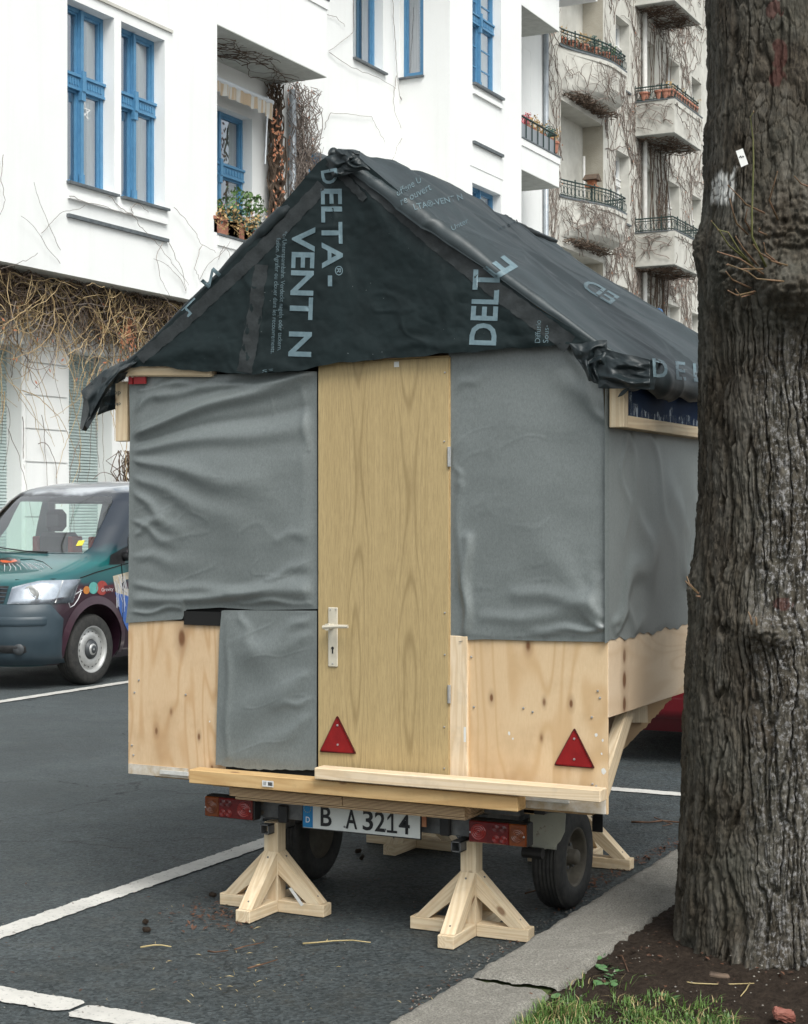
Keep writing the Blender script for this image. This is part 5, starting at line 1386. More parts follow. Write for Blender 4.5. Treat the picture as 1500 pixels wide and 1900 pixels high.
# reflectors
def reflector(pts, Y, dots, parent=hut):
    c = [onY(a, b, Y) for a, b in pts]
    cen = sum(c, Vector()) / 3
    def rounded(k, y, rr=0.010):
        out = []
        P = [cen + (q - cen) * k for q in c]
        for i in range(3):
            a, b, d = P[i - 1], P[i], P[(i + 1) % 3]
            u = (a - b).normalized(); w = (d - b).normalized()
            for t in (1.0, 0.45, 0.12): out.append(b + u * rr * t + w * rr * (0 if t == 1 else 0.12 / t * 0.3))
            for t in (0.12, 0.45, 1.0): out.append(b + w * rr * t + u * rr * (0 if t == 1 else 0.12 / t * 0.3))
        return [Vector((q.x, y, q.z)) for q in out]
    mb = MB(); mb.prism(rounded(1.0, Y), (0, -0.006, 0)); r = mb.build('reflector', M['dark_red'], parent); fixnormals(r)
    mb = MB(); mb.prism(rounded(0.92, Y - 0.0062), (0, -0.003, 0)); l = mb.build('reflector_lens', M['red_reflector'], r); fixnormals(l)
    for a, b in dots: disc('screw', onY(a, b, Y - 0.009), (0, -1, 0), 0.0045, M['steel_bright'], r)
reflector([(627, 1328), (662, 1400), (594, 1396)], DY - 0.001, [(626.5, 1347), (627, 1383)])
reflector([(1067, 1351), (1105, 1427), (1029, 1421)], YF - 0.001, [(1066, 1372), (1066, 1410)])
# paint flecks on the right panel
mb = MB(); R = random.Random(8)
for (a, b, r_) in ((1107, 1365, .007), (1119, 1375, .005), (1120, 1432, .010), (945, 1362, .006), (952, 1372, .004), (1117, 1400, .004), (1054, 1409, .003), (389, 1340, .004)):
    c = onY(a, b, YF - 0.0008); p = [c + Vector((math.cos(w) * r_ * R.uniform(0.6, 1.1), 0, math.sin(w) * r_ * R.uniform(0.7, 1.3))) for w in np.linspace(0, 5.6, 9)]
    mb.add(p, [tuple(range(9))])
mb.build('paint_fleck', M['paper'], hut)
# stickers
def sticker(px0, py0, px1, py1, Y, parent=hut, bars=True):
    a, b = onY(px0, py0, Y), onY(px1, py1, Y)
    s = box('barcode_sticker', (a.x, Y - 0.0012, b.z), (b.x, Y - 0.0004, a.z), M['paper'], parent)
    mb = MB(); w = b.x - a.x; hh_ = a.z - b.z; R = random.Random(3)
    for i in range(14):
        x = a.x + w * (0.52 + 0.40 * i / 14); mb.box((x, Y - 0.0018, b.z + hh_ * 0.2), (x + w * 0.016, Y - 0.0014, a.z - hh_ * 0.2))
    for i in range(4):
        z = b.z + hh_ * (0.25 + 0.16 * i); mb.box((a.x + w * 0.08, Y - 0.0018, z), (a.x + w * R.uniform(0.3, 0.45), Y - 0.0014, z + hh_ * 0.05))
    mb.build('print', M['ink'], s)
sticker(487, 1449, 508, 1462, 5.2205)
q0, q1 = onY(861, 1350, 5.2745), onY(865, 1378, 5.2745)
box('barcode_sticker', (q0.x, 5.2735, q1.z), (q1.x, 5.2745, q0.z), M['paper'], hut)

# ---- left side frame, eave board, red bracket ---------------------------------------
xa = pl(222, 5.33)
lumber('window_post', (pl(231, 5.35), 5.35, onY(231, 820, 5.35).z), (pl(231, 5.35), 5.35, 2.07), 0.058, 0.045, M['pine'], hut)
box('window_rail', (XL - 0.07, 5.40, 1.845), (XL - 0.002, 7.2, 1.89), M['pine'], hut, 0.002)
lumber('eave_board', onY(226, 690, 5.305), onY(398, 691, 5.305) , 0.04, 0.045, M['pine'], hut, up=(0, 1, 0), b=0.006)
mb = MB(); a, b = onY(241, 701, 5.30), onY(272, 713, 5.30)
mb.box((a.x, 5.29, b.z), (a.x + 0.018, 5.30, a.z)); mb.box((a.x + 0.024, 5.292, b.z), (b.x, 5.30, a.z)); mb.box((a.x, 5.294, a.z), (a.x + 0.005, 5.30, a.z + 0.03)); mb.box((a.x + 0.024, 5.294, a.z), (a.x + 0.029, 5.30, a.z + 0.03))
mb.build('red_bracket', M['red_bracket'], hut)

# ---- right window box -----------------------------------------------------------------
XO = pl(1158, 5.30)
wz0 = onY(1133, 794, 5.30).z; wz1 = 2.06
wf = lumber('window_post', ((XRt + 0.012 + XO) / 2, 5.325, wz0), ((XRt + 0.012 + XO) / 2, 5.325, wz1), XO - XRt - 0.012, 0.045, M['pine'], hut)
lumber('window_rail', ((XRt + XO) / 2, 5.349, wz0 + 0.021), ((XRt + XO) / 2, 7.2, wz0 + 0.021), 0.042, XO - XRt - 0.004, M['pine'], hut, up=(1, 0, 0))
wg = box('window_pane', (XRt + 0.01, 5.35, wz0 + 0.04), (XO - 0.016, 7.2, wz1), M['navy_glass'], hut)
v = []; f = []; R = random.Random(6); n = 130
prof = [(5.352, .17), (5.375, .02), (5.40, .15), (5.415, .15), (5.44, .06), (5.47, .085), (5.50, .06), (5.54, .055), (5.58, .035), (5.64, .03), (5.69, .03), (5.695, .05), (5.735, .045), (5.74, .02), (5.78, .02), (5.80, .055), (5.84, .03), (5.87, .085), (5.92, .09), (5.96, .03), (6.0, .05), (6.1, .055), (6.2, .04), (7.1, .04)]
for i in range(n + 1):
    y = 5.352 + (6.6 - 5.352) * (i / n) ** 1.2
    hgt = 0.7 * np.interp(y, [p[0] for p in prof], [p[1] for p in prof]) * (1 + R.uniform(-0.1, 0.1))
    v += [(XO - 0.0155, y, wz0 + 0.043), (XO - 0.0155, y, wz0 + 0.043 + hgt * 0.55), (XO - 0.0150, y, wz0 + 0.043 + hgt)]
    if i: b = 3 * i; f += [(b - 3, b, b + 1, b - 2), (b - 2, b + 1, b + 2, b - 1)]
def film_mat():
    m, nt, b = newmat('milky_film')
    n = noise(nt, coords(nt, (1, 1, 0.45), rnd=False), 34, 5, 0.6)
    nt.links.new(ramp(nt, n, [(0.4, (0.05, 0.08, 0.13)), (0.62, (0.40, 0.46, 0.54))]), b.inputs['Base Color']); b.inputs['Specular IOR Level'].default_value = 0.1
    nt.links.new(ramp(nt, n, [(0.46, 0.0), (0.66, 0.75)]), b.inputs['Alpha']); b.inputs['Roughness'].default_value = 0.3
    return m
mk('peeling_film', v, f, film_mat(), wg, True)
mb = MB(); c = onX(1222, 728, XO - 0.015); p = [c + Vector((0, math.cos(w) * 0.05 * R.uniform(.6, 1.1), math.sin(w) * 0.028 * R.uniform(.6, 1.2))) for w in np.linspace(0, 5.6, 11)]; mb.add(p, [tuple(range(11))]); mb.build('stain', M['rim_dark'], wg)

# ---- gable membrane --------------------------------------------------------------------
YG = 5.266
APX, APZ = -2.925, 2.875
def gable_h(px, py):
    px = np.asarray(px, float); py = np.asarray(py, float)
    lst = [(640, 400, 700, 620, 30, 60, -0.012), (560, 690, 430, 660, 14, 30, 0.008), (470, 500, 455, 690, 12, 10, 0.006), (490, 520, 478, 695, 7, 7, 0.004), (700, 470, 640, 620, 20, 40, 0.008), (930, 560, 1000, 640, 20, 30, 0.010),
           (1100, 636, 980, 560, 10, 40, 0.012), (1100, 636, 900, 640, 8, 18, 0.006), (617, 330, 617, 430, 5, 4, 0.006), (260, 670, 420, 640, 10, 34, 0.012), (740, 640, 860, 640, 10, 12, 0.006), (660, 340, 800, 520, 18, 34, 0.010), (560, 440, 540, 560, 14, 20, -0.006), (880, 520, 760, 600, 16, 40, 0.006)]
    cz = np.maximum(0, 1 - 9 * np.abs(fbm(px / 120, py / 95, seed=64, octv=2))) * sstep(-0.2, 0.5, fbm(px / 150, py / 130, seed=65, octv=2))
    return folds(px, py, lst) + 0.0035 * cz + 0.0035 * fbm(px / 70, py / 60, seed=61) + 0.0022 * np.abs(fbm(px / 26, py / 34, seed=66, octv=3))
def onG(px, py, off=0.0):
    x = (px - CX) / FP; t = YG / (x * ST + CT)
    return (float((x * CT - ST) * t), float(YG - off - gable_h(px, py)), float(CH - (py - CY) / FP * t))
top_px = [(244, 676), (262, 655), (345, 570), (430, 488), (520, 385), (590, 303), (618, 283), (655, 284), (760, 372), (877, 470), (1000, 572), (1112, 640)]
bot_px = [(244, 682), (300, 681), (385, 691), (480, 695), (540, 690), (590, 681), (640, 673), (735, 665), (833, 657), (960, 647), (1060, 640), (1112, 641)]
u = np.linspace(0, 1, 330)[:, None]; v = np.linspace(0, 1, 120)[None, :]
PX = 244 + (1112 - 244) * u + 0 * v
ty = np.interp(PX, *zip(*top_px)); by = np.interp(PX, *zip(*bot_px)) + 1.2 * np.sin(PX / 17) + 0.8 * np.sin(PX / 7.3)
PY = ty + (by - ty) * v
x = (PX - CX) / FP; t = YG / (x * ST + CT)
hg = gable_h(PX, PY)
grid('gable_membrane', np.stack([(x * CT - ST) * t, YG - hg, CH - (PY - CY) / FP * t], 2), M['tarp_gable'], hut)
gm = M['print']
# matt tape bands
def band(name, path, w0, w1, off, mat, n=60, seed=0, surf=None):
    P = [np.array(p, float) for p in path]; cum = [0]
    for i in range(len(P) - 1): cum.append(cum[-1] + np.linalg.norm(P[i + 1] - P[i]))
    f = surf or onG
    rows = []
    for i in range(n + 1):
        s = cum[-1] * i / n; x_ = np.interp(s, cum, [p[0] for p in P]); y_ = np.interp(s, cum, [p[1] for p in P])
        s2 = min(cum[-1], s + 1); d = np.array([np.interp(s2, cum, [p[0] for p in P]) - np.interp(s2 - 1, cum, [p[0] for p in P]), np.interp(s2, cum, [p[1] for p in P]) - np.interp(s2 - 1, cum, [p[1] for p in P])]); d /= np.linalg.norm(d) + 1e-9
        nn = np.array([-d[1], d[0]]); w = (w0 + (w1 - w0) * i / n) / 2 + 0.8 * math.sin(i * 0.9 + seed) + 0.5 * math.sin(i * 2.3)
        rows.append([f(x_ + nn[0] * k * w, y_ + nn[1] * k * w, off + 0.0012 * math.sin(i * 0.8 + k * 2 + seed)) for k in (-1, -0.33, 0.33, 1)])
    return grid(name, np.array(rows), mat, hut)
band('tape_strip', [(600, 345), (520, 430), (452, 497), (345, 595), (262, 668)], 26, 22, 0.0015, M['tape'], 90, 1)
band('tape_strip', [(486, 492), (478, 560), (465, 640), (455, 692)], 24, 28, 0.0012, M['tape'], 40, 3)
band('tape_strip', [(640, 302), (720, 372), (815, 455), (930, 545), (1060, 640)], 26, 34, 0.0015, M['tape'], 110, 5)
band('tape_strip', [(612, 300), (640, 330), (680, 372)], 18, 14, 0.004, M['tape'], 40, 7)

# ---- roof membrane, right slope ------------------------------------------------------
RX0, RZ0 = -2.925, 2.872
RX1, RZ1 = -1.795, 2.055
SL = math.hypot(RX1 - RX0, RZ1 - RZ0); rd_ = ((RX1 - RX0) / SL, (RZ1 - RZ0) / SL); rn_ = (-rd_[1], rd_[0])
def roof_h(s, y):
    s = np.asarray(s, float); y = np.asarray(y, float)
    wv_ = 0.35 * fbm(s * 1.3, y * 1.1, seed=70, octv=2)
    sh = y * 3.1 - s * 2.0 + wv_
    r1 = 1 - np.abs(vnoise(sh, s * 0.9 + y * 0.5, seed=71)); r2 = 1 - np.abs(vnoise(sh * 2.3 + 5, s * 1.9, seed=75))
    msk = sstep(-0.5, 0.6, fbm(s * 1.5 + 3, y * 1.4, seed=73, octv=2))
    h = 0.030 * (r1 ** 5) + 0.010 * msk * r2 ** 4 + 0.014 * fbm(s * 1.8, y * 1.5, seed=77, octv=3) + 0.0012 * fbm(s * 11, y * 9, seed=79)
    h = h + 0.006 * np.maximum(0, 1 - 8 * np.abs(fbm(s * 2.1 - y * 1.2, y * 1.6 + s, seed=74, octv=2)))
    h = h + 0.045 * np.exp(-((y - 6.15) / 0.55) ** 2) * np.exp(-((s) / 0.35) ** 2)
    h = h + 0.005 * np.exp(-((y - 5.36) / 0.05) ** 2) - 0.008 * np.exp(-((y - 5.50) / 0.07) ** 2) + 0.010 * np.exp(-((y - 5.66 - s * 0.25) / 0.07) ** 2) - 0.010 * np.exp(-((y - 5.80 - s * 0.3) / 0.06) ** 2)
    h = h + 0.012 * np.exp(-((s - 0.66) / 0.09) ** 2 - ((y - 5.33) / 0.10) ** 2) - 0.012 * np.exp(-((s - 0.52) / 0.05) ** 2 - ((y - 5.33) / 0.1) ** 2) + 0.010 * np.exp(-((s - 0.40) / 0.09) ** 2 - ((y - 5.33) / 0.10) ** 2)
    h = h - 0.02 * sstep(0.95, 1.3, s) * (0.5 + 0.5 * np.sin(y * 5))
    return h
FR = 0.018
def roof_pt(s, y, off=0.0):
    """s metres down the slope (rolls under past the eave), y along the ridge (rolls down past the front rake)"""
    s = np.asarray(s, float); y = np.asarray(y, float)
    h = roof_h(np.clip(s, 0, SL), np.maximum(y, 5.24)) + off
    so_ = np.maximum(0, s - SL); a = np.minimum(so_ / 0.05, 2.6)
    yo = np.maximum(0, 5.27 - y); b = np.minimum(yo / FR, 2.1)
    sc = np.minimum(s, SL); yc_ = np.maximum(y, 5.27)
    R1 = 0.05 + h
    along = sc + R1 * np.sin(a) * (a > 0); nrm = np.where(a > 0, R1 * np.cos(a) - 0.05, h)
    R2 = FR + h
    yy = np.where(b > 0, 5.27 - R2 * np.sin(b) * 1.0, yc_)
    nrm = np.where(b > 0, nrm - h + R2 * np.cos(b) - FR, nrm)
    return np.stack([RX0 + rd_[0] * along + rn_[0] * nrm, yy, RZ0 + rd_[1] * along + rn_[1] * nrm], -1)
ss = np.concatenate([np.linspace(-0.0, SL, 170), SL + np.linspace(0.008, 0.12, 14)])
yy_ = np.concatenate([5.27 - np.linspace(0.085, 0.004, 12), np.linspace(5.27, 7.42, 250)])
Sg, Yg = np.meshgrid(ss, yy_, indexing='ij')
grid('roof_membrane', roof_pt(Sg, Yg), M['tarp_sheen'], hut)
# left slope
ssl = np.linspace(0, SL + 0.02, 90); yl = np.concatenate([5.27 - np.linspace(0.085, 0.004, 10), np.linspace(5.27, 7.42, 110)])
Sg, Yg = np.meshgrid(ssl, yl, indexing='ij')
Pm = roof_pt(Sg, Yg); Pm2 = Pm.copy(); kx = (RX0 - (-3.875)) / (RX1 - RX0); Pm2[..., 0] = RX0 - (Pm[..., 0] - RX0) * kx; Pm2[..., 2] = RZ0 + (Pm[..., 2] - RZ0) * ((RZ0 - 2.165) / (RZ0 - RZ1)) - 0.012; Pm2[..., 1] += 0.03 * np.exp(-((Yg - 5.2) / 0.1) ** 2)
# keep the left rake a little straighter and tighter
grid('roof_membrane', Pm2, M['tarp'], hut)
# ridge roll
n = 140; yr = np.linspace(5.235, 7.43, n); w = np.linspace(0, 2 * math.pi, 15)[:-1]
Yr, Wr = np.meshgrid(yr, w, indexing='ij')
rr_ = 0.014 + 0.004 * fbm(Yr * 6, np.cos(Wr) * 1.5, np.sin(Wr) * 1.5, seed=91) + 0.020 * np.exp(-((Yr - 5.95) / 0.35) ** 2)
rz = RZ0 - 0.008 + 0.02 * np.exp(-((Yr - 6.2) / 0.6) ** 2)
grid('ridge_roll', np.concatenate([np.stack([RX0 + rr_ * 1.5 * np.cos(Wr), Yr, rz + rr_ * np.sin(Wr)], 2), np.stack([RX0 + rr_ * 1.5 * np.cos(Wr), Yr, rz + rr_ * np.sin(Wr)], 2)[:, :1]], 1), M['tarp'], hut)
mbc = MB(); mbc.lathe((RX0, 5.238, RZ0 - 0.010), (0, 1, 0), [(0.022, 0.0), (0.016, -0.008), (0.001, -0.016)], 14); mbc.build('ridge_end', M['tarp'], hut, True)
def onRoof(px, py, off=0.0018):
    r = ray(float(px), float(py)); P0 = (RX0, 0, RZ0)
    den = r[0] * rn_[0] + r[2] * rn_[1]
    t_ = ((RX0 - 0) * rn_[0] + (RZ0 + 0.012 - CH) * rn_[1]) / den
    X_, Y_, Z_ = r[0] * t_, r[1] * t_, CH + r[2] * t_
    s = (X_ - RX0) * rd_[0] + (Z_ - RZ0) * rd_[1]
    p = roof_pt(np.array(s), np.array(Y_), off); return (float(p[0]), float(p[1]), float(p[2]))
rs = lambda a, b: onRoof(a, b)
def lrake(px, py, off=0.0016):
    p = onY(px, py, 5.225); return (p.x, p.y - off, p.z)
band('patch_strip', [(612, 290), (560, 345), (512, 398)], 22, 20, 0.0, M['tape'], 40, 2, surf=lambda a, b, o: (onY(a, b, 5.222).x, 5.222 - o, onY(a, b, 5.222).z)) if 0 else None

# crumpled cloth
def crumple(name, quad, Yb, amp, seed, nu=60, nv=60, mat=None, warp=None, freq=4.0, outline=6, parent=hut):
    """quad: px corners TL, TR, BR, BL"""
    u = np.linspace(0, 1, nu)[:, None]; v = np.linspace(0, 1, nv)[None, :]
    TL, TR, BR, BL = [np.array(q, float) for q in quad]
    PX = (TL[0] * (1 - u) + TR[0] * u) * (1 - v) + (BL[0] * (1 - u) + BR[0] * u) * v
    PY = (TL[1] * (1 - u) + TR[1] * u) * (1 - v) + (BL[1] * (1 - u) + BR[1] * u) * v
    PX = PX + outline * fbm(u * 3 + 0 * v, v * 3 + 0 * u, seed=seed + 2, octv=2); PY = PY + outline * fbm(u * 3 + 0 * v, v * 3 + 0 * u, seed=seed + 4, octv=2)
    U_, V_ = u + 0 * v, v + 0 * u; ph = seed * 0.7
    wn = fbm(U_ * 1.6 + seed, V_ * 1.6, seed=seed, octv=2)
    w1 = 0.5 + 0.5 * np.sin(2 * math.pi * (freq * 0.55 * (U_ * math.cos(ph) + V_ * math.sin(ph)) + 0.55 * wn))
    w2 = 0.5 + 0.5 * np.sin(2 * math.pi * (freq * 0.45 * (U_ * math.cos(ph + 1.1) + V_ * math.sin(ph + 1.1)) + 0.6 * wn + 0.3))
    h = amp * (0.75 * w1 ** 1.5 + 0.5 * w2 ** 2) + amp * 0.12 * fbm(U_ * 6, V_ * 6, seed=seed + 3, octv=2)
    h *= 0.15 + 0.85 * np.minimum(1, 5 * np.minimum.reduce([U_, 1 - U_, V_, 1 - V_]))
    Y0 = Yb(PX, PY, u + 0 * v, v + 0 * u) if callable(Yb) else np.full_like(PX, Yb)
    Yv = Y0 - h
    x = (PX - CX) / FP; t_ = Yv / (x * ST + CT)
    return grid(name, np.stack([(x * CT - ST) * t_, Yv, CH - (PY - CY) / FP * t_], 2), mat or M['tarp'], parent)
# apex bundle
crumple('ridge_fold', [(604, 292), (668, 280), (672, 316), (618, 330)], 5.226, 0.018, 3, 60, 50, outline=2, freq=2.6)
crumple('ridge_fold', [(620, 278), (655, 279), (690, 318), (640, 318)], 5.222, 0.020, 8, 50, 50, outline=2, freq=2.4)
# right corner bundle: gathers over the corner and hangs to the window box
def yb(PX, PY, U, V):
    x_ = (PX - CX) / FP; rx_ = x_ * CT - ST
    return np.maximum(5.218, (-1.712 / rx_) * (x_ * ST + CT))
crumple('corner_fold', [(1056, 640), (1128, 630), (1128, 722), (1092, 706)], 5.226, 0.030, 23, 90, 80, outline=2, freq=2.8)
crumple('corner_fold', [(1100, 640), (1222, 672), (1212, 722), (1112, 720)], yb, 0.035, 29, 110, 80, outline=2, freq=3.0)
# left corner flap hanging off the eave
def loft_px(name, rows, Ys, n=40, amp=0.006, seed=1, mat=None):
    """rows: list of px polylines of equal meaning, swept one to the next"""
    R = []
    for row, Y in zip(rows, Ys):
        P = np.array(row, float); d = np.r_[0, np.cumsum(np.hypot(*np.diff(P, axis=0).T))]; s = np.linspace(0, d[-1], n)
        R.append(np.stack([np.interp(s, d, P[:, 0]), np.interp(s, d, P[:, 1]), np.full(n, Y)], 1))
    R = np.array(R); m = 8; out = []
    for i in range(len(R) - 1):
        for k in range(m): out.append(R[i] * (1 - k / m) + R[i + 1] * k / m)
    out.append(R[-1]); G = np.array(out)
    a, b = np.meshgrid(np.arange(G.shape[0]), np.arange(n), indexing='ij')
    Yv = G[..., 2] - amp * fbm(a / 7, b / 9, seed=seed, octv=3)
    x = (G[..., 0] - CX) / FP; t_ = Yv / (x * ST + CT)
    return grid(name, np.stack([(x * CT - ST) * t_, Yv, CH - (G[..., 1] - CY) / FP * t_], 2), mat or M['tarp'], hut)
loft_px('eave_flap', [[(262, 662), (225, 672), (190, 690), (150, 727)], [(258, 668), (228, 680), (198, 706), (163, 745)], [(250, 676), (222, 690), (196, 722), (168, 775)], [(246, 684), (214, 706), (188, 745), (150, 796)]], [5.30, 5.26, 5.25, 5.30], 50, 0.012, 3)
loft_px('eave_flap', [[(150, 726), (155, 742), (151, 775), (148, 796)], [(172, 712), (172, 740), (163, 775), (153, 799)], [(196, 702), (190, 745), (176, 775), (160, 801)]], [5.33, 5.285, 5.31], 40, 0.008, 5)
loft_px('eave_flap', [[(190, 700), (186, 722), (181, 745), (158, 790)], [(198, 702), (196, 722), (188, 750), (163, 798)]], [5.27, 5.262], 40, 0.002, 6, M['tape'])
loft_px('eave_flap', [[(192, 706), (190, 740), (180, 772)], [(206, 700), (206, 735), (200, 764)], [(226, 690), (226, 722), (225, 757)]], [5.34, 5.36, 5.345], 40, 0.006, 9)
loft_px('eave_flap', [[(238, 690), (222, 694), (206, 700), (196, 704)], [(232, 704), (218, 712), (208, 714), (198, 720)]], [5.27, 5.29], 30, 0.018, 12, M['tape'])


# ---- printing on the membranes: every letter is laid on the real surface ---------------
from mathutils.bvhtree import BVHTree
bv, bp = [], []
for o_ in [o for o in hut.children if o.name.split('.')[0] in ('gable_membrane', 'roof_membrane', 'ridge_roll', 'corner_fold', 'ridge_fold')]:
    W_ = WM(o_); n0 = len(bv); bv += [W_ @ v_.co for v_ in o_.data.vertices]; bp += [tuple(n0 + i for i in p_.vertices) for p_ in o_.data.polygons]
BV = BVHTree.FromPolygons(bv, bp)
def onS(px, py, off=0.0015):
    r = Vector(ray(float(px), float(py))).normalized(); o_ = Vector((0, 0, CH))
    hit, nrm, idx, dist = BV.ray_cast(o_, r, 20)
    if hit is None or dist > 8.6: return tuple(onY(px, py, 5.22))
    if nrm.dot(r) > 0: nrm = -nrm
    return tuple(hit + nrm * off - r * 0.001)
def gtext(body, O, U, V, L, H, mat, bold=0.0, cut=9, sp=1.0, name='printed_lettering', surf=None):
    U = np.array(U, float); V = np.array(V, float); U /= np.linalg.norm(U); V /= np.linalg.norm(V)
    f = surf or onS
    return lettering(name, body, lambda s, t_: f(O[0] + U[0] * s + V[0] * t_, O[1] + U[1] * s + V[1] * t_), L, H, mat, hut, bold, cut, sp)
gtext('ELTA', (596, 351), (0.015, 1), (1, 0), 148, 39, gm, 0.022)
gtext('D', (596, 318), (0.1, 1), (1, -0.2), 27, 30, gm, 0.022)
gtext('\u00ae', (622, 494), (0, 1), (1, 0), 18, 15, gm, 0.004)
gtext('VENT N', (543, 421), (-0.033, 1), (1, 0.03), 241, 43, gm, 0.022)
gtext('*c-/Unterspannbahn. Verdeckt nageln oder tackern.', (523, 430), (-0.045, 1), (1, 0.03), 222, 11, M['print_small'], 0.0, 40)
gtext('fusion. Agrafer ou clouer dans les recouvrements.', (511, 442), (-0.05, 1), (1, 0.03), 215, 11, M['print_small'], 0.0, 40)
gtext('DELT', (921, 642), (0.06, -1), (-1, -0.03), 140, 50, gm, 0.022)
gtext('Diffusio', (1003, 637), (0.04, -1), (-1, 0), 42, 10, M['print_small'], 0.0, 20)
gtext('Sous-', (1018, 637), (0.04, -1), (-1, 0), 33, 10, M['print_small'], 0.0, 20)
gtext('SE', (487, 693), (1, -0.1), (0.1, -1), 20, 6, M['print_small'], 0.0, 20)
gtext('E', (962, 496), (-0.62, -0.5), (-0.85, 0.5), 34, 46, gm, 0.022, cut=5)
gtext('ED', (1150, 552), (-0.85, -0.5), (-0.62, 0.52), 66, 22, M['print_small'], 0.02, cut=5)
gtext('offene U', (738, 366), (0.9, -0.55), (-0.3, -1), 52, 13, M['print_small'], 0.0, cut=8)
gtext('re ouvert', (746, 382), (0.95, -0.5), (-0.3, -1), 62, 11, M['print_small'], 0.0, cut=8)
gtext('LTA\u00ae-VENT N', (770, 391), (1, -0.22), (-0.35, -1), 92, 12, M['print_small'], 0.01, cut=8)
gtext('Unter', (840, 430), (0.95, -0.5), (-0.4, -1), 34, 10, M['print_small'], 0.0, cut=8)
gtext('D E L', (1212, 700), (1, 0.12), (-0.05, -1), 95, 34, gm, 0.02, cut=6)
gtext('nagel', (925, 430), (0.95, -0.4), (-0.4, -1), 40, 7, M['print_faint'], 0.0, cut=8)
gtext('dons', (224, 727), (-1, 0.02), (0, 1), 24, 8, M['print_faint'], 0.0, 10, surf=lambda a, b: tuple(onY(a, b, 5.325)))
gtext('ckt nag', (224, 746), (-1, 0.02), (0, 1), 30, 8, M['print_faint'], 0.0, 10, surf=lambda a, b: tuple(onY(a, b, 5.325)))
gtext('N', (372, 523), (0.55, -0.6), (0.75, 0.66), 36, 20, gm, 0.02, cut=0)
gtext('L', (337, 577), (0.55, -0.55), (0.7, 0.7), 34, 18, gm, 0.02, cut=0)
mbh = MB(); mbh.add([onS(a, b) for a, b in ((609, 512), (617, 512), (617, 532), (609, 532))], [(0, 3, 2, 1)]); mbh.build('printed_lettering', gm, hut)

# ---- running gear -----------------------------------------------------------------------
box('cross_beam', (pl(468, 5.46), 5.455, 0.362), (pl(878, 5.46), 5.51, 0.455), M['steel'], hut, 0.003)
for X_ in (-3.33, -2.46): box('chassis_rail', (X_ - 0.03, 5.512, 0.36), (X_ + 0.03, 6.9, 0.44), M['steel'], hut, 0.003)
for y_ in (6.3, 6.84): box('platform', (-2.499, 5.5, 0.457), (-2.24, 6.2, 0.497), M['ply_plain'], hut) if y_ < 6.5 else None; box('cross_member', (-3.30, y_, 0.38), (-2.49, y_ + 0.05, 0.45), M['steel'], hut)  # platform piece here is an unseen extension added to darken the underside
box('draw_bar', (-2.93, 6.5, 0.36), (-2.87, 7.9, 0.43), M['steel'], hut, 0.003)
box('axle', (-3.42, 6.0, 0.30), (-2.38, 6.05, 0.35), M['black'], hut, 0.004)
box('platform', (-3.62, 5.50, 0.457), (-2.50, 7.1, 0.497), M['ply_plain'], hut)
box('bearer', (pl(388, 5.5), 5.50, 0.458), (pl(470, 5.5), 5.58, 0.499), M['black'], hut, 0.003)
box('bearer', (pl(872, 5.5), 5.50, 0.458), (-2.2, 5.58, 0.499), M['black'], hut, 0.003)
for a in (498.5, 852.5):
    X_ = pl(a, 5.43); z_ = onY(a, 1538 if a < 600 else 1570, 5.43).z
    mb = MB(); s = 0.019; t_ = 0.004
    for q in (((-s, -s), (s, -s + t_)), ((-s, s - t_), (s, s)), ((-s, -s), (-s + t_, s)), ((s - t_, -s), (s, s))): mb.box((X_ + q[0][0], 5.40, z_ + q[0][1]), (X_ + q[1][0], 5.60, z_ + q[1][1]))
    mb.box((X_ - s + 0.003, 5.45, z_ - s + 0.003), (X_ + s - 0.003, 5.452, z_ + s - 0.003)); mb.build('socket_tube', M['steel'], hut)
for a in (525, 826): 
    q = onY(a, 1512 if a < 600 else 1535, 5.44); box('junction_box', (q.x - 0.02, 5.435, q.z - 0.034), (q.x + 0.02, 5.453, q.z + 0.034), M['black'], hut, 0.004)
for a, b in ((486, 1490), (486, 1509)): disc('rusty_bolt', onY(a, b, 5.4545), (0, -1, 0), 0.010, M['rim_dark'], hut)
box('rusty_bracket', (pl(778, 5.405), 5.408, onY(783, 1535, 5.41).z), (pl(790, 5.405), 5.414, onY(783, 1512, 5.41).z), M['vine_red'], hut)
# number plate
PYp = 5.402
x0, x1 = pl(561, PYp), pl(782, PYp); z0, z1 = 0.346, 0.456
pt = box('number_plate', (x0, PYp, z0), (x1, PYp + 0.004, z1), M['ink'], hut, 0.0)
box('plate_face', (x0 + 0.004, PYp - 0.002, z0 + 0.004), (x1 - 0.004, PYp - 0.0003, z1 - 0.004), M['plate'], pt, 0.0008)
box('blue_band', (x0 + 0.005, PYp - 0.003, z0 + 0.006), (x0 + 0.048, PYp - 0.0022, z1 - 0.006), M['plate_blue'], pt)
def ptext(b, px0, px1, zlo, zhi, mat, bold=0.012, name='plate_character'):
    a0, a1 = pl(px0, PYp), pl(px1, PYp)
    return lettering(name, b, lambda s, t_: (a0 + s, PYp - 0.0036, zlo + t_), a1 - a0, zhi - zlo, mat, pt, bold, 0)
a0_, a1_ = pl(719, PYp), pl(738, PYp); w_ = a1_ - a0_
mb = MB(); yq = PYp - 0.0036
for q in ([(0.42, 0), (0.64, 0), (0.64, 1), (0.42, 1)], [(0.0, 0), (1.0, 0), (1.0, 0.12), (0.0, 0.12)], [(0.42, 1), (0.05, 0.74), (0.05, 0.60), (0.42, 0.82)]):
    yq -= 0.0002; mb.add([(a0_ + w_ * x_, yq, 0.362 + 0.075 * z_) for x_, z_ in q], [(0, 1, 2, 3)])
mb.build('plate_character', M['ink'], pt)
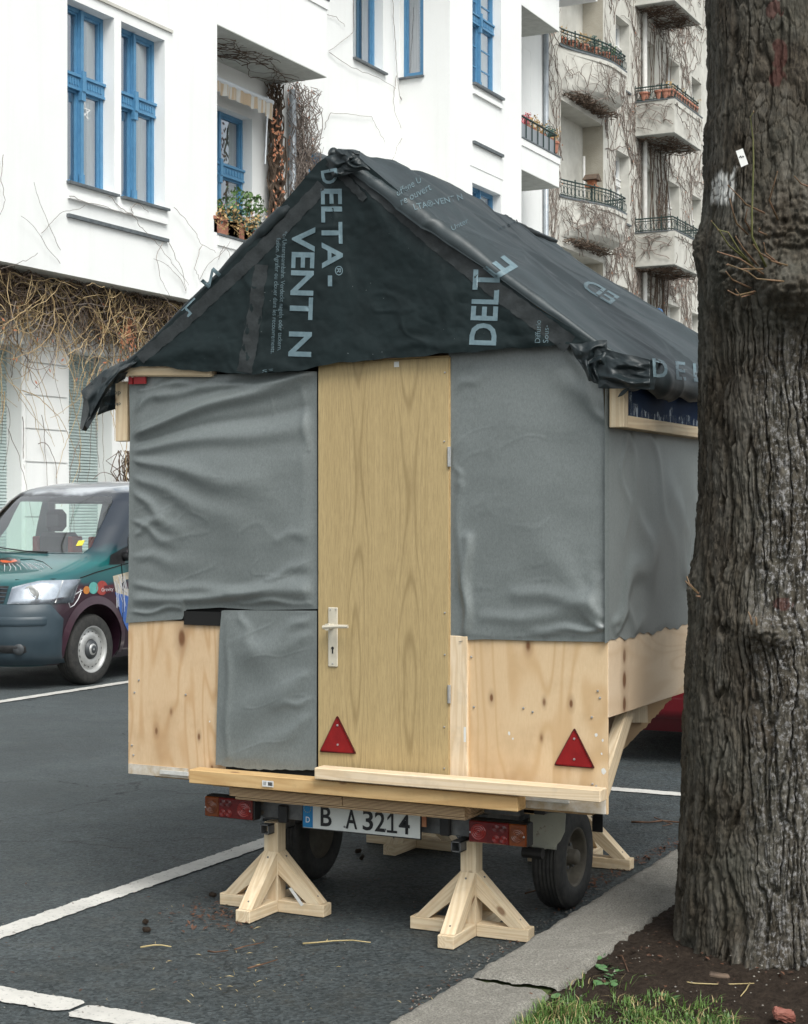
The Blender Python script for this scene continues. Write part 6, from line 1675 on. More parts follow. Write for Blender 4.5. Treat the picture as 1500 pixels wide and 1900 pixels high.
for ch, a, b in (('B', 596, 616.5), ('A', 642.5, 664), ('3', 674, 693.5), ('2', 696.5, 716), ('4', 741, 761.5)):
    ptext(ch, a, b, 0.362, 0.437, M['ink'], 0.016)
ptext('D', 568.5, 576, 0.370, 0.392, M['white_ink'], 0.008)
mb = MB()
for i in range(12):
    a = i * math.pi / 6; c = Vector((pl(571.5, PYp) + math.cos(a) * 0.0155, PYp - 0.0034, 0.424 + math.sin(a) * 0.0155)); mb.lathe(c, (0, -1, 0), [(0.0001, 0.0004), (0.0022, 0.0003)], 5)
mb.build('star_ring', M['gold_ink'], pt)
for a, zz in ((640.5, 0.368), (716, 0.372)): disc('screw', (pl(a, PYp), PYp - 0.004, zz), (0, -1, 0), 0.004, M['steel'], pt)
# lamps
def lamp(px0, px1, pyc, amber_left):
    Yl = 5.385
    x0, x1 = pl(px0, Yl), pl(px1, Yl); zc_ = onY((px0 + px1) / 2, pyc, Yl).z; z0, z1 = zc_ - 0.042, zc_ + 0.042
    L = box('tail_lamp', (x0 - 0.003, Yl, z0), (x1 + 0.003, Yl + 0.05, z1), M['black'], hut, 0.004)
    w = x1 - x0; ka = 0.30
    xa0, xa1 = (x0, x0 + w * ka) if amber_left else (x1 - w * ka, x1)
    xr0_, xr1_ = (x0 + w * ka, x1) if amber_left else (x0, x1 - w * ka)
    box('red_lens', (xr0_, Yl - 0.014, z0 + 0.003), (xr1_, Yl - 0.0005, z1 - 0.003), M['lens_red'], L, 0.003)
    box('amber_lens', (xa0, Yl - 0.013, z0 + 0.003), (xa1, Yl - 0.0005, z1 - 0.003), M['lens_amber'], L, 0.003)
    def ring(x, z, r, mat):
        mb = MB(); prof = []
        for k in range(4): rr_ = r * (1 - k * 0.25); prof += [(rr_, 0.0), (rr_ - r * 0.06, 0.004), (max(0.0004, rr_ - r * 0.16), 0.001)]
        mb.lathe((x, Yl - 0.0142, z), (0, -1, 0), prof, 20); mb.build('lens_ring', mat, L, True)
    ring((xa0 + xa1) / 2, zc_, 0.026, M['lens_amber'])
    xm = xr1_ - w * 0.17 if amber_left else xr0_ + w * 0.17
    ring(xm, zc_, 0.030, M['lens_red2'])
    for dx_ in (0.09, 0.22):
        for dz_ in (-0.019, 0.019):
            xx = xr0_ + w * dx_ if amber_left else xr1_ - w * dx_
            ring(xx, zc_ + dz_, 0.014, M['lens_red2'] if dz_ < 0 else M['lens_red'])
    for xx in (x0 + 0.007, x1 - 0.007): disc('screw', (xx, Yl - 0.015, zc_ - 0.003), (0, -1, 0), 0.004, M['steel_bright'], L)
    return L
lamp(383, 471, 1500, True); lamp(873, 979, 1547, False)
box('lamp_bracket', (pl(880, 5.44), 5.45, 0.455), (pl(962, 5.44), 5.50, 0.497), M['steel'], hut, 0.003)
# wheels
def wheel(xo, xi, y, r, w_, parent, rimmat, tyremat, rim_r, name='wheel', hub=True):
    """xo: x of the outer face, xi: x of the inner face"""
    s = 1 if xo > xi else -1; c = Vector((xi, y, r)); wd = abs(xo - xi)
    mb = MB(); prof = [(rim_r, 0.01), (rim_r * 1.04, 0.0), (r * 0.90, 0.002), (r * 0.965, wd * 0.08), (r, wd * 0.18)]
    for k in range(5):
        a = wd * (0.22 + 0.13 * k); prof += [(r, a), (r - 0.006, a + 0.004), (r - 0.006, a + 0.008), (r, a + 0.012)]
    prof += [(r, wd * 0.82), (r * 0.965, wd * 0.92), (r * 0.93, wd * 0.985), (r * 0.86, wd * 0.99), (r * 0.84, wd * 1.005), (r * 0.70, wd), (rim_r * 1.04, wd * 0.99), (rim_r, wd - 0.006)]
    mb.lathe(c, (s, 0, 0), prof, 48); W = mb.build(name, tyremat, parent, True)
    mb = MB(); mb.lathe(c, (s, 0, 0), [(rim_r * 1.03, wd * 0.98), (rim_r * 1.0, wd * 0.99), (rim_r * 0.93, wd * 0.90), (rim_r * 0.90, wd * 0.60), (rim_r * 0.82, wd * 0.50), (rim_r * 0.62, wd * 0.58), (rim_r * 0.5, wd * 0.70), (rim_r * 0.30, wd * 0.70), (rim_r * 0.27, wd * 0.72), (rim_r * 0.27, wd * 0.98), (rim_r * 0.2, wd * 1.05), (0.001, wd * 1.06)], 40); mb.build('rim', rimmat, W, True)
    mb = MB(); mb.lathe(c, (s, 0, 0), [(rim_r, 0.01), (rim_r * 0.9, 0.03), (0.001, 0.035)], 30); mb.build('rim_back', rimmat, W, True)
    if hub:
        for k in range(5):
            a = k * 2 * math.pi / 5 + 0.3; q = c + Vector((s * wd * 0.70, math.cos(a) * rim_r * 0.42, math.sin(a) * rim_r * 0.42)); b = MB(); b.lathe(q, (s, 0, 0), [(0.008, -0.01), (0.008, 0.010), (0.001, 0.012)], 6); b.build('wheel_nut', M['steel'], W)
    return W
wheel(-2.275, -2.395, 6.03, 0.2, 0.12, hut, M['rim_dark'], M['rubber'], 0.112)
wheel(-3.535, -3.415, 6.03, 0.2, 0.12, hut, M['rim_dark'], M['rubber'], 0.112)
def fender(x0, x1, mat, name='mudguard'):
    v = []; f = []; n = 26; 
    for i in range(n + 1):
        a = rad(166 - 92 * i / n); r = 0.252; y = 6.03 - math.cos(math.pi - a) * r if 0 else 6.03 + math.cos(a) * r; z = 0.215 + math.sin(a) * r * 0.98
        nx = (math.cos(a), math.sin(a))
        for (x, dr) in ((x0, -0.02), (x0, 0.0), (x0 + 0.02, 0.008), (x1 - 0.02, 0.008), (x1, 0.0), (x1, -0.02)): v.append((x, y + nx[0] * dr, z + nx[1] * dr))
        if i:
            b = 6 * i
            for k in range(5): f.append((b - 6 + k, b - 5 + k, b + k + 1, b + k))
    o = mk(name, v, f, mat, hut, True)
    md = o.modifiers.new('solid', 'SOLIDIFY'); md.thickness = 0.003
    return o
fender(-2.40, -2.272, M['fender']); fender(-3.565, -3.385, M['black'])
box('mud_flap', (-2.29, 6.24, 0.262), (-2.245, 6.245, 0.46), M['black'], hut, 0.001)
# rear face of the mudguard turned down beside the lamp
mb = MB()
pp = [(984, 1507), (1050, 1511), (1048, 1545), (1040, 1562), (1030, 1572), (1010, 1578), (992, 1577), (984, 1566)]
mb.prism([onY(a, b, 5.775) for a, b in pp], (0, 0.004, 0)); o = mb.build('mudguard_skirt', M['fender'], hut); fixnormals(o)
mb = MB(); q = onY(985, 1583, 5.75); mb.tube([(q.x - 0.03, 5.75, q.z), (q.x + 0.05, 5.75, q.z)], 0.021, n=12); mb.build('spring_tube', M['black'], hut)

# ================================================================== timber stands
def stand(cx, cy, label, seed, h=0.345, rot=0.0):
    e = empty('wooden_stand', (0, 0, 0), label, 'prop stand', 'timber stands under the trailer')
    A_ = 0.235
    lumber('post', (0, 0, 0.0), (0, 0, h), 0.062, 0.062, M['pine'], e)
    for k in range(4):
        a = k * math.pi / 2; d = Vector((math.cos(a), math.sin(a), 0)); 
        lumber('foot', d * 0.032 + Vector((0, 0, 0.024)), d * A_ + Vector((0, 0, 0.024)), 0.062, 0.046, M['pine'], e, up=(0, 0, 1))
        # mitred brace
        sd = Vector((-d.y, d.x, 0)); wv_ = 0.029
        z_hi, z_lo = 0.232, 0.048
        prof = [(0.032, z_hi), (0.032, z_hi - 0.085), (A_ - 0.075, z_lo), (A_ - 0.018, z_lo)]
        mb = MB()
        p0_ = [d * r_ + Vector((0, 0, z_)) - sd * wv_ for r_, z_ in prof]
        # give it its own frame so that the grain runs along it
        ax = (Vector((d.x * (A_ - 0.05), d.y * (A_ - 0.05), z_lo)) - Vector((d.x * 0.032, d.y * 0.032, z_hi - 0.04))).normalized()
        yv = sd; xv = yv.cross(ax)
        Mx = Matrix(((xv.x, yv.x, ax.x, 0), (xv.y, yv.y, ax.y, 0), (xv.z, yv.z, ax.z, 0), (0, 0, 0, 1)))
        inv = Mx.inverted()
        mb.prism([inv @ p for p in p0_], inv.to_3x3() @ (sd * 2 * wv_))
        o = mk('brace', mb.v, mb.f, M['pine'], None, matrix=Mx); fixnormals(o); setparent(o, e)
        for (rr_, zz) in ((0.05, z_hi - 0.02), (A_ - 0.045, z_lo + 0.022)):
            nrm = Vector((d.x * 0.75, d.y * 0.75, 0.66)); disc('screw', d * rr_ + Vector((0, 0, zz)) + nrm * 0.002, nrm, 0.004, M['steel'], e)
    e.location = (cx, cy, 0.002); e.rotation_euler = (0, 0, rot)
    return e
s1 = stand(-3.316, 5.474, 'timber stand with a barcode label on its brace, under the left tail lamp', 1)
stand(-2.481, 5.484, 'timber stand nearest the camera, under the right tail lamp beside the kerb', 2, rot=0.02)
stand(-3.37, 6.80, 'timber stand partly hidden behind the number plate, at the far left of the trailer', 3, rot=-0.03)
stand(-2.54, 6.77, 'timber stand far behind the right trailer wheel next to the kerb', 4, rot=0.04)
# barcode label on the brace that points right
bpy.context.view_layer.update()
p = [onY(536, 1650, 5.442), onY(541, 1648, 5.442), onY(564, 1680, 5.442), onY(559, 1683, 5.442)]
mk('barcode_sticker', p, [(0, 3, 2, 1)], M['paper'], s1)

# ================================================================== street tree
tc = Vector((-1.355, 5.587, 0)); TR = 0.0
rgt = np.array([CT, ST]); fwd = np.array([-ST, CT])
tdepth = float(np.dot([tc.x, tc.y], fwd)); tcam = float(np.dot([tc.x, tc.y], rgt))
nz = 760
zt = np.concatenate([np.linspace(0.0, 3.55, 700), np.linspace(3.57, 5.6, 60)])
av = np.concatenate([np.linspace(-2.0, 0.75, 430), np.linspace(0.77, 2 * math.pi - 2.02, 110)])
Ag, Zg = np.meshgrid(av, zt, indexing='ij')
# silhouette of the left edge in px -> radius
cpx = CX + tcam / tdepth * FP
rl = [(3.4, 1313), (3.0, 1311), (2.75, 1308), (2.55, 1306), (2.45, 1300), (2.3, 1304), (2.1, 1306), (1.6, 1306), (1.4, 1298), (1.2, 1288), (1.0, 1284), (0.75, 1279), (0.5, 1276), (0.33, 1272), (0.2, 1267), (0.1, 1263), (0.0, 1260)]
rz_ = np.array([q[0] for q in rl][::-1]); rr0 = np.array([(cpx - q[1]) / FP * tdepth for q in rl][::-1])
Rb = np.interp(Zg, rz_, rr0) * (1 - 0.02 * np.maximum(0, Zg - 3.4))
Rb = Rb * (1 + 0.02 * np.sin(2 * Ag + 1) + 0.015 * np.sin(3 * Ag + Zg))
def tl(px, py, r=0.28):
    dx = (px - cpx) / FP * (tdepth - r * 0.8); a = math.asin(max(-1, min(1, dx / r))); z = CH + (CY - py) / FP * (tdepth - r * math.cos(a)); return a, z
bur = np.zeros_like(Rb); burm = np.zeros_like(Rb)
for (px, py, wr, hr, amp) in [(1300, 455, 0.05, 0.08, 0.016), (1300, 1080, 0.05, 0.075, 0.020), (1400, 1172, 0.075, 0.055, 0.065), (1385, 1160, 0.04, 0.04, 0.015), (1345, 505, 0.10, 0.14, 0.03), (1450, 440, 0.2, 0.16, 0.035), (1470, 540, 0.12, 0.09, 0.11), (1400, 515, 0.09, 0.07, 0.04), (1495, 560, 0.06, 0.05, 0.05), (1440, 575, 0.16, 0.08, 0.03), (1490, 500, 0.08, 0.08, 0.05), (1425, 545, 0.06, 0.05, 0.04)]:
    a, z = tl(px, py, 0.27)
    d2 = ((Ag - a) * 0.28 / wr) ** 2 + ((Zg - z) / hr) ** 2; g_ = np.exp(-d2 * 1.3)
    bur += amp * g_; burm = np.maximum(burm, g_ * min(1, amp / 0.03))
# root flare to the lower right
fl = 0.10 * np.exp(-((Ag - 0.35) / 0.32) ** 2) * sstep(0.55, 0.0, Zg) ** 1.5 + 0.012 * np.exp(-((Ag + 1.35) / 0.3) ** 2) * sstep(0.2, 0.0, Zg) + 0.06 * np.exp(-((Ag + 0.45) / 0.25) ** 2) * sstep(0.22, 0.0, Zg)
R0 = Rb + fl
sx = Ag * 0.28
# plates of bark: coarse blocks above, narrow ridges below
low = sstep(2.6, 2.15, Zg)
wx = sx + 0.012 * fbm(sx * 9, Zg * 4, seed=101) + 0.004 * fbm(sx * 40, Zg * 30, seed=103)
wz = Zg + 0.02 * fbm(sx * 20, Zg * 8, seed=105)
skew = 0.35 * np.exp(-((Ag - 0.3) / 0.4) ** 2) * sstep(0.7, 0.1, Zg)
F1a, F2a, IDa = worley(wx / 0.026, wz / 0.058, 111)
F1v, F2v, IDv = worley(wx / 0.020, wz / 0.30, 113)
F1b, F2b, IDb = worley((wx + skew * Zg) / 0.0165, wz / 0.085, 117)
F1c, F2c, IDc = worley((wx + skew * Zg) / 0.009, wz / 0.016, 121)
F1e, F2e, IDe = worley((wx + skew * Zg) / 0.026, wz / 0.40, 123)
cra = sstep(0.0, 0.10, F2a - F1a); crv = sstep(0.0, 0.16, F2v - F1v); crb = sstep(0.0, 0.34, F2b - F1b); crc = sstep(0.0, 0.35, F2c - F1c); cre = sstep(0.0, 0.22, F2e - F1e)
lft = sstep(-0.5, -1.0, Ag)
wy_ = wx + skew * Zg
fu1 = np.abs(vnoise(wy_ / 0.019, wz / 0.21, seed=181)); fu2 = np.abs(vnoise(wy_ / 0.0085, wz / 0.075, seed=183)); fu3 = np.abs(vnoise(wx / 0.034, wz / 0.26, seed=185))
pl1 = sstep(0.03, 0.26, fu1); pl2 = sstep(0.02, 0.28, fu2); pl3 = sstep(0.03, 0.16, fu3)
hi = pl3 * 0.015 + cra * 0.006 * (1 - 0.6 * lft) + pl2 * 0.003 + (IDa - 0.5) * 0.003 - 0.006 * (IDa > 0.92)
lo_ = pl1 * 0.018 + pl2 * 0.007 + crb * 0.003 + crc * 0.0025 * IDc + (IDb - 0.5) * 0.003
hi = hi * (0.55 + 0.45 * sstep(-0.4, 0.4, fbm(sx * 5, Zg * 5, seed=171)))
hgt = hi * (1 - low) + lo_ * low
hgt = hgt * (1 - 0.75 * burm)
fine = 0.0022 * fbm(sx * 60, Zg * 38, seed=131) + 0.001 * fbm(sx * 160, Zg * 120, seed=133, octv=3)
F1d, F2d, IDd = worley(sx / 0.020 + 0.5 * fbm(sx * 30, Zg * 30, seed=141), Zg / 0.020, 143)
lump = burm * (0.030 * (0.75 - F1d) + 0.018 * np.abs(fbm(sx * 24, Zg * 24, seed=145)))
big = 0.006 * fbm(sx * 7, Zg * 3, seed=151)
Rt = R0 + bur + hgt + fine + lump + big - 0.012
P = np.stack([tc.x + Rt * (np.sin(Ag) * rgt[0] - np.cos(Ag) * fwd[0]), tc.y + Rt * (np.sin(Ag) * rgt[1] - np.cos(Ag) * fwd[1]), Zg], 2)
def bark_mat():
    m, nt, b = newmat('bark')
    v = coords(nt, (1, 1, 0.45), rnd=False); v2 = coords(nt, rnd=False)
    n1 = noise(nt, v2, 3.2, 4, 0.6); n2 = noise(nt, v, 55, 6, 0.75); n3 = noise(nt, v2, 55, 6, 0.8)
    at = N(nt, 'ShaderNodeAttribute'); at.attribute_name = 'Tint'
    sp = N(nt, 'ShaderNodeSeparateColor'); nt.links.new(at.outputs['Color'], sp.inputs[0])
    col = ramp(nt, n2, [(0.38, (0.016, 0.0125, 0.009)), (0.64, (0.088, 0.072, 0.053))])
    col = mixc(nt, ramp(nt, n1, [(0.4, 0.0), (0.65, 0.5)]), col, (0.080, 0.082, 0.068))
    col = mixc(nt, math_(nt, 'MULTIPLY', math_(nt, 'POWER', at.outputs['Alpha'], 2.0), 0.55), col, (0.165, 0.152, 0.130))  # highlight put into the colour: plates lightened, cracks left dark
    li = math_(nt, 'MULTIPLY', ramp(nt, n3, [(0.52, 0.0), (0.58, 1.0)]), sp.outputs[1])
    col = mixc(nt, li, col, (0.34, 0.33, 0.33))
    col = mixc(nt, sp.outputs[2], col, (0.075, 0.028, 0.024))
    col = mixc(nt, sp.outputs[0], col, (0.72, 0.71, 0.68))
    nt.links.new(col, b.inputs['Base Color']); b.inputs['Roughness'].default_value = 0.7
    b.inputs['Specular IOR Level'].default_value = 0.15
    bump(nt, b, n2, 0.9, 0.006)
    return m
M['bark'] = bark_mat()
tree = empty('street_tree', (tc.x, tc.y, 0.04), 'old tree trunk with furrowed dark bark and burls, beside the kerb', 'tree')
tr = grid('trunk', P, M['bark'], tree, True, closed_u=True)
a0_, z0_ = tl(1312, 384, 0.27); a1_, z1_ = tl(1343, 320, 0.27)
paint = sstep(a0_ - 0.1, a0_ + 0.02, Ag + 0.03 * fbm(sx * 50, Zg * 20, seed=161)) * sstep(a1_ + 0.04, a1_ - 0.02, Ag + 0.02 * fbm(sx * 50, Zg * 20, seed=162)) * sstep(z0_ - 0.01, z0_ + 0.02, Zg + 0.02 * fbm(sx * 60, Zg * 10, seed=163)) * sstep(z1_ + 0.01, z1_ - 0.01, Zg + 0.015 * fbm(sx * 60, Zg * 10, seed=164)) * np.maximum(sstep(0.5, 0.9, cra * crv), 0.25 * (crv > 0.4))
lich = 1.3 * sstep(-0.75, -0.2, Ag) * sstep(1.2, 0.5, np.abs(Ag + 0.05)) * sstep(2.3, 1.9, Zg) * (0.55 + 0.45 * sstep(0.4, -0.3, np.abs(Zg - 1.3))) * (1 - 0.8 * burm)
red = np.zeros_like(Ag)
for (px, py, wr, hr) in ((1412, 100, .03, .05), (1405, 20, .03, .03), (1410, 145, .03, .03), (1420, 1120, .03, .02)):
    a, z = tl(px, py, 0.27); red = np.maximum(red, ((((Ag - a) * .28 / wr) ** 2 + ((Zg - z) / hr) ** 2) < 1) * (IDa < 0.72))
ca = tr.data.color_attributes.new('Tint', 'FLOAT_COLOR', 'POINT')
buf = np.stack([np.clip(paint, 0, 1), np.clip(lich, 0, 1) * 0.9, red * 0.7, np.clip(0.5 + 0.5 * fbm(sx * 34, Zg * 9, seed=191, octv=3), 0, 1) * np.where(low > 0.5, pl1, cra)], 2).astype(np.float32)  # alpha carries the plate highlight, none in the cracks
ca.data.foreach_set('color', buf.reshape(-1))
def tsurf(px, py, off=0.0):      # a point on the bark seen at a pixel
    a, z = tl(px, py, 0.28); i = int(np.argmin(np.abs(av - a))); j = int(np.argmin(np.abs(zt - z))); r_ = Rt[i, j] + off
    return Vector((tc.x + r_ * (math.sin(a) * rgt[0] - math.cos(a) * fwd[0]), tc.y + r_ * (math.sin(a) * rgt[1] - math.cos(a) * fwd[1]), z))
# bare limbs above
R = random.Random(22)
def limb(p, d, L, r, depth, mb):
    pts = [p.copy()]; q = p.copy(); dd = d.copy(); n = 7
    for i in range(n):
        dd = (dd + Vector((R.gauss(0, .12), R.gauss(0, .12), R.gauss(0.03, .08)))).normalized(); q = q + dd * L / n; pts.append(q.copy())
        if depth and i > 2 and R.random() < 0.75: limb(q.copy(), (dd + Vector((R.uniform(-1, 1), R.uniform(-1, 1), R.uniform(-.2, .6)))).normalized(), L * 0.6, r * 0.45, depth - 1, mb)
    mb.tube(pts, r, r * 0.4, n=6 if r > 0.03 else 4, cap=False)
for k in range(5):
    mb = MB(); a = k * 1.26 + 0.5; limb(Vector((tc.x, tc.y, 5.3)), Vector((math.cos(a) * .8, math.sin(a) * .8, 1)).normalized(), 3.4, 0.13, 3, mb); mb.build('limb', M['bark'], tree, True)
# suckers sprouting from the burls
M['sucker'] = simple('red_green_shoot', (0.15, 0.105, 0.05), (0.22, 0.12, 0.075), 0.6, 20); M['sucker_green'] = simple('green_shoot', (0.10, 0.11, 0.03), (0.17, 0.16, 0.06), 0.6, 20)
shoots = [[(1402, 500), (1396, 440), (1396, 395), (1399, 303), (1398, 258), (1393, 218), (1399, 208)], [(1419, 412), (1428, 372), (1436, 345), (1443, 320)], [(1397, 398), (1385, 380), (1373, 366), (1352, 345)],
          [(1372, 438), (1367, 415), (1361, 395), (1355, 370)], [(1379, 435), (1383, 410), (1387, 390)], [(1376, 490), (1352, 455), (1335, 428), (1321, 411)], [(1382, 497), (1372, 465), (1352, 432), (1333, 427)], [(1390, 498), (1380, 462), (1366, 440)],
          [(1423, 498), (1421, 470), (1418, 452)], [(1400, 515), (1372, 480), (1345, 472), (1333, 468)], [(1500, 357), (1488, 342), (1475, 328)], [(1398, 505), (1375, 500), (1350, 492)], [(1432, 532), (1405, 518), (1388, 505), (1352, 491)], [(1386, 545), (1368, 549), (1352, 540)],
          [(1402, 440), (1408, 430), (1410, 425)], [(1420, 495), (1410, 470), (1399, 455)], [(1378, 538), (1360, 520), (1348, 505)], [(1435, 500), (1432, 485), (1428, 480)], [(1382, 548), (1376, 552), (1366, 538)]]
for i, s in enumerate(shoots):
    n = len(s); P_ = []
    for j, (px, py) in enumerate(s):
        t_ = j / (n - 1); P_.append(onD(px, py, tdepth - 0.36 - 0.10 * t_))
    P_[0] = P_[0].lerp(tsurf(*s[0]), 0.7)
    mb = MB(); mb.tube(P_, 0.0034 if i else 0.0044, 0.0015, n=5); o = mb.build('sucker', M['sucker_green'] if i in (0, 5, 6) else M['sucker'], tree, True)
    bd = MB()
    for q in P_[1:]:
        bd.lathe(q, (P_[-1] - P_[0]).normalized(), [(0.0005, -0.005), (0.0028, 0), (0.0005, 0.005)], 5)
    tag(bd.build('bud', M['sucker'], o), kind='stuff')
for s in ([(1297, 1103), (1288, 1095), (1272, 1079)], [(1293, 1098), (1280, 1085), (1275, 1070)], [(1300, 1108), (1292, 1107)], [(1420, 1175), (1430, 1162), (1434, 1157)], [(1396, 1160), (1393, 1145), (1389, 1136)], [(1405, 1170), (1404, 1150), (1402, 1145)]):
    mb = MB(); P_ = [onD(a, b, tdepth - 0.12 if a < 1310 else tdepth - 0.34) for a, b in s]; mb.tube(P_, 0.004, 0.002, n=5); mb.build('sucker', M['sucker'], tree, True)
# label stuck on the bark
c = [(1366, 281), (1379, 276), (1389, 305), (1376, 311)]
D_ = tdepth - 0.298
tg = mk('paper_label', [onD(a, b, D_) for a, b in c] + [onD(a, b, D_ + 0.002) for a, b in c], [(0, 3, 2, 1), (4, 5, 6, 7), (0, 1, 5, 4), (1, 2, 6, 5), (2, 3, 7, 6), (3, 0, 4, 7)], M['paper']); tag(tg, 'small white label with a dark mark fixed to the tree bark', 'label')
mb = MB(); mb.tube([onD(a, b, D_ - 0.001) for a, b in ((1373, 293), (1375, 290), (1377, 293), (1379, 290), (1381, 292))], 0.0016, n=4); mb.build('mark', M['ink'], tg)

# ================================================================== vehicles
class Car:
    def __init__(s, prof, ox, oy, sc, flip=False, L=4.85, crown=0.10):
        s.z = [p[0] for p in prof]; s.yf = [p[1] for p in prof]; s.hw = [p[2] for p in prof]; s.rc = [p[3] for p in prof]; s.yr = [p[4] for p in prof]
        s.ox, s.oy, s.sc, s.crown = ox, oy, sc, crown
    def par(s, z): return tuple(float(np.interp(z, s.z, a)) for a in (s.yf, s.hw, s.rc, s.yr))
    def W(s, x, y, z): return Vector((s.ox + x * s.sc, s.oy + y * s.sc, z * s.sc))
    def F(s, a, z, off=0.0):
        """a: metres round the outline from the middle of the nose, + towards the street"""
        yf, hw, rc, yr = s.par(z); sg = 1 if a >= 0 else -1; a = abs(a)
        st = hw - rc; arc = rc * math.pi / 2
        if a < st: x, y, nx, ny = a, yf, 0, -1
        elif a < st + arc: w = (a - st) / rc; x, y, nx, ny = st + rc * math.sin(w), yf + rc - rc * math.cos(w), math.sin(w), -math.cos(w)
        else: x, y, nx, ny = hw, yf + rc + a - st - arc, 1, 0
        y += s.crown * (min(x, hw) / hw) ** 2
        return s.W(sg * (x + nx * off), y + ny * off, z)
    def side(s, y, z, off=0.0):
        yf, hw, rc, yr = s.par(z); return s.W(hw + off, y, z)
    def asid(s, y, z):
        yf, hw, rc, yr = s.par(z); return y - s.crown - yf - rc + hw - rc + rc * math.pi / 2
    def FY(s, x, z, off=0.0):
        yf, hw, rc, yr = s.par(z); ax = abs(x); st = hw - rc
        y = yf if ax <= st else yf + rc - math.sqrt(max(0, rc * rc - (ax - st) ** 2))
        return s.W(x, y + s.crown * (ax / hw) ** 2 - off, z)
    def body(s, name, mat, parent, nz=70):
        zs = np.linspace(s.z[0], s.z[-1], nz); V = []; F = []
        m = 0
        for z in zs:
            yf, hw, rc, yr = s.par(z); pts = []
            for x in np.linspace(0, hw - rc, 10)[:-1]: pts.append((x, yf))
            for w in np.linspace(0, math.pi / 2, 10): pts.append((hw - rc + rc * math.sin(w), yf + rc - rc * math.cos(w)))
            pts = [(x, y + s.crown * (x / hw) ** 2) for x, y in pts]
            y1 = yr - 0.18
            for y in np.linspace(pts[-1][1], max(pts[-1][1] + 0.1, y1), 26)[1:]: pts.append((hw, y))
            rr_ = min(0.16, hw * 0.6)
            for w in np.linspace(0, math.pi / 2, 6)[1:]: pts.append((hw - rr_ + rr_ * math.cos(w), pts[9 + 9 + 25][1] * 0 + max(pts[18][1] + 0.1, y1) + rr_ * math.sin(w)))
            full = pts + [(-x, y) for x, y in pts[::-1] if x > 1e-6]
            m = len(full)
            for x, y in full: V.append(s.W(x, y, z))
        for i in range(nz - 1):
            for k in range(m): F.append((i * m + k, i * m + (k + 1) % m, (i + 1) * m + (k + 1) % m, (i + 1) * m + k))
        F.append(tuple(range(m))[::-1]); F.append(tuple((nz - 1) * m + k for k in range(m)))
        o = mk(name, V, F, mat, parent, True); fixnormals(o); return o
    def patch(s, name, a0, a1, z0, z1, off, mat, parent, na=24, nz=8, shape=None, thick=True):
        P = np.zeros((na, nz, 3))
        for i in range(na):
            a = a0 + (a1 - a0) * i / (na - 1)
            lo, hi = (shape(i / (na - 1)) if shape else (0, 1))
            for j in range(nz):
                t_ = lo + (hi - lo) * j / (nz - 1); z = z0 + (z1 - z0) * t_
                e = min(i, na - 1 - i, 2) / 2 * min(j, nz - 1 - j, 1)
                P[i, j] = s.F(a, z, off * (0.35 + 0.65 * min(1, e)) if thick else off)
        return grid(name, P, mat, parent)
def cut(o, cutters):
    for c in cutters:
        md = o.modifiers.new('b', 'BOOLEAN'); md.operation = 'DIFFERENCE'; md.object = c; md.solver = 'EXACT'
    bpy.context.view_layer.update()
    dg = bpy.context.evaluated_depsgraph_get(); me = bpy.data.meshes.new_from_object(o.evaluated_get(dg))
    o.modifiers.clear(); o.data = me
    for c in cutters: bpy.data.objects.remove(c)
def prism_obj(pts, off):
    mb = MB(); mb.prism(pts, off); o = mb.build('cutter', None); fixnormals(o); return o
def cyl_obj(c, r, L):
    mb = MB(); n = 40; mb.prism([Vector(c) + Vector((0, math.cos(k * 2 * math.pi / n) * r, math.sin(k * 2 * math.pi / n) * r)) for k in range(n)], (L, 0, 0)); o = mb.build('cutter', None); fixnormals(o); return o
def van_paint():
    m, nt, b = newmat('airbrushed_paint_roof_sheen')
    tc_ = N(nt, 'ShaderNodeTexCoord'); sp = N(nt, 'ShaderNodeSeparateXYZ'); nt.links.new(tc_.outputs['Object'], sp.inputs[0])
    n = noise(nt, coords(nt, rnd=False), 2.2, 4, 0.6, 0.8)
    zz = math_(nt, 'ADD', sp.outputs[2], math_(nt, 'MULTIPLY', math_(nt, 'SUBTRACT', n, 0.5), 0.16))
    col = ramp(nt, math_(nt, 'DIVIDE', zz, 2.0), [(0.30, (0.025, 0.010, 0.018)), (0.440, (0.045, 0.015, 0.028)), (0.462, (0.010, 0.075, 0.088)), (0.55, (0.010, 0.125, 0.125)), (0.59, (0.012, 0.06, 0.07)), (0.63, (0.014, 0.022, 0.034)), (0.86, (0.014, 0.020, 0.032)), (0.885, (0.42, 0.45, 0.49))])  # pale last stop: sky reflection on the roof put into the colour
    plum = math_(nt, 'MULTIPLY', ramp(nt, math_(nt, 'SUBTRACT', sp.outputs[1], 11.2), [(0.10, 0.0), (0.18, 1.0)]), 1.0)
    nose = ramp(nt, math_(nt, 'DIVIDE', zz, 2.0), [(0.42, (0.008, 0.045, 0.055)), (0.48, (0.010, 0.11, 0.115)), (0.55, (0.014, 0.17, 0.16)), (0.60, (0.012, 0.06, 0.07)), (0.64, (0.014, 0.022, 0.034)), (0.86, (0.014, 0.020, 0.032)), (0.885, (0.42, 0.45, 0.49))])  # ends in the same painted roof reflection
    col = mixc(nt, plum, nose, col)
    ff = math_(nt, 'MULTIPLY', ramp(nt, sp.outputs[1], [(0.0, 1.0), (1.0, 1.0)]), 1.0)
    nt.links.new(col, b.inputs['Base Color']); b.inputs['Roughness'].default_value = 0.32; b.inputs['Coat Weight'].default_value = 0.8; b.inputs['Coat Roughness'].default_value = 0.06
    return m
M['van_paint'] = van_paint(); M['arch'] = simple('dark_plum_paint', (0.035, 0.012, 0.022), (0.05, 0.018, 0.03), 0.3, 4, coat=0.6)
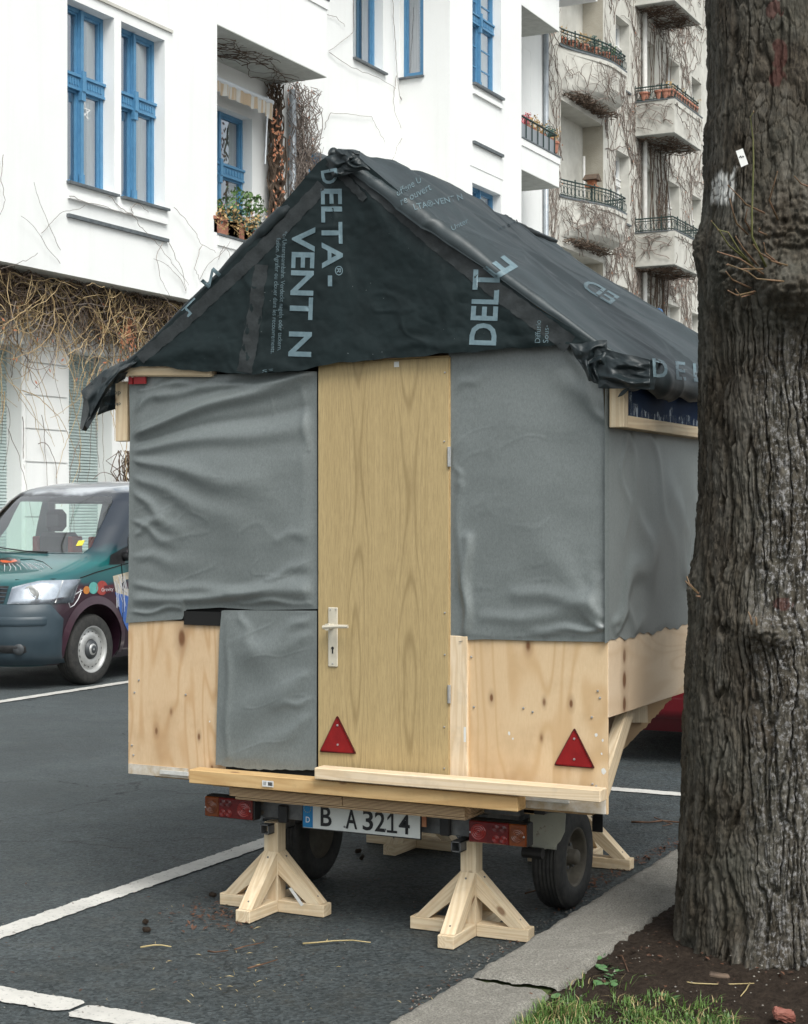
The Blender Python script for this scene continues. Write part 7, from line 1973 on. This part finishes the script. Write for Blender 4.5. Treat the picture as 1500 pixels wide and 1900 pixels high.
M['van_teal'] = simple('teal_airbrush', (0.01, 0.12, 0.13), (0.02, 0.30, 0.27), 0.3, 3, coat=0.8, rnd=False)
M['bumper'] = simple('slate_bumper', (0.030, 0.048, 0.062), (0.038, 0.058, 0.073), 0.45, 5)
M['chrome'] = simple('lamp_reflector', (0.72, 0.74, 0.76), (0.5, 0.52, 0.54), 0.15, 14, metallic=0.6)
M['hubcap'] = simple('hubcap', (0.05, 0.055, 0.06), None, 0.5)
M['silver'] = simple('silver_rim', (0.50, 0.50, 0.49), (0.42, 0.42, 0.41), 0.4, 9, metallic=0.4)
M['seat_black'] = simple('seat_black', (0.02, 0.02, 0.02), None, 0.8); M['seat_red'] = simple('seat_red', (0.35, 0.04, 0.015), None, 0.8)
for nme, c in (('orange', (0.6, 0.22, 0.05)), ('turq', (0.12, 0.42, 0.38)), ('ballred', (0.36, 0.05, 0.04)), ('hotorange', (0.75, 0.12, 0.02)), ('whiteart', (0.6, 0.6, 0.62)), ('blueart', (0.06, 0.14, 0.42)), ('creamart', (0.5, 0.44, 0.34)), ('yellow', (0.75, 0.62, 0.03)), ('maroon', (0.10, 0.01, 0.02)), ('darkart', (0.01, 0.02, 0.02))):
    M[nme] = simple(nme + '_paint', c, tuple(x * 0.8 for x in c), 0.3, 30, coat=0.6)
#          z    yf    hw    rc   yr
vprof = [(0.22, 0.10, 0.84, 0.30, 4.70), (0.30, 0.03, 0.90, 0.34, 4.82), (0.48, 0.0, 0.94, 0.36, 4.88), (0.70, 0.02, 0.95, 0.38, 4.89), (0.80, 0.06, 0.95, 0.38, 4.89), (0.93, 0.12, 0.95, 0.38, 4.88), (1.00, 0.17, 0.945, 0.38, 4.88), (1.06, 0.32, 0.94, 0.34, 4.88), (1.12, 0.58, 0.935, 0.30, 4.87),
         (1.19, 0.86, 0.925, 0.24, 4.87), (1.24, 0.98, 0.915, 0.22, 4.86), (1.5, 1.27, 0.86, 0.20, 4.83), (1.75, 1.56, 0.79, 0.20, 4.78), (1.83, 1.68, 0.76, 0.22, 4.74), (1.88, 1.82, 0.72, 0.24, 4.70), (1.93, 2.1, 0.62, 0.26, 4.6), (1.955, 2.5, 0.5, 0.26, 4.4), (1.965, 2.9, 0.3, 0.2, 4.2)]
van = empty('van', (-9.98, 11.0, 0), 'dark teal van with airbrushed artwork parked across the street at the left edge', 'van')
V = Car(vprof, -9.98, 11.0, 0.95)
vb = V.body('body', M['van_paint'], van, 90)
ws_poly = [(-0.72, 1.235), (0.72, 1.235), (0.755, 1.30), (0.64, 1.74), (0.58, 1.79), (-0.58, 1.79), (-0.64, 1.74), (-0.755, 1.30)]
cuts = [prism_obj([V.W(x, 0.3, z) for x, z in ws_poly], (0, 1.9 * 0.95, 0)),
        prism_obj([V.W(0.50, y, z) for y, z in ((1.42, 1.20), (2.30, 1.20), (2.30, 1.74), (1.86, 1.74))], (0.6, 0, 0)),
        prism_obj([V.W(-0.50, y, z) for y, z in ((1.42, 1.20), (2.30, 1.20), (2.30, 1.74), (1.86, 1.74))], (-0.6, 0, 0)),
        prism_obj([V.W(-0.72, y, z) for y, z in ((1.45, 0.95), (4.6, 0.95), (4.6, 1.74), (1.75, 1.74))], (1.44 * 0.95, 0, 0)),
        prism_obj([V.W(-0.50, y, z) for y, z in ((2.42, 1.20), (3.35, 1.20), (3.35, 1.72), (2.42, 1.72))], (-0.6, 0, 0)), prism_obj([V.W(-0.50, y, z) for y, z in ((3.45, 1.20), (4.5, 1.20), (4.4, 1.72), (3.45, 1.72))], (-0.6, 0, 0)),
        prism_obj([V.W(0.50, y, z) for y, z in ((2.42, 1.20), (3.35, 1.20), (3.35, 1.72), (2.42, 1.72))], (0.6, 0, 0)), prism_obj([V.W(0.50, y, z) for y, z in ((3.45, 1.20), (4.5, 1.20), (4.4, 1.72), (3.45, 1.72))], (0.6, 0, 0)),
        prism_obj([V.W(x, 4.4, z) for x, z in ((-0.66, 1.2), (0.66, 1.2), (0.6, 1.70), (-0.6, 1.70))], (0, 0.8, 0)),
        cyl_obj(V.W(0.62, 0.93, 0.34), 0.42 * 0.95, 0.6), cyl_obj(V.W(0.62, 3.93, 0.34), 0.42 * 0.95, 0.6), cyl_obj(V.W(-0.62, 0.93, 0.34), 0.42 * 0.95, -0.6), cyl_obj(V.W(-0.62, 3.93, 0.34), 0.42 * 0.95, -0.6)]
cut(vb, cuts)
vb.data.polygons.foreach_set('use_smooth', [True] * len(vb.data.polygons))
es = vb.modifiers.new('es', 'EDGE_SPLIT'); es.split_angle = rad(32)
# glass
P = np.zeros((26, 16, 3))
for j in range(16):
    z = 1.235 + (1.79 - 1.235) * j / 15; hwd = np.interp(z, [1.235, 1.30, 1.74, 1.79], [0.73, 0.76, 0.645, 0.585])
    for i in range(26): P[i, j] = V.FY(-hwd + 2 * hwd * i / 25, z, 0.006)
grid('windscreen', P, M['car_glass'], van)
for sg in (1, -1):
    P = np.zeros((10, 8, 3))
    for i in range(10):
        for j in range(8):
            z = 1.20 + 0.54 * j / 7; y0_ = np.interp(z, [1.2, 1.74], [1.42, 1.86]); p = V.side(y0_ + (2.30 - y0_) * i / 9, z, -0.004); 
            if sg < 0: p.x = 2 * V.ox - p.x
            P[i, j] = p
    grid('side_window', P, M['car_glass'], van)
for sg in (1, -1):
    hl = V.patch('headlight', sg * 0.60, sg * 1.22, 0.795, 1.005, 0.016, M['chrome'], van, 26, 8, lambda t_: (0.0 + 0.0 * t_, 0.72 + 0.28 * min(1, t_ * 3)))
    V.patch('headlight_glass', sg * 0.60, sg * 1.22, 0.795, 1.005, 0.026, M['lamp_glass'], hl, 26, 8, lambda t_: (0.0, 0.72 + 0.28 * min(1, t_ * 3)))
    mb = MB(); c = V.F(sg * 0.78, 0.885, 0.0); mb.lathe(c, (sg * 0.3, -1, 0), [(0.075, 0.0), (0.07, 0.018), (0.05, 0.010), (0.03, 0.016), (0.001, 0.02)], 20); mb.build('reflector_bowl', M['silver'], hl, True)
    mb = MB(); mb.tube([V.F(sg * 1.0, 0.80, 0.022), V.F(sg * 1.0, 1.0, 0.022)], 0.006, n=5); mb.build('divider', M['silver'], hl)
    V.patch('bumper', 0, sg * 1.13, 0.235, 0.79, 0.022, M['bumper'], van, 40, 14, lambda t_: (0.0, 1.0 - 0.25 * max(0, t_ - 0.85) / 0.15))
    V.patch('bumper_strip', 0, sg * 0.98, 0.585, 0.69, 0.034, M['bumper'], van, 40, 6)
    V.patch('fog_recess', sg * 0.30, sg * 0.82, 0.335, 0.44, 0.030, M['black'], van, 20, 5)
    for k in range(3): V.patch('vent_slat', sg * 0.30, sg * 0.62, 0.352 + 0.03 * k, 0.362 + 0.03 * k, 0.042, M['bumper'], van, 12, 3)
    mb = MB(); mb.lathe(V.F(sg * 0.73, 0.388, 0.028), (sg * 0.35, -1, 0), [(0.05, 0), (0.046, 0.012), (0.001, 0.004)], 18); mb.build('fog_lamp', M['hubcap'], van, True)
    # arch lip
    v = []; f = []; n = 30
    for i in range(n + 1):
        a = rad(-8 + 196 * i / n); yy = 0.93 + 0.425 * math.cos(a); zz = 0.34 + 0.425 * math.sin(a); y2 = 0.93 + 0.50 * math.cos(a); z2 = 0.34 + 0.50 * math.sin(a)
        p = V.side(yy, max(zz, 0.23), 0.020); q_ = V.side(y2, max(z2, 0.23), 0.004)
        if sg < 0: p.x = 2 * V.ox - p.x; q_.x = 2 * V.ox - q_.x
        v += [p, q_]
        if i: f.append((2 * i - 2, 2 * i, 2 * i + 1, 2 * i - 1))
    mk('wheel_arch', v, f, M['van_paint'] if 0 else M['arch'], van, True)
V.patch('grille', -0.56, 0.56, 0.80, 0.955, 0.008, M['black'], van, 30, 6)
for k in range(4): V.patch('grille_bar', -0.56, 0.56, 0.815 + 0.036 * k, 0.827 + 0.036 * k, 0.02, M['bumper'], van, 30, 3)
for sg in (1, -1):
    for yc in (0.93, 3.93):
        xo, xi = V.ox + sg * 0.925 * 0.95, V.ox + sg * 0.72 * 0.95
        Wl = wheel(xo, xi, V.oy + yc * 0.95, 0.318, 0.2, van, M['silver'], M['rubber'], 0.205, hub=False)
        mb = MB(); mb.lathe((xi, V.oy + yc * .95, 0.318), (sg, 0, 0), [(0.085, 0.155), (0.083, 0.185), (0.04, 0.198), (0.036, 0.206), (0.001, 0.206)], 24); mb.build('hub_cover', M['hubcap'], Wl, True)
        mb = MB(); mb.lathe((xi, V.oy + yc * .95, 0.318), (sg, 0, 0), [(0.200, 0.16), (0.165, 0.150), (0.155, 0.168), (0.12, 0.180), (0.09, 0.172)], 40); mb.build('rim_disc', M['silver'], Wl, True)
        for k in range(18):
            a = k * 2 * math.pi / 18; c = Vector((xi + sg * 0.166, V.oy + yc * .95 + math.cos(a) * 0.150, 0.318 + math.sin(a) * 0.150)); mb = MB(); mb.lathe(c, (sg, 0, 0), [(0.0145, 0.0), (0.001, 0.001)], 10); mb.build('rim_hole', M['void'], Wl)
# mirror, wiper, seams
for sg in (1, -1):
    def MX(x, y, z): return V.W(sg * x, y, z)
    me_ = bevelbox(0.26, 0.14, 0.25, 0.045); me_.materials.append(M['black']); o = bpy.data.objects.new('mirror', me_); COL.objects.link(o); o.location = MX(1.13, 1.42, 1.30); o.rotation_euler = (0, 0, sg * 0.15); setparent(o, van)
    for p_ in me_.polygons: p_.use_smooth = True
    mb = MB(); mb.tube([MX(0.91, 1.42, 1.20), MX(1.0, 1.40, 1.20), MX(1.08, 1.42, 1.24)], 0.045, 0.03, n=8); mb.build('mirror_arm', M['black'], o, True)
    v = [V.side(y, z, 0.008) for y, z in ((1.16, 1.13), (1.40, 1.13), (1.50, 1.30), (1.20, 1.22))]
    if sg < 0:
        for p in v: p.x = 2 * V.ox - p.x
    mk('mirror_base', v, [(0, 1, 2, 3)], M['black'], van)
    pts = [V.side(1.36, z, 0.003) for z in np.linspace(0.25, 1.14, 12)]
    if sg < 0: pts = [Vector((2 * V.ox - p.x, p.y, p.z)) for p in pts]
    mb = MB(); mb.tube(pts, 0.005, n=4); mb.build('door_seam', M['void'], van)
    pts = [V.F(sg * a, z, 0.002) for a, z in ((0.58, 1.01), (0.9, 1.015), (1.2, 1.02), (1.32, 1.06), (1.5, 1.12), (1.7, 1.17))]
    mb = MB(); mb.tube(pts, 0.005, n=4); mb.build('bonnet_seam', M['void'], van)
    mb = MB(); mb.tube([V.FY(-0.1 + sg * 0.45, 1.245, 0.03), V.FY(-0.35 + sg * 0.45, 1.25, 0.03), V.FY(-0.75 + sg * 0.45 if sg > 0 else -0.70, 1.285, 0.03)], 0.010, 0.006, n=5); mb.build('wiper', M['black'], van)
for k, xo in enumerate((0.36, -0.36)):
    s_ = box('seat', V.W(xo - 0.22, 1.95, 0.9), V.W(xo + 0.22, 2.12, 1.42), M['seat_black'], van, 0.04)
    box('side_bolster', V.W(xo - 0.26, 1.92, 0.95), V.W(xo - 0.20, 2.10, 1.38), M['seat_red'], s_, 0.01); box('side_bolster', V.W(xo + 0.20, 1.92, 0.95), V.W(xo + 0.26, 2.10, 1.38), M['seat_red'], s_, 0.01)
    box('headrest', V.W(xo - 0.13, 1.93, 1.43), V.W(xo + 0.13, 2.05, 1.66), M['seat_black'], s_, 0.05)
box('dashboard', V.W(-0.7, 1.35, 1.0), V.W(0.7, 1.75, 1.22), M['seat_black'], van, 0.04)
mk('badge_sticker', [V.FY(x, z, 0.010) for x, z in ((0.60, 1.305), (0.665, 1.31), (0.655, 1.36), (0.59, 1.355))], [(0, 1, 2, 3)], M['yellow'], van)
# airbrush art, thin paint on the panels
def art_disc(y, z, ry, rz, mat, off=0.004):
    pts = []
    for w_ in np.linspace(0, 2 * math.pi, 21)[:-1]: pts.append(V.F(V.asid(y + ry * math.cos(w_), z + rz * math.sin(w_)), z + rz * math.sin(w_), off))
    mk('painted_orb', pts, [tuple(range(20))], mat, van)
def vpx(px, py):      # pixel on the street side of the van -> (y, z) in van units
    p = onX(px, py, V.ox + 0.95 * 0.95); return (p.y - V.oy) / 0.95, p.z / 0.95
for px, py, r, m_ in ((160, 1096, 0.030, 'orange'), (173, 1092, 0.045, 'turq'), (189, 1092, 0.055, 'ballred')):
    y, z = vpx(px, py); art_disc(y, z, r * 1.6, r * 1.25, M[m_])
def art_line(pxs, r_, mat, name='painted_line'):
    pts = []
    for px, py in pxs: y, z = vpx(px, py); pts.append(V.F(V.asid(y, z), z, 0.003))
    mb = MB(); mb.tube(pts, r_, r_ * 0.7, n=4); mb.build(name, mat, van)
art_line([(152, 1096), (145, 1100), (133, 1108), (127, 1120), (130, 1128), (137, 1124), (145, 1112), (150, 1100), (148, 1094)], 0.006, M['whiteart'])
mb = MB(); 
def art_poly(pxs, mat, off=0.003, name='painted_panel'):
    pts = []
    for px, py in pxs: y, z = vpx(px, py); pts.append(V.F(V.asid(y, z), z, off))
    mk(name, pts, [tuple(range(len(pts)))], mat, van)
art_poly([(192, 1088), (208, 1086), (210, 1098), (196, 1103)], M['maroon'], 0.006)
lettering('painted_lettering', 'Gravity', lambda s, t_: (lambda yz: V.F(V.asid(*yz), yz[1], 0.009))(vpx(187 + s, 1101 - t_ * 1.0 - s * 0.08)), 22, 9, M['whiteart'], van, 0.0, 0)
art_poly([(210, 1070), (240, 1062), (242, 1110), (222, 1108), (214, 1098)], M['creamart'], 0.003)
art_poly([(213, 1100), (242, 1108), (241, 1175), (232, 1160), (222, 1135)], M['blueart'], 0.0045)
R = random.Random(17)
for i in range(16):
    x0_ = R.uniform(212, 232); y0_ = R.uniform(1064, 1085); art_line([(x0_, y0_), (x0_ + R.uniform(2, 6), y0_ + R.uniform(12, 24)), (x0_ + R.uniform(2, 10), y0_ + R.uniform(30, 60))], 0.004, M['whiteart'])
# eye on the bonnet
def bon(px, py):
    best = None
    for a in np.linspace(-0.3, 1.3, 90):
        for z in np.linspace(1.0, 1.2, 40):
            p = V.F(a, z, 0); cx_ = p.x * CT + p.y * ST; cd = -p.x * ST + p.y * CT; u_ = CX + cx_ / cd * FP; w_ = CY - (p.z - CH) / cd * FP
            d = (u_ - px) ** 2 + (w_ - py) ** 2
            if best is None or d < best[0]: best = (d, a, z)
    return best[1], best[2]
def bon_poly(pxs, mat, off, name='painted_eye'):
    pts = [V.F(*bon(*q), off) for q in pxs]; mk(name, pts, [tuple(range(len(pts)))], mat, van)
def bon_line(pxs, r_, mat): mb = MB(); mb.tube([V.F(*bon(*q), 0.004) for q in pxs], r_, r_ * 0.5, n=4); mb.build('painted_line', mat, van)
ell = lambda cx_, cy_, a, b, n=14: [(cx_ + a * math.cos(w_), cy_ + b * math.sin(w_)) for w_ in np.linspace(0, 2 * math.pi, n + 1)[:-1]]
bon_poly(ell(15, 1043, 24, 8), M['darkart'], 0.003); bon_poly(ell(16, 1041.5, 16, 3.6), M['hotorange'], 0.006)
for k in range(9): bon_line([(8 + k * 8, 1048 - k * 0.3), (10 + k * 9.5, 1055 - k * 0.5), (8 + k * 10.5, 1061 - k * 0.8)], 0.005, M['whiteart'])
bon_line([(38, 1040), (62, 1039), (80, 1044), (98, 1056)], 0.008, M['darkart']); bon_line([(50, 1046), (66, 1055), (78, 1062)], 0.005, M['whiteart'])

# red car beyond the hut
M['red_paint'] = simple('red_car_paint', (0.13, 0.004, 0.010), (0.15, 0.005, 0.011), 0.3, 3, coat=0.8)
cprof = [(0.20, 0.12, 0.76, 0.3, 3.9), (0.30, 0.03, 0.82, 0.36, 4.0), (0.45, 0.0, 0.85, 0.38, 4.05), (0.60, 0.02, 0.86, 0.38, 4.05), (0.72, 0.10, 0.86, 0.36, 4.03), (0.80, 0.30, 0.85, 0.34, 4.0), (0.88, 0.80, 0.84, 0.28, 3.95), (0.93, 1.05, 0.83, 0.24, 3.9), (1.15, 1.40, 0.76, 0.22, 3.75), (1.35, 1.75, 0.66, 0.22, 3.5), (1.42, 2.1, 0.56, 0.24, 3.3), (1.45, 2.5, 0.35, 0.2, 3.0)]
car = empty('parked_car', (-3.25, 9.62, 0), 'dark red parked car glimpsed between the hut floor and the tree', 'car')
K = Car(cprof, -3.25, 9.62, 1.0)
kb = K.body('body', M['red_paint'], car, 60)
cut(kb, [cyl_obj(K.W(0.55, 0.78, 0.3), 0.36, 0.6), cyl_obj(K.W(0.55, 3.25, 0.3), 0.36, 0.6), cyl_obj(K.W(-0.55, 0.78, 0.3), 0.36, -0.6), cyl_obj(K.W(-0.55, 3.25, 0.3), 0.36, -0.6)])
kb.data.polygons.foreach_set('use_smooth', [True] * len(kb.data.polygons)); es = kb.modifiers.new('es', 'EDGE_SPLIT'); es.split_angle = rad(32)
for sg in (1, -1):
    K.patch('bumper', 0, sg * 1.0, 0.29, 0.50, 0.035, M['red_paint'], car, 30, 8)
    hl = K.patch('headlight', sg * 0.5, sg * 1.02, 0.60, 0.74, 0.014, M['chrome'], car, 20, 6)
    for yc in (0.78, 3.25): wheel(K.ox + sg * 0.83, K.ox + sg * 0.64, K.oy + yc, 0.29, 0.18, car, M['silver'], M['rubber'], 0.18, hub=False)
    P = np.zeros((12, 6, 3))
    for i in range(12):
        for j in range(6):
            z = 0.95 + 0.36 * j / 5; p = K.side(1.5 + (z - .95) * 0.9 + (3.3 - 1.5 - (z - .95) * 0.9) * i / 11, z, 0.004)
            if sg < 0: p.x = 2 * K.ox - p.x
            P[i, j] = p
    grid('side_window', P, M['navy_glass'], car)
P = np.zeros((16, 8, 3))
for j in range(8):
    z = 0.95 + 0.36 * j / 7
    for i in range(16): P[i, j] = K.FY((-0.62 + 1.24 * i / 15) * (1 - (z - 0.95) * 0.5), z, 0.005)
grid('windscreen', P, M['navy_glass'], car)
K.patch('grille', -0.4, 0.4, 0.55, 0.66, 0.01, M['black'], car, 20, 4)

# ================================================================== grass, weeds, litter
R = random.Random(55)
def blade(mb, p, L, az, lean, w):
    d = Vector((math.cos(az), math.sin(az), 0)); s = Vector((-d.y, d.x, 0)) * w
    a = p; b = p + d * lean * L * 0.35 + Vector((0, 0, L * 0.6)); c = p + d * lean * L + Vector((0, 0, L * (1 - 0.25 * lean)))
    n = len(mb.v); mb.v += [tuple(a - s), tuple(a + s), tuple(b + s * 0.7), tuple(b - s * 0.7), tuple(c)]
    mb.f += [(n, n + 1, n + 2, n + 3), (n + 3, n + 2, n + 4)]; mb.mi += [mb.cur] * 2
bnd = [(900, 1895), (930, 1878), (1000, 1856), (1080, 1862), (1120, 1862), (1160, 1846), (1210, 1842), (1260, 1852), (1300, 1850), (1340, 1858), (1372, 1885), (1400, 1910)]
g1 = MB(); g2 = MB(); cnt = 0
while cnt < 24000:
    x_ = R.uniform(XK1 + 0.0, -0.7); y_ = R.uniform(3.2, 4.9)
    cx_ = x_ * CT + y_ * ST; cd = -x_ * ST + y_ * CT
    px = CX + cx_ / cd * FP; py = CY + (CH - 0.06) / cd * FP
    lim = np.interp(px, [q[0] for q in bnd], [q[1] for q in bnd]) + 12
    dens = float(vnoise(np.array([x_ * 11]), np.array([y_ * 11]), seed=9)[0])
    if py < lim + dens * 14 or px < 905 or px > 1420 + (py - 1900): 
        if not (1040 < px < 1170 and 1770 < py < 1860 and R.random() < 0.045 + 0.03 * dens): cnt += 0.02; continue
    if dens < -0.35 and R.random() < 0.7: cnt += 0.1; continue
    L = R.uniform(0.015, 0.055) * (1.25 if dens > 0.2 else 0.75)
    blade(g1 if R.random() < 0.86 else g2, Vector((x_, y_, soil_h(x_, y_) - 0.004)), L, R.uniform(0, 6.28), R.uniform(0.2, 1.35), R.uniform(0.0013, 0.0024)); cnt += 1
o = g1.build('grass', M['grass']); tag(o, 'short green grass at the lower right edge of the soil', 'grass', None, 'stuff')
o = g2.build('dry_grass', M['straw']); tag(o, 'scattered straw coloured blades among the green grass', 'grass', None, 'stuff')
M['weed'] = simple('weed_leaf', (0.05, 0.13, 0.05), (0.12, 0.22, 0.09), 0.5, 30)
wd = MB()
for px, py in ((1128, 1818), (1142, 1812), (1120, 1835), (1135, 1828), (1115, 1785), (1118, 1792), (1150, 1822), (1110, 1800), (1242, 1858), (1050, 1868), (1145, 1838), (1124, 1806), (1030, 1860)):
    c = onZ(px, py, 0.06); 
    for k in range(5):
        az = R.uniform(0, 6.28); r_ = R.uniform(0.008, 0.016); q = c + Vector((math.cos(az) * 0.018, math.sin(az) * 0.018, R.uniform(0.005, 0.028)))
        wd.add([q + Vector((math.cos(w_) * r_ * (1 + 0.15 * math.sin(w_ * 5)), math.sin(w_) * r_, 0.3 * r_ * math.cos(w_ + az))) for w_ in np.linspace(0, 5.9, 12)], [tuple(range(12))])
        wd.tube([c, q], 0.0012, n=3)
o = wd.build('weed', M['weed']); tag(o, 'low broad leaved weed growing on the bare soil beside the kerb', 'weed')
def strand(name, pxs, r_, mat, label, cat, z=0.012, arch=0.0):
    P_ = [onZ(a, b, z) for a, b in pxs]; 
    for i, p in enumerate(P_): p.z = z + arch * math.sin(math.pi * i / (len(P_) - 1))
    mb = MB(); mb.tube(P_, r_, r_ * 0.6, n=5); o = mb.build(name, M[mat], None, True); tag(o, label, cat); return o
strand('straw_stalk', [(562, 1752), (590, 1750), (620, 1747), (655, 1746), (688, 1750)], 0.0035, 'straw', 'long pale straw stalk lying on the asphalt between the two front stands', 'straw')
strand('dry_stalk', [(261, 1759), (285, 1755), (300, 1755), (318, 1758)], 0.0035, 'straw', 'curved yellow stalk on the asphalt left of the left stand', 'stalk')
strand('twig', [(386, 1766), (400, 1768), (424, 1765)], 0.004, 'twig', 'short red brown twig on the asphalt below the left stand', 'twig')
strand('twig', [(435, 1763), (460, 1756), (490, 1750)], 0.0028, 'twig', 'thin dark twig on the asphalt just in front of the left stand', 'twig')
strand('twig', [(460, 1798), (490, 1790), (515, 1782)], 0.0032, 'twig', 'slanting brown twig on the asphalt midway between stand and camera', 'twig')
strand('twig', [(1172, 1526), (1205, 1527), (1230, 1524), (1262, 1527), (1275, 1528)], 0.006, 'twig', 'long forked twig on the asphalt left of the tree behind the kerb', 'twig')
strand('twig', [(1215, 1518), (1235, 1526), (1248, 1530), (1230, 1534)], 0.004, 'twig', 'small crooked twig beside the long forked one behind the kerb', 'twig')
strand('dry_stalk', [(1262, 1822), (1290, 1826), (1340, 1828), (1400, 1826)], 0.0028, 'straw', 'thin curved yellow stem lying on the soil below the tree', 'stalk', 0.075)
strand('dry_stalk', [(1392, 1825), (1385, 1838), (1375, 1850)], 0.0025, 'straw', 'short yellow stem crossing the soil at the right, beside the longer one', 'stalk', 0.075)
strand('twig', [(1143, 1775), (1155, 1786), (1167, 1806)], 0.003, 'twig', 'thin brown twig standing on the soil next to the weed', 'twig', 0.07, 0.02)
strand('twig', [(975, 1659), (1000, 1652), (1005, 1648)], 0.004, 'twig', 'pale twig on the dark asphalt left of the right trailer wheel', 'twig')
bb = MB(); c = onZ(1455, 1884, 0.07)
for (dx_, dy_, dz_) in ((0, 0, 0),): pass
me_ = bevelbox(0.062, 0.04, 0.024, 0.006); me_.materials.append(M['brickfrag']); o = bpy.data.objects.new('brick_fragment', me_); COL.objects.link(o); o.location = c; o.rotation_euler = (0.3, 0.2, 0.5); tag(o, 'broken red brick fragment on the soil in the lower right corner', 'brick')
bmm = bmesh.new(); bmm.from_mesh(me_); bmesh.ops.subdivide_edges(bmm, edges=bmm.edges, cuts=3, use_grid_fill=True)
for v_ in bmm.verts: v_.co += Vector((R.gauss(0, .0018), R.gauss(0, .0018), R.gauss(0, .0018)))
bmm.to_mesh(me_); bmm.free()
me_ = bevelbox(0.065, 0.03, 0.015, 0.005); me_.materials.append(M['vine_dark']); o = bpy.data.objects.new('bark_chip', me_); COL.objects.link(o); o.location = onZ(1335, 1812, 0.08); o.rotation_euler = (0, 0.1, 0.3); tag(o, 'dark flat bark chip on the soil under the tree trunk', 'bark chip')
def scatter(name, n, region, size, mat, label, cat, z, flat=True, seed=1):
    wk = 0.10 if mat == 'straw' else 0.45
    R = random.Random(seed); mb = MB()
    for i in range(n):
        px, py = region(R); c = onZ(px, py, 0.0); zz = soil_h(c.x, c.y) if c.x > XK1 else (0.102 if c.x > XK0 + 0.03 else 0.006)
        if c.x > XK1: c = onZ(px, py, 0.06)
        elif c.x > XK0 + 0.03: c = onZ(px, py, 0.10)
        c.z = zz + size * 0.15
        s = size * R.uniform(0.4, 1.3); u_ = Vector((R.uniform(-1, 1), R.uniform(-1, 1), R.uniform(-.25, .25))).normalized(); w_ = u_.cross(Vector((0, 0, 1))).normalized()
        if flat: mb.add([c - u_ * s, c - w_ * s * wk + Vector((0, 0, s * .2)), c + u_ * s * .9, c + w_ * s * wk * .9 + Vector((0, 0, s * .1))], [(0, 1, 2, 3)])
        else: mb.add([c - u_ * s, c - w_ * s, c + u_ * s, c + w_ * s, c + Vector((0, 0, s * .8)), c - Vector((0, 0, s * .5))], [(0, 1, 4), (1, 2, 4), (2, 3, 4), (3, 0, 4), (1, 0, 5), (2, 1, 5), (3, 2, 5), (0, 3, 5)])
    o = mb.build(name, M[mat]); tag(o, label, cat, None, 'stuff'); return o
gs = lambda cx_, cy_, sx_, sy_: (lambda R: (R.gauss(cx_, sx_), R.gauss(cy_, sy_)))
scatter('leaf_litter', 170, gs(405, 1702, 38, 14), 0.012, 'litter', 'dark rotted leaf litter heaped against the left stand foot', 'leaf litter', 0, seed=2)
scatter('leaf_litter', 240, lambda R: ((lambda x: (x, 1664 - (x - 1060) * 0.47 + R.gauss(-3, 7)))(R.uniform(1065, 1290))), 0.014, 'litter', 'brown leaf litter gathered along the kerb behind the trailer wheel', 'leaf litter', 0, seed=3)
scatter('leaf_litter', 130, gs(1290, 1790, 150, 45), 0.010, 'litter', 'scraps of leaf and bark strewn over the soil under the tree', 'leaf litter', 0, seed=4)
scatter('leaf_litter', 70, lambda R: (R.uniform(0, 900), R.uniform(1600, 1890)), 0.008, 'litter', 'small brown crumbs scattered over the near asphalt', 'leaf litter', 0, seed=5)
scatter('straw_bits', 80, lambda R: (R.gauss(440, 90), R.gauss(1815, 55)), 0.014, 'straw', 'fine straw bits scattered on the asphalt in front of the stands', 'straw', 0, seed=6)
scatter('straw_bits', 26, gs(820, 1875, 40, 16), 0.014, 'straw', 'dry grass clippings lying on the nearest kerb stone', 'straw', 0, seed=7)
scatter('gravel', 130, lambda R: (R.uniform(1010, 1500), R.uniform(1730, 1900)), 0.0035, 'stone_bits', 'small pebbles and crumbs in the bare soil', 'gravel', 0, False, seed=8)
scatter('gravel', 110, lambda R: ((lambda x: (x, 1900 - (x - 735) * 0.625 - abs(R.gauss(0, 16)) - 3))(R.uniform(760, 1120))), 0.004, 'stone_bits', 'grit gathered in the gutter along the near kerb', 'gravel', 0, False, seed=12)
scatter('leaf_litter', 90, lambda R: ((lambda x: (x, 1900 - (x - 735) * 0.625 - abs(R.gauss(0, 12)) - 3))(R.uniform(760, 1120))), 0.009, 'litter', 'dark leaf crumbs lying in the gutter beside the near kerb', 'leaf litter', 0, seed=13)
scatter('leaf_litter', 160, gs(640, 1660, 150, 30), 0.008, 'litter', 'dark specks of dirt under the trailer between the stands', 'leaf litter', 0, seed=14)
scatter('gravel', 160, lambda R: (R.uniform(0, 950), R.uniform(1560, 1890)), 0.003, 'stone_bits', 'tiny stones lying on the near asphalt', 'gravel', 0, False, seed=9)
for i, (px, py) in enumerate(((395, 1661), (272, 1726), (270, 1711), (672, 1700), (665, 1580), (672, 1592))):
    c = onZ(px, py, 0.012)
    if i in (3,): continue
    me_ = bevelbox(0.03, 0.02, 0.016, 0.004); me_.materials.append(M['soil']); o = bpy.data.objects.new('soil_clod', me_); COL.objects.link(o); o.location = c; o.rotation_euler = (0.2 * i, 0.1, i); tag(o, ['black clod of soil on the asphalt left of the left stand', 'flat dark clod on the asphalt near the white line', 'small brown clod above the flat dark one near the line', '', 'dark clod on the asphalt seen under the number plate', 'second dark clod below the other one under the number plate'][i], 'soil clod')
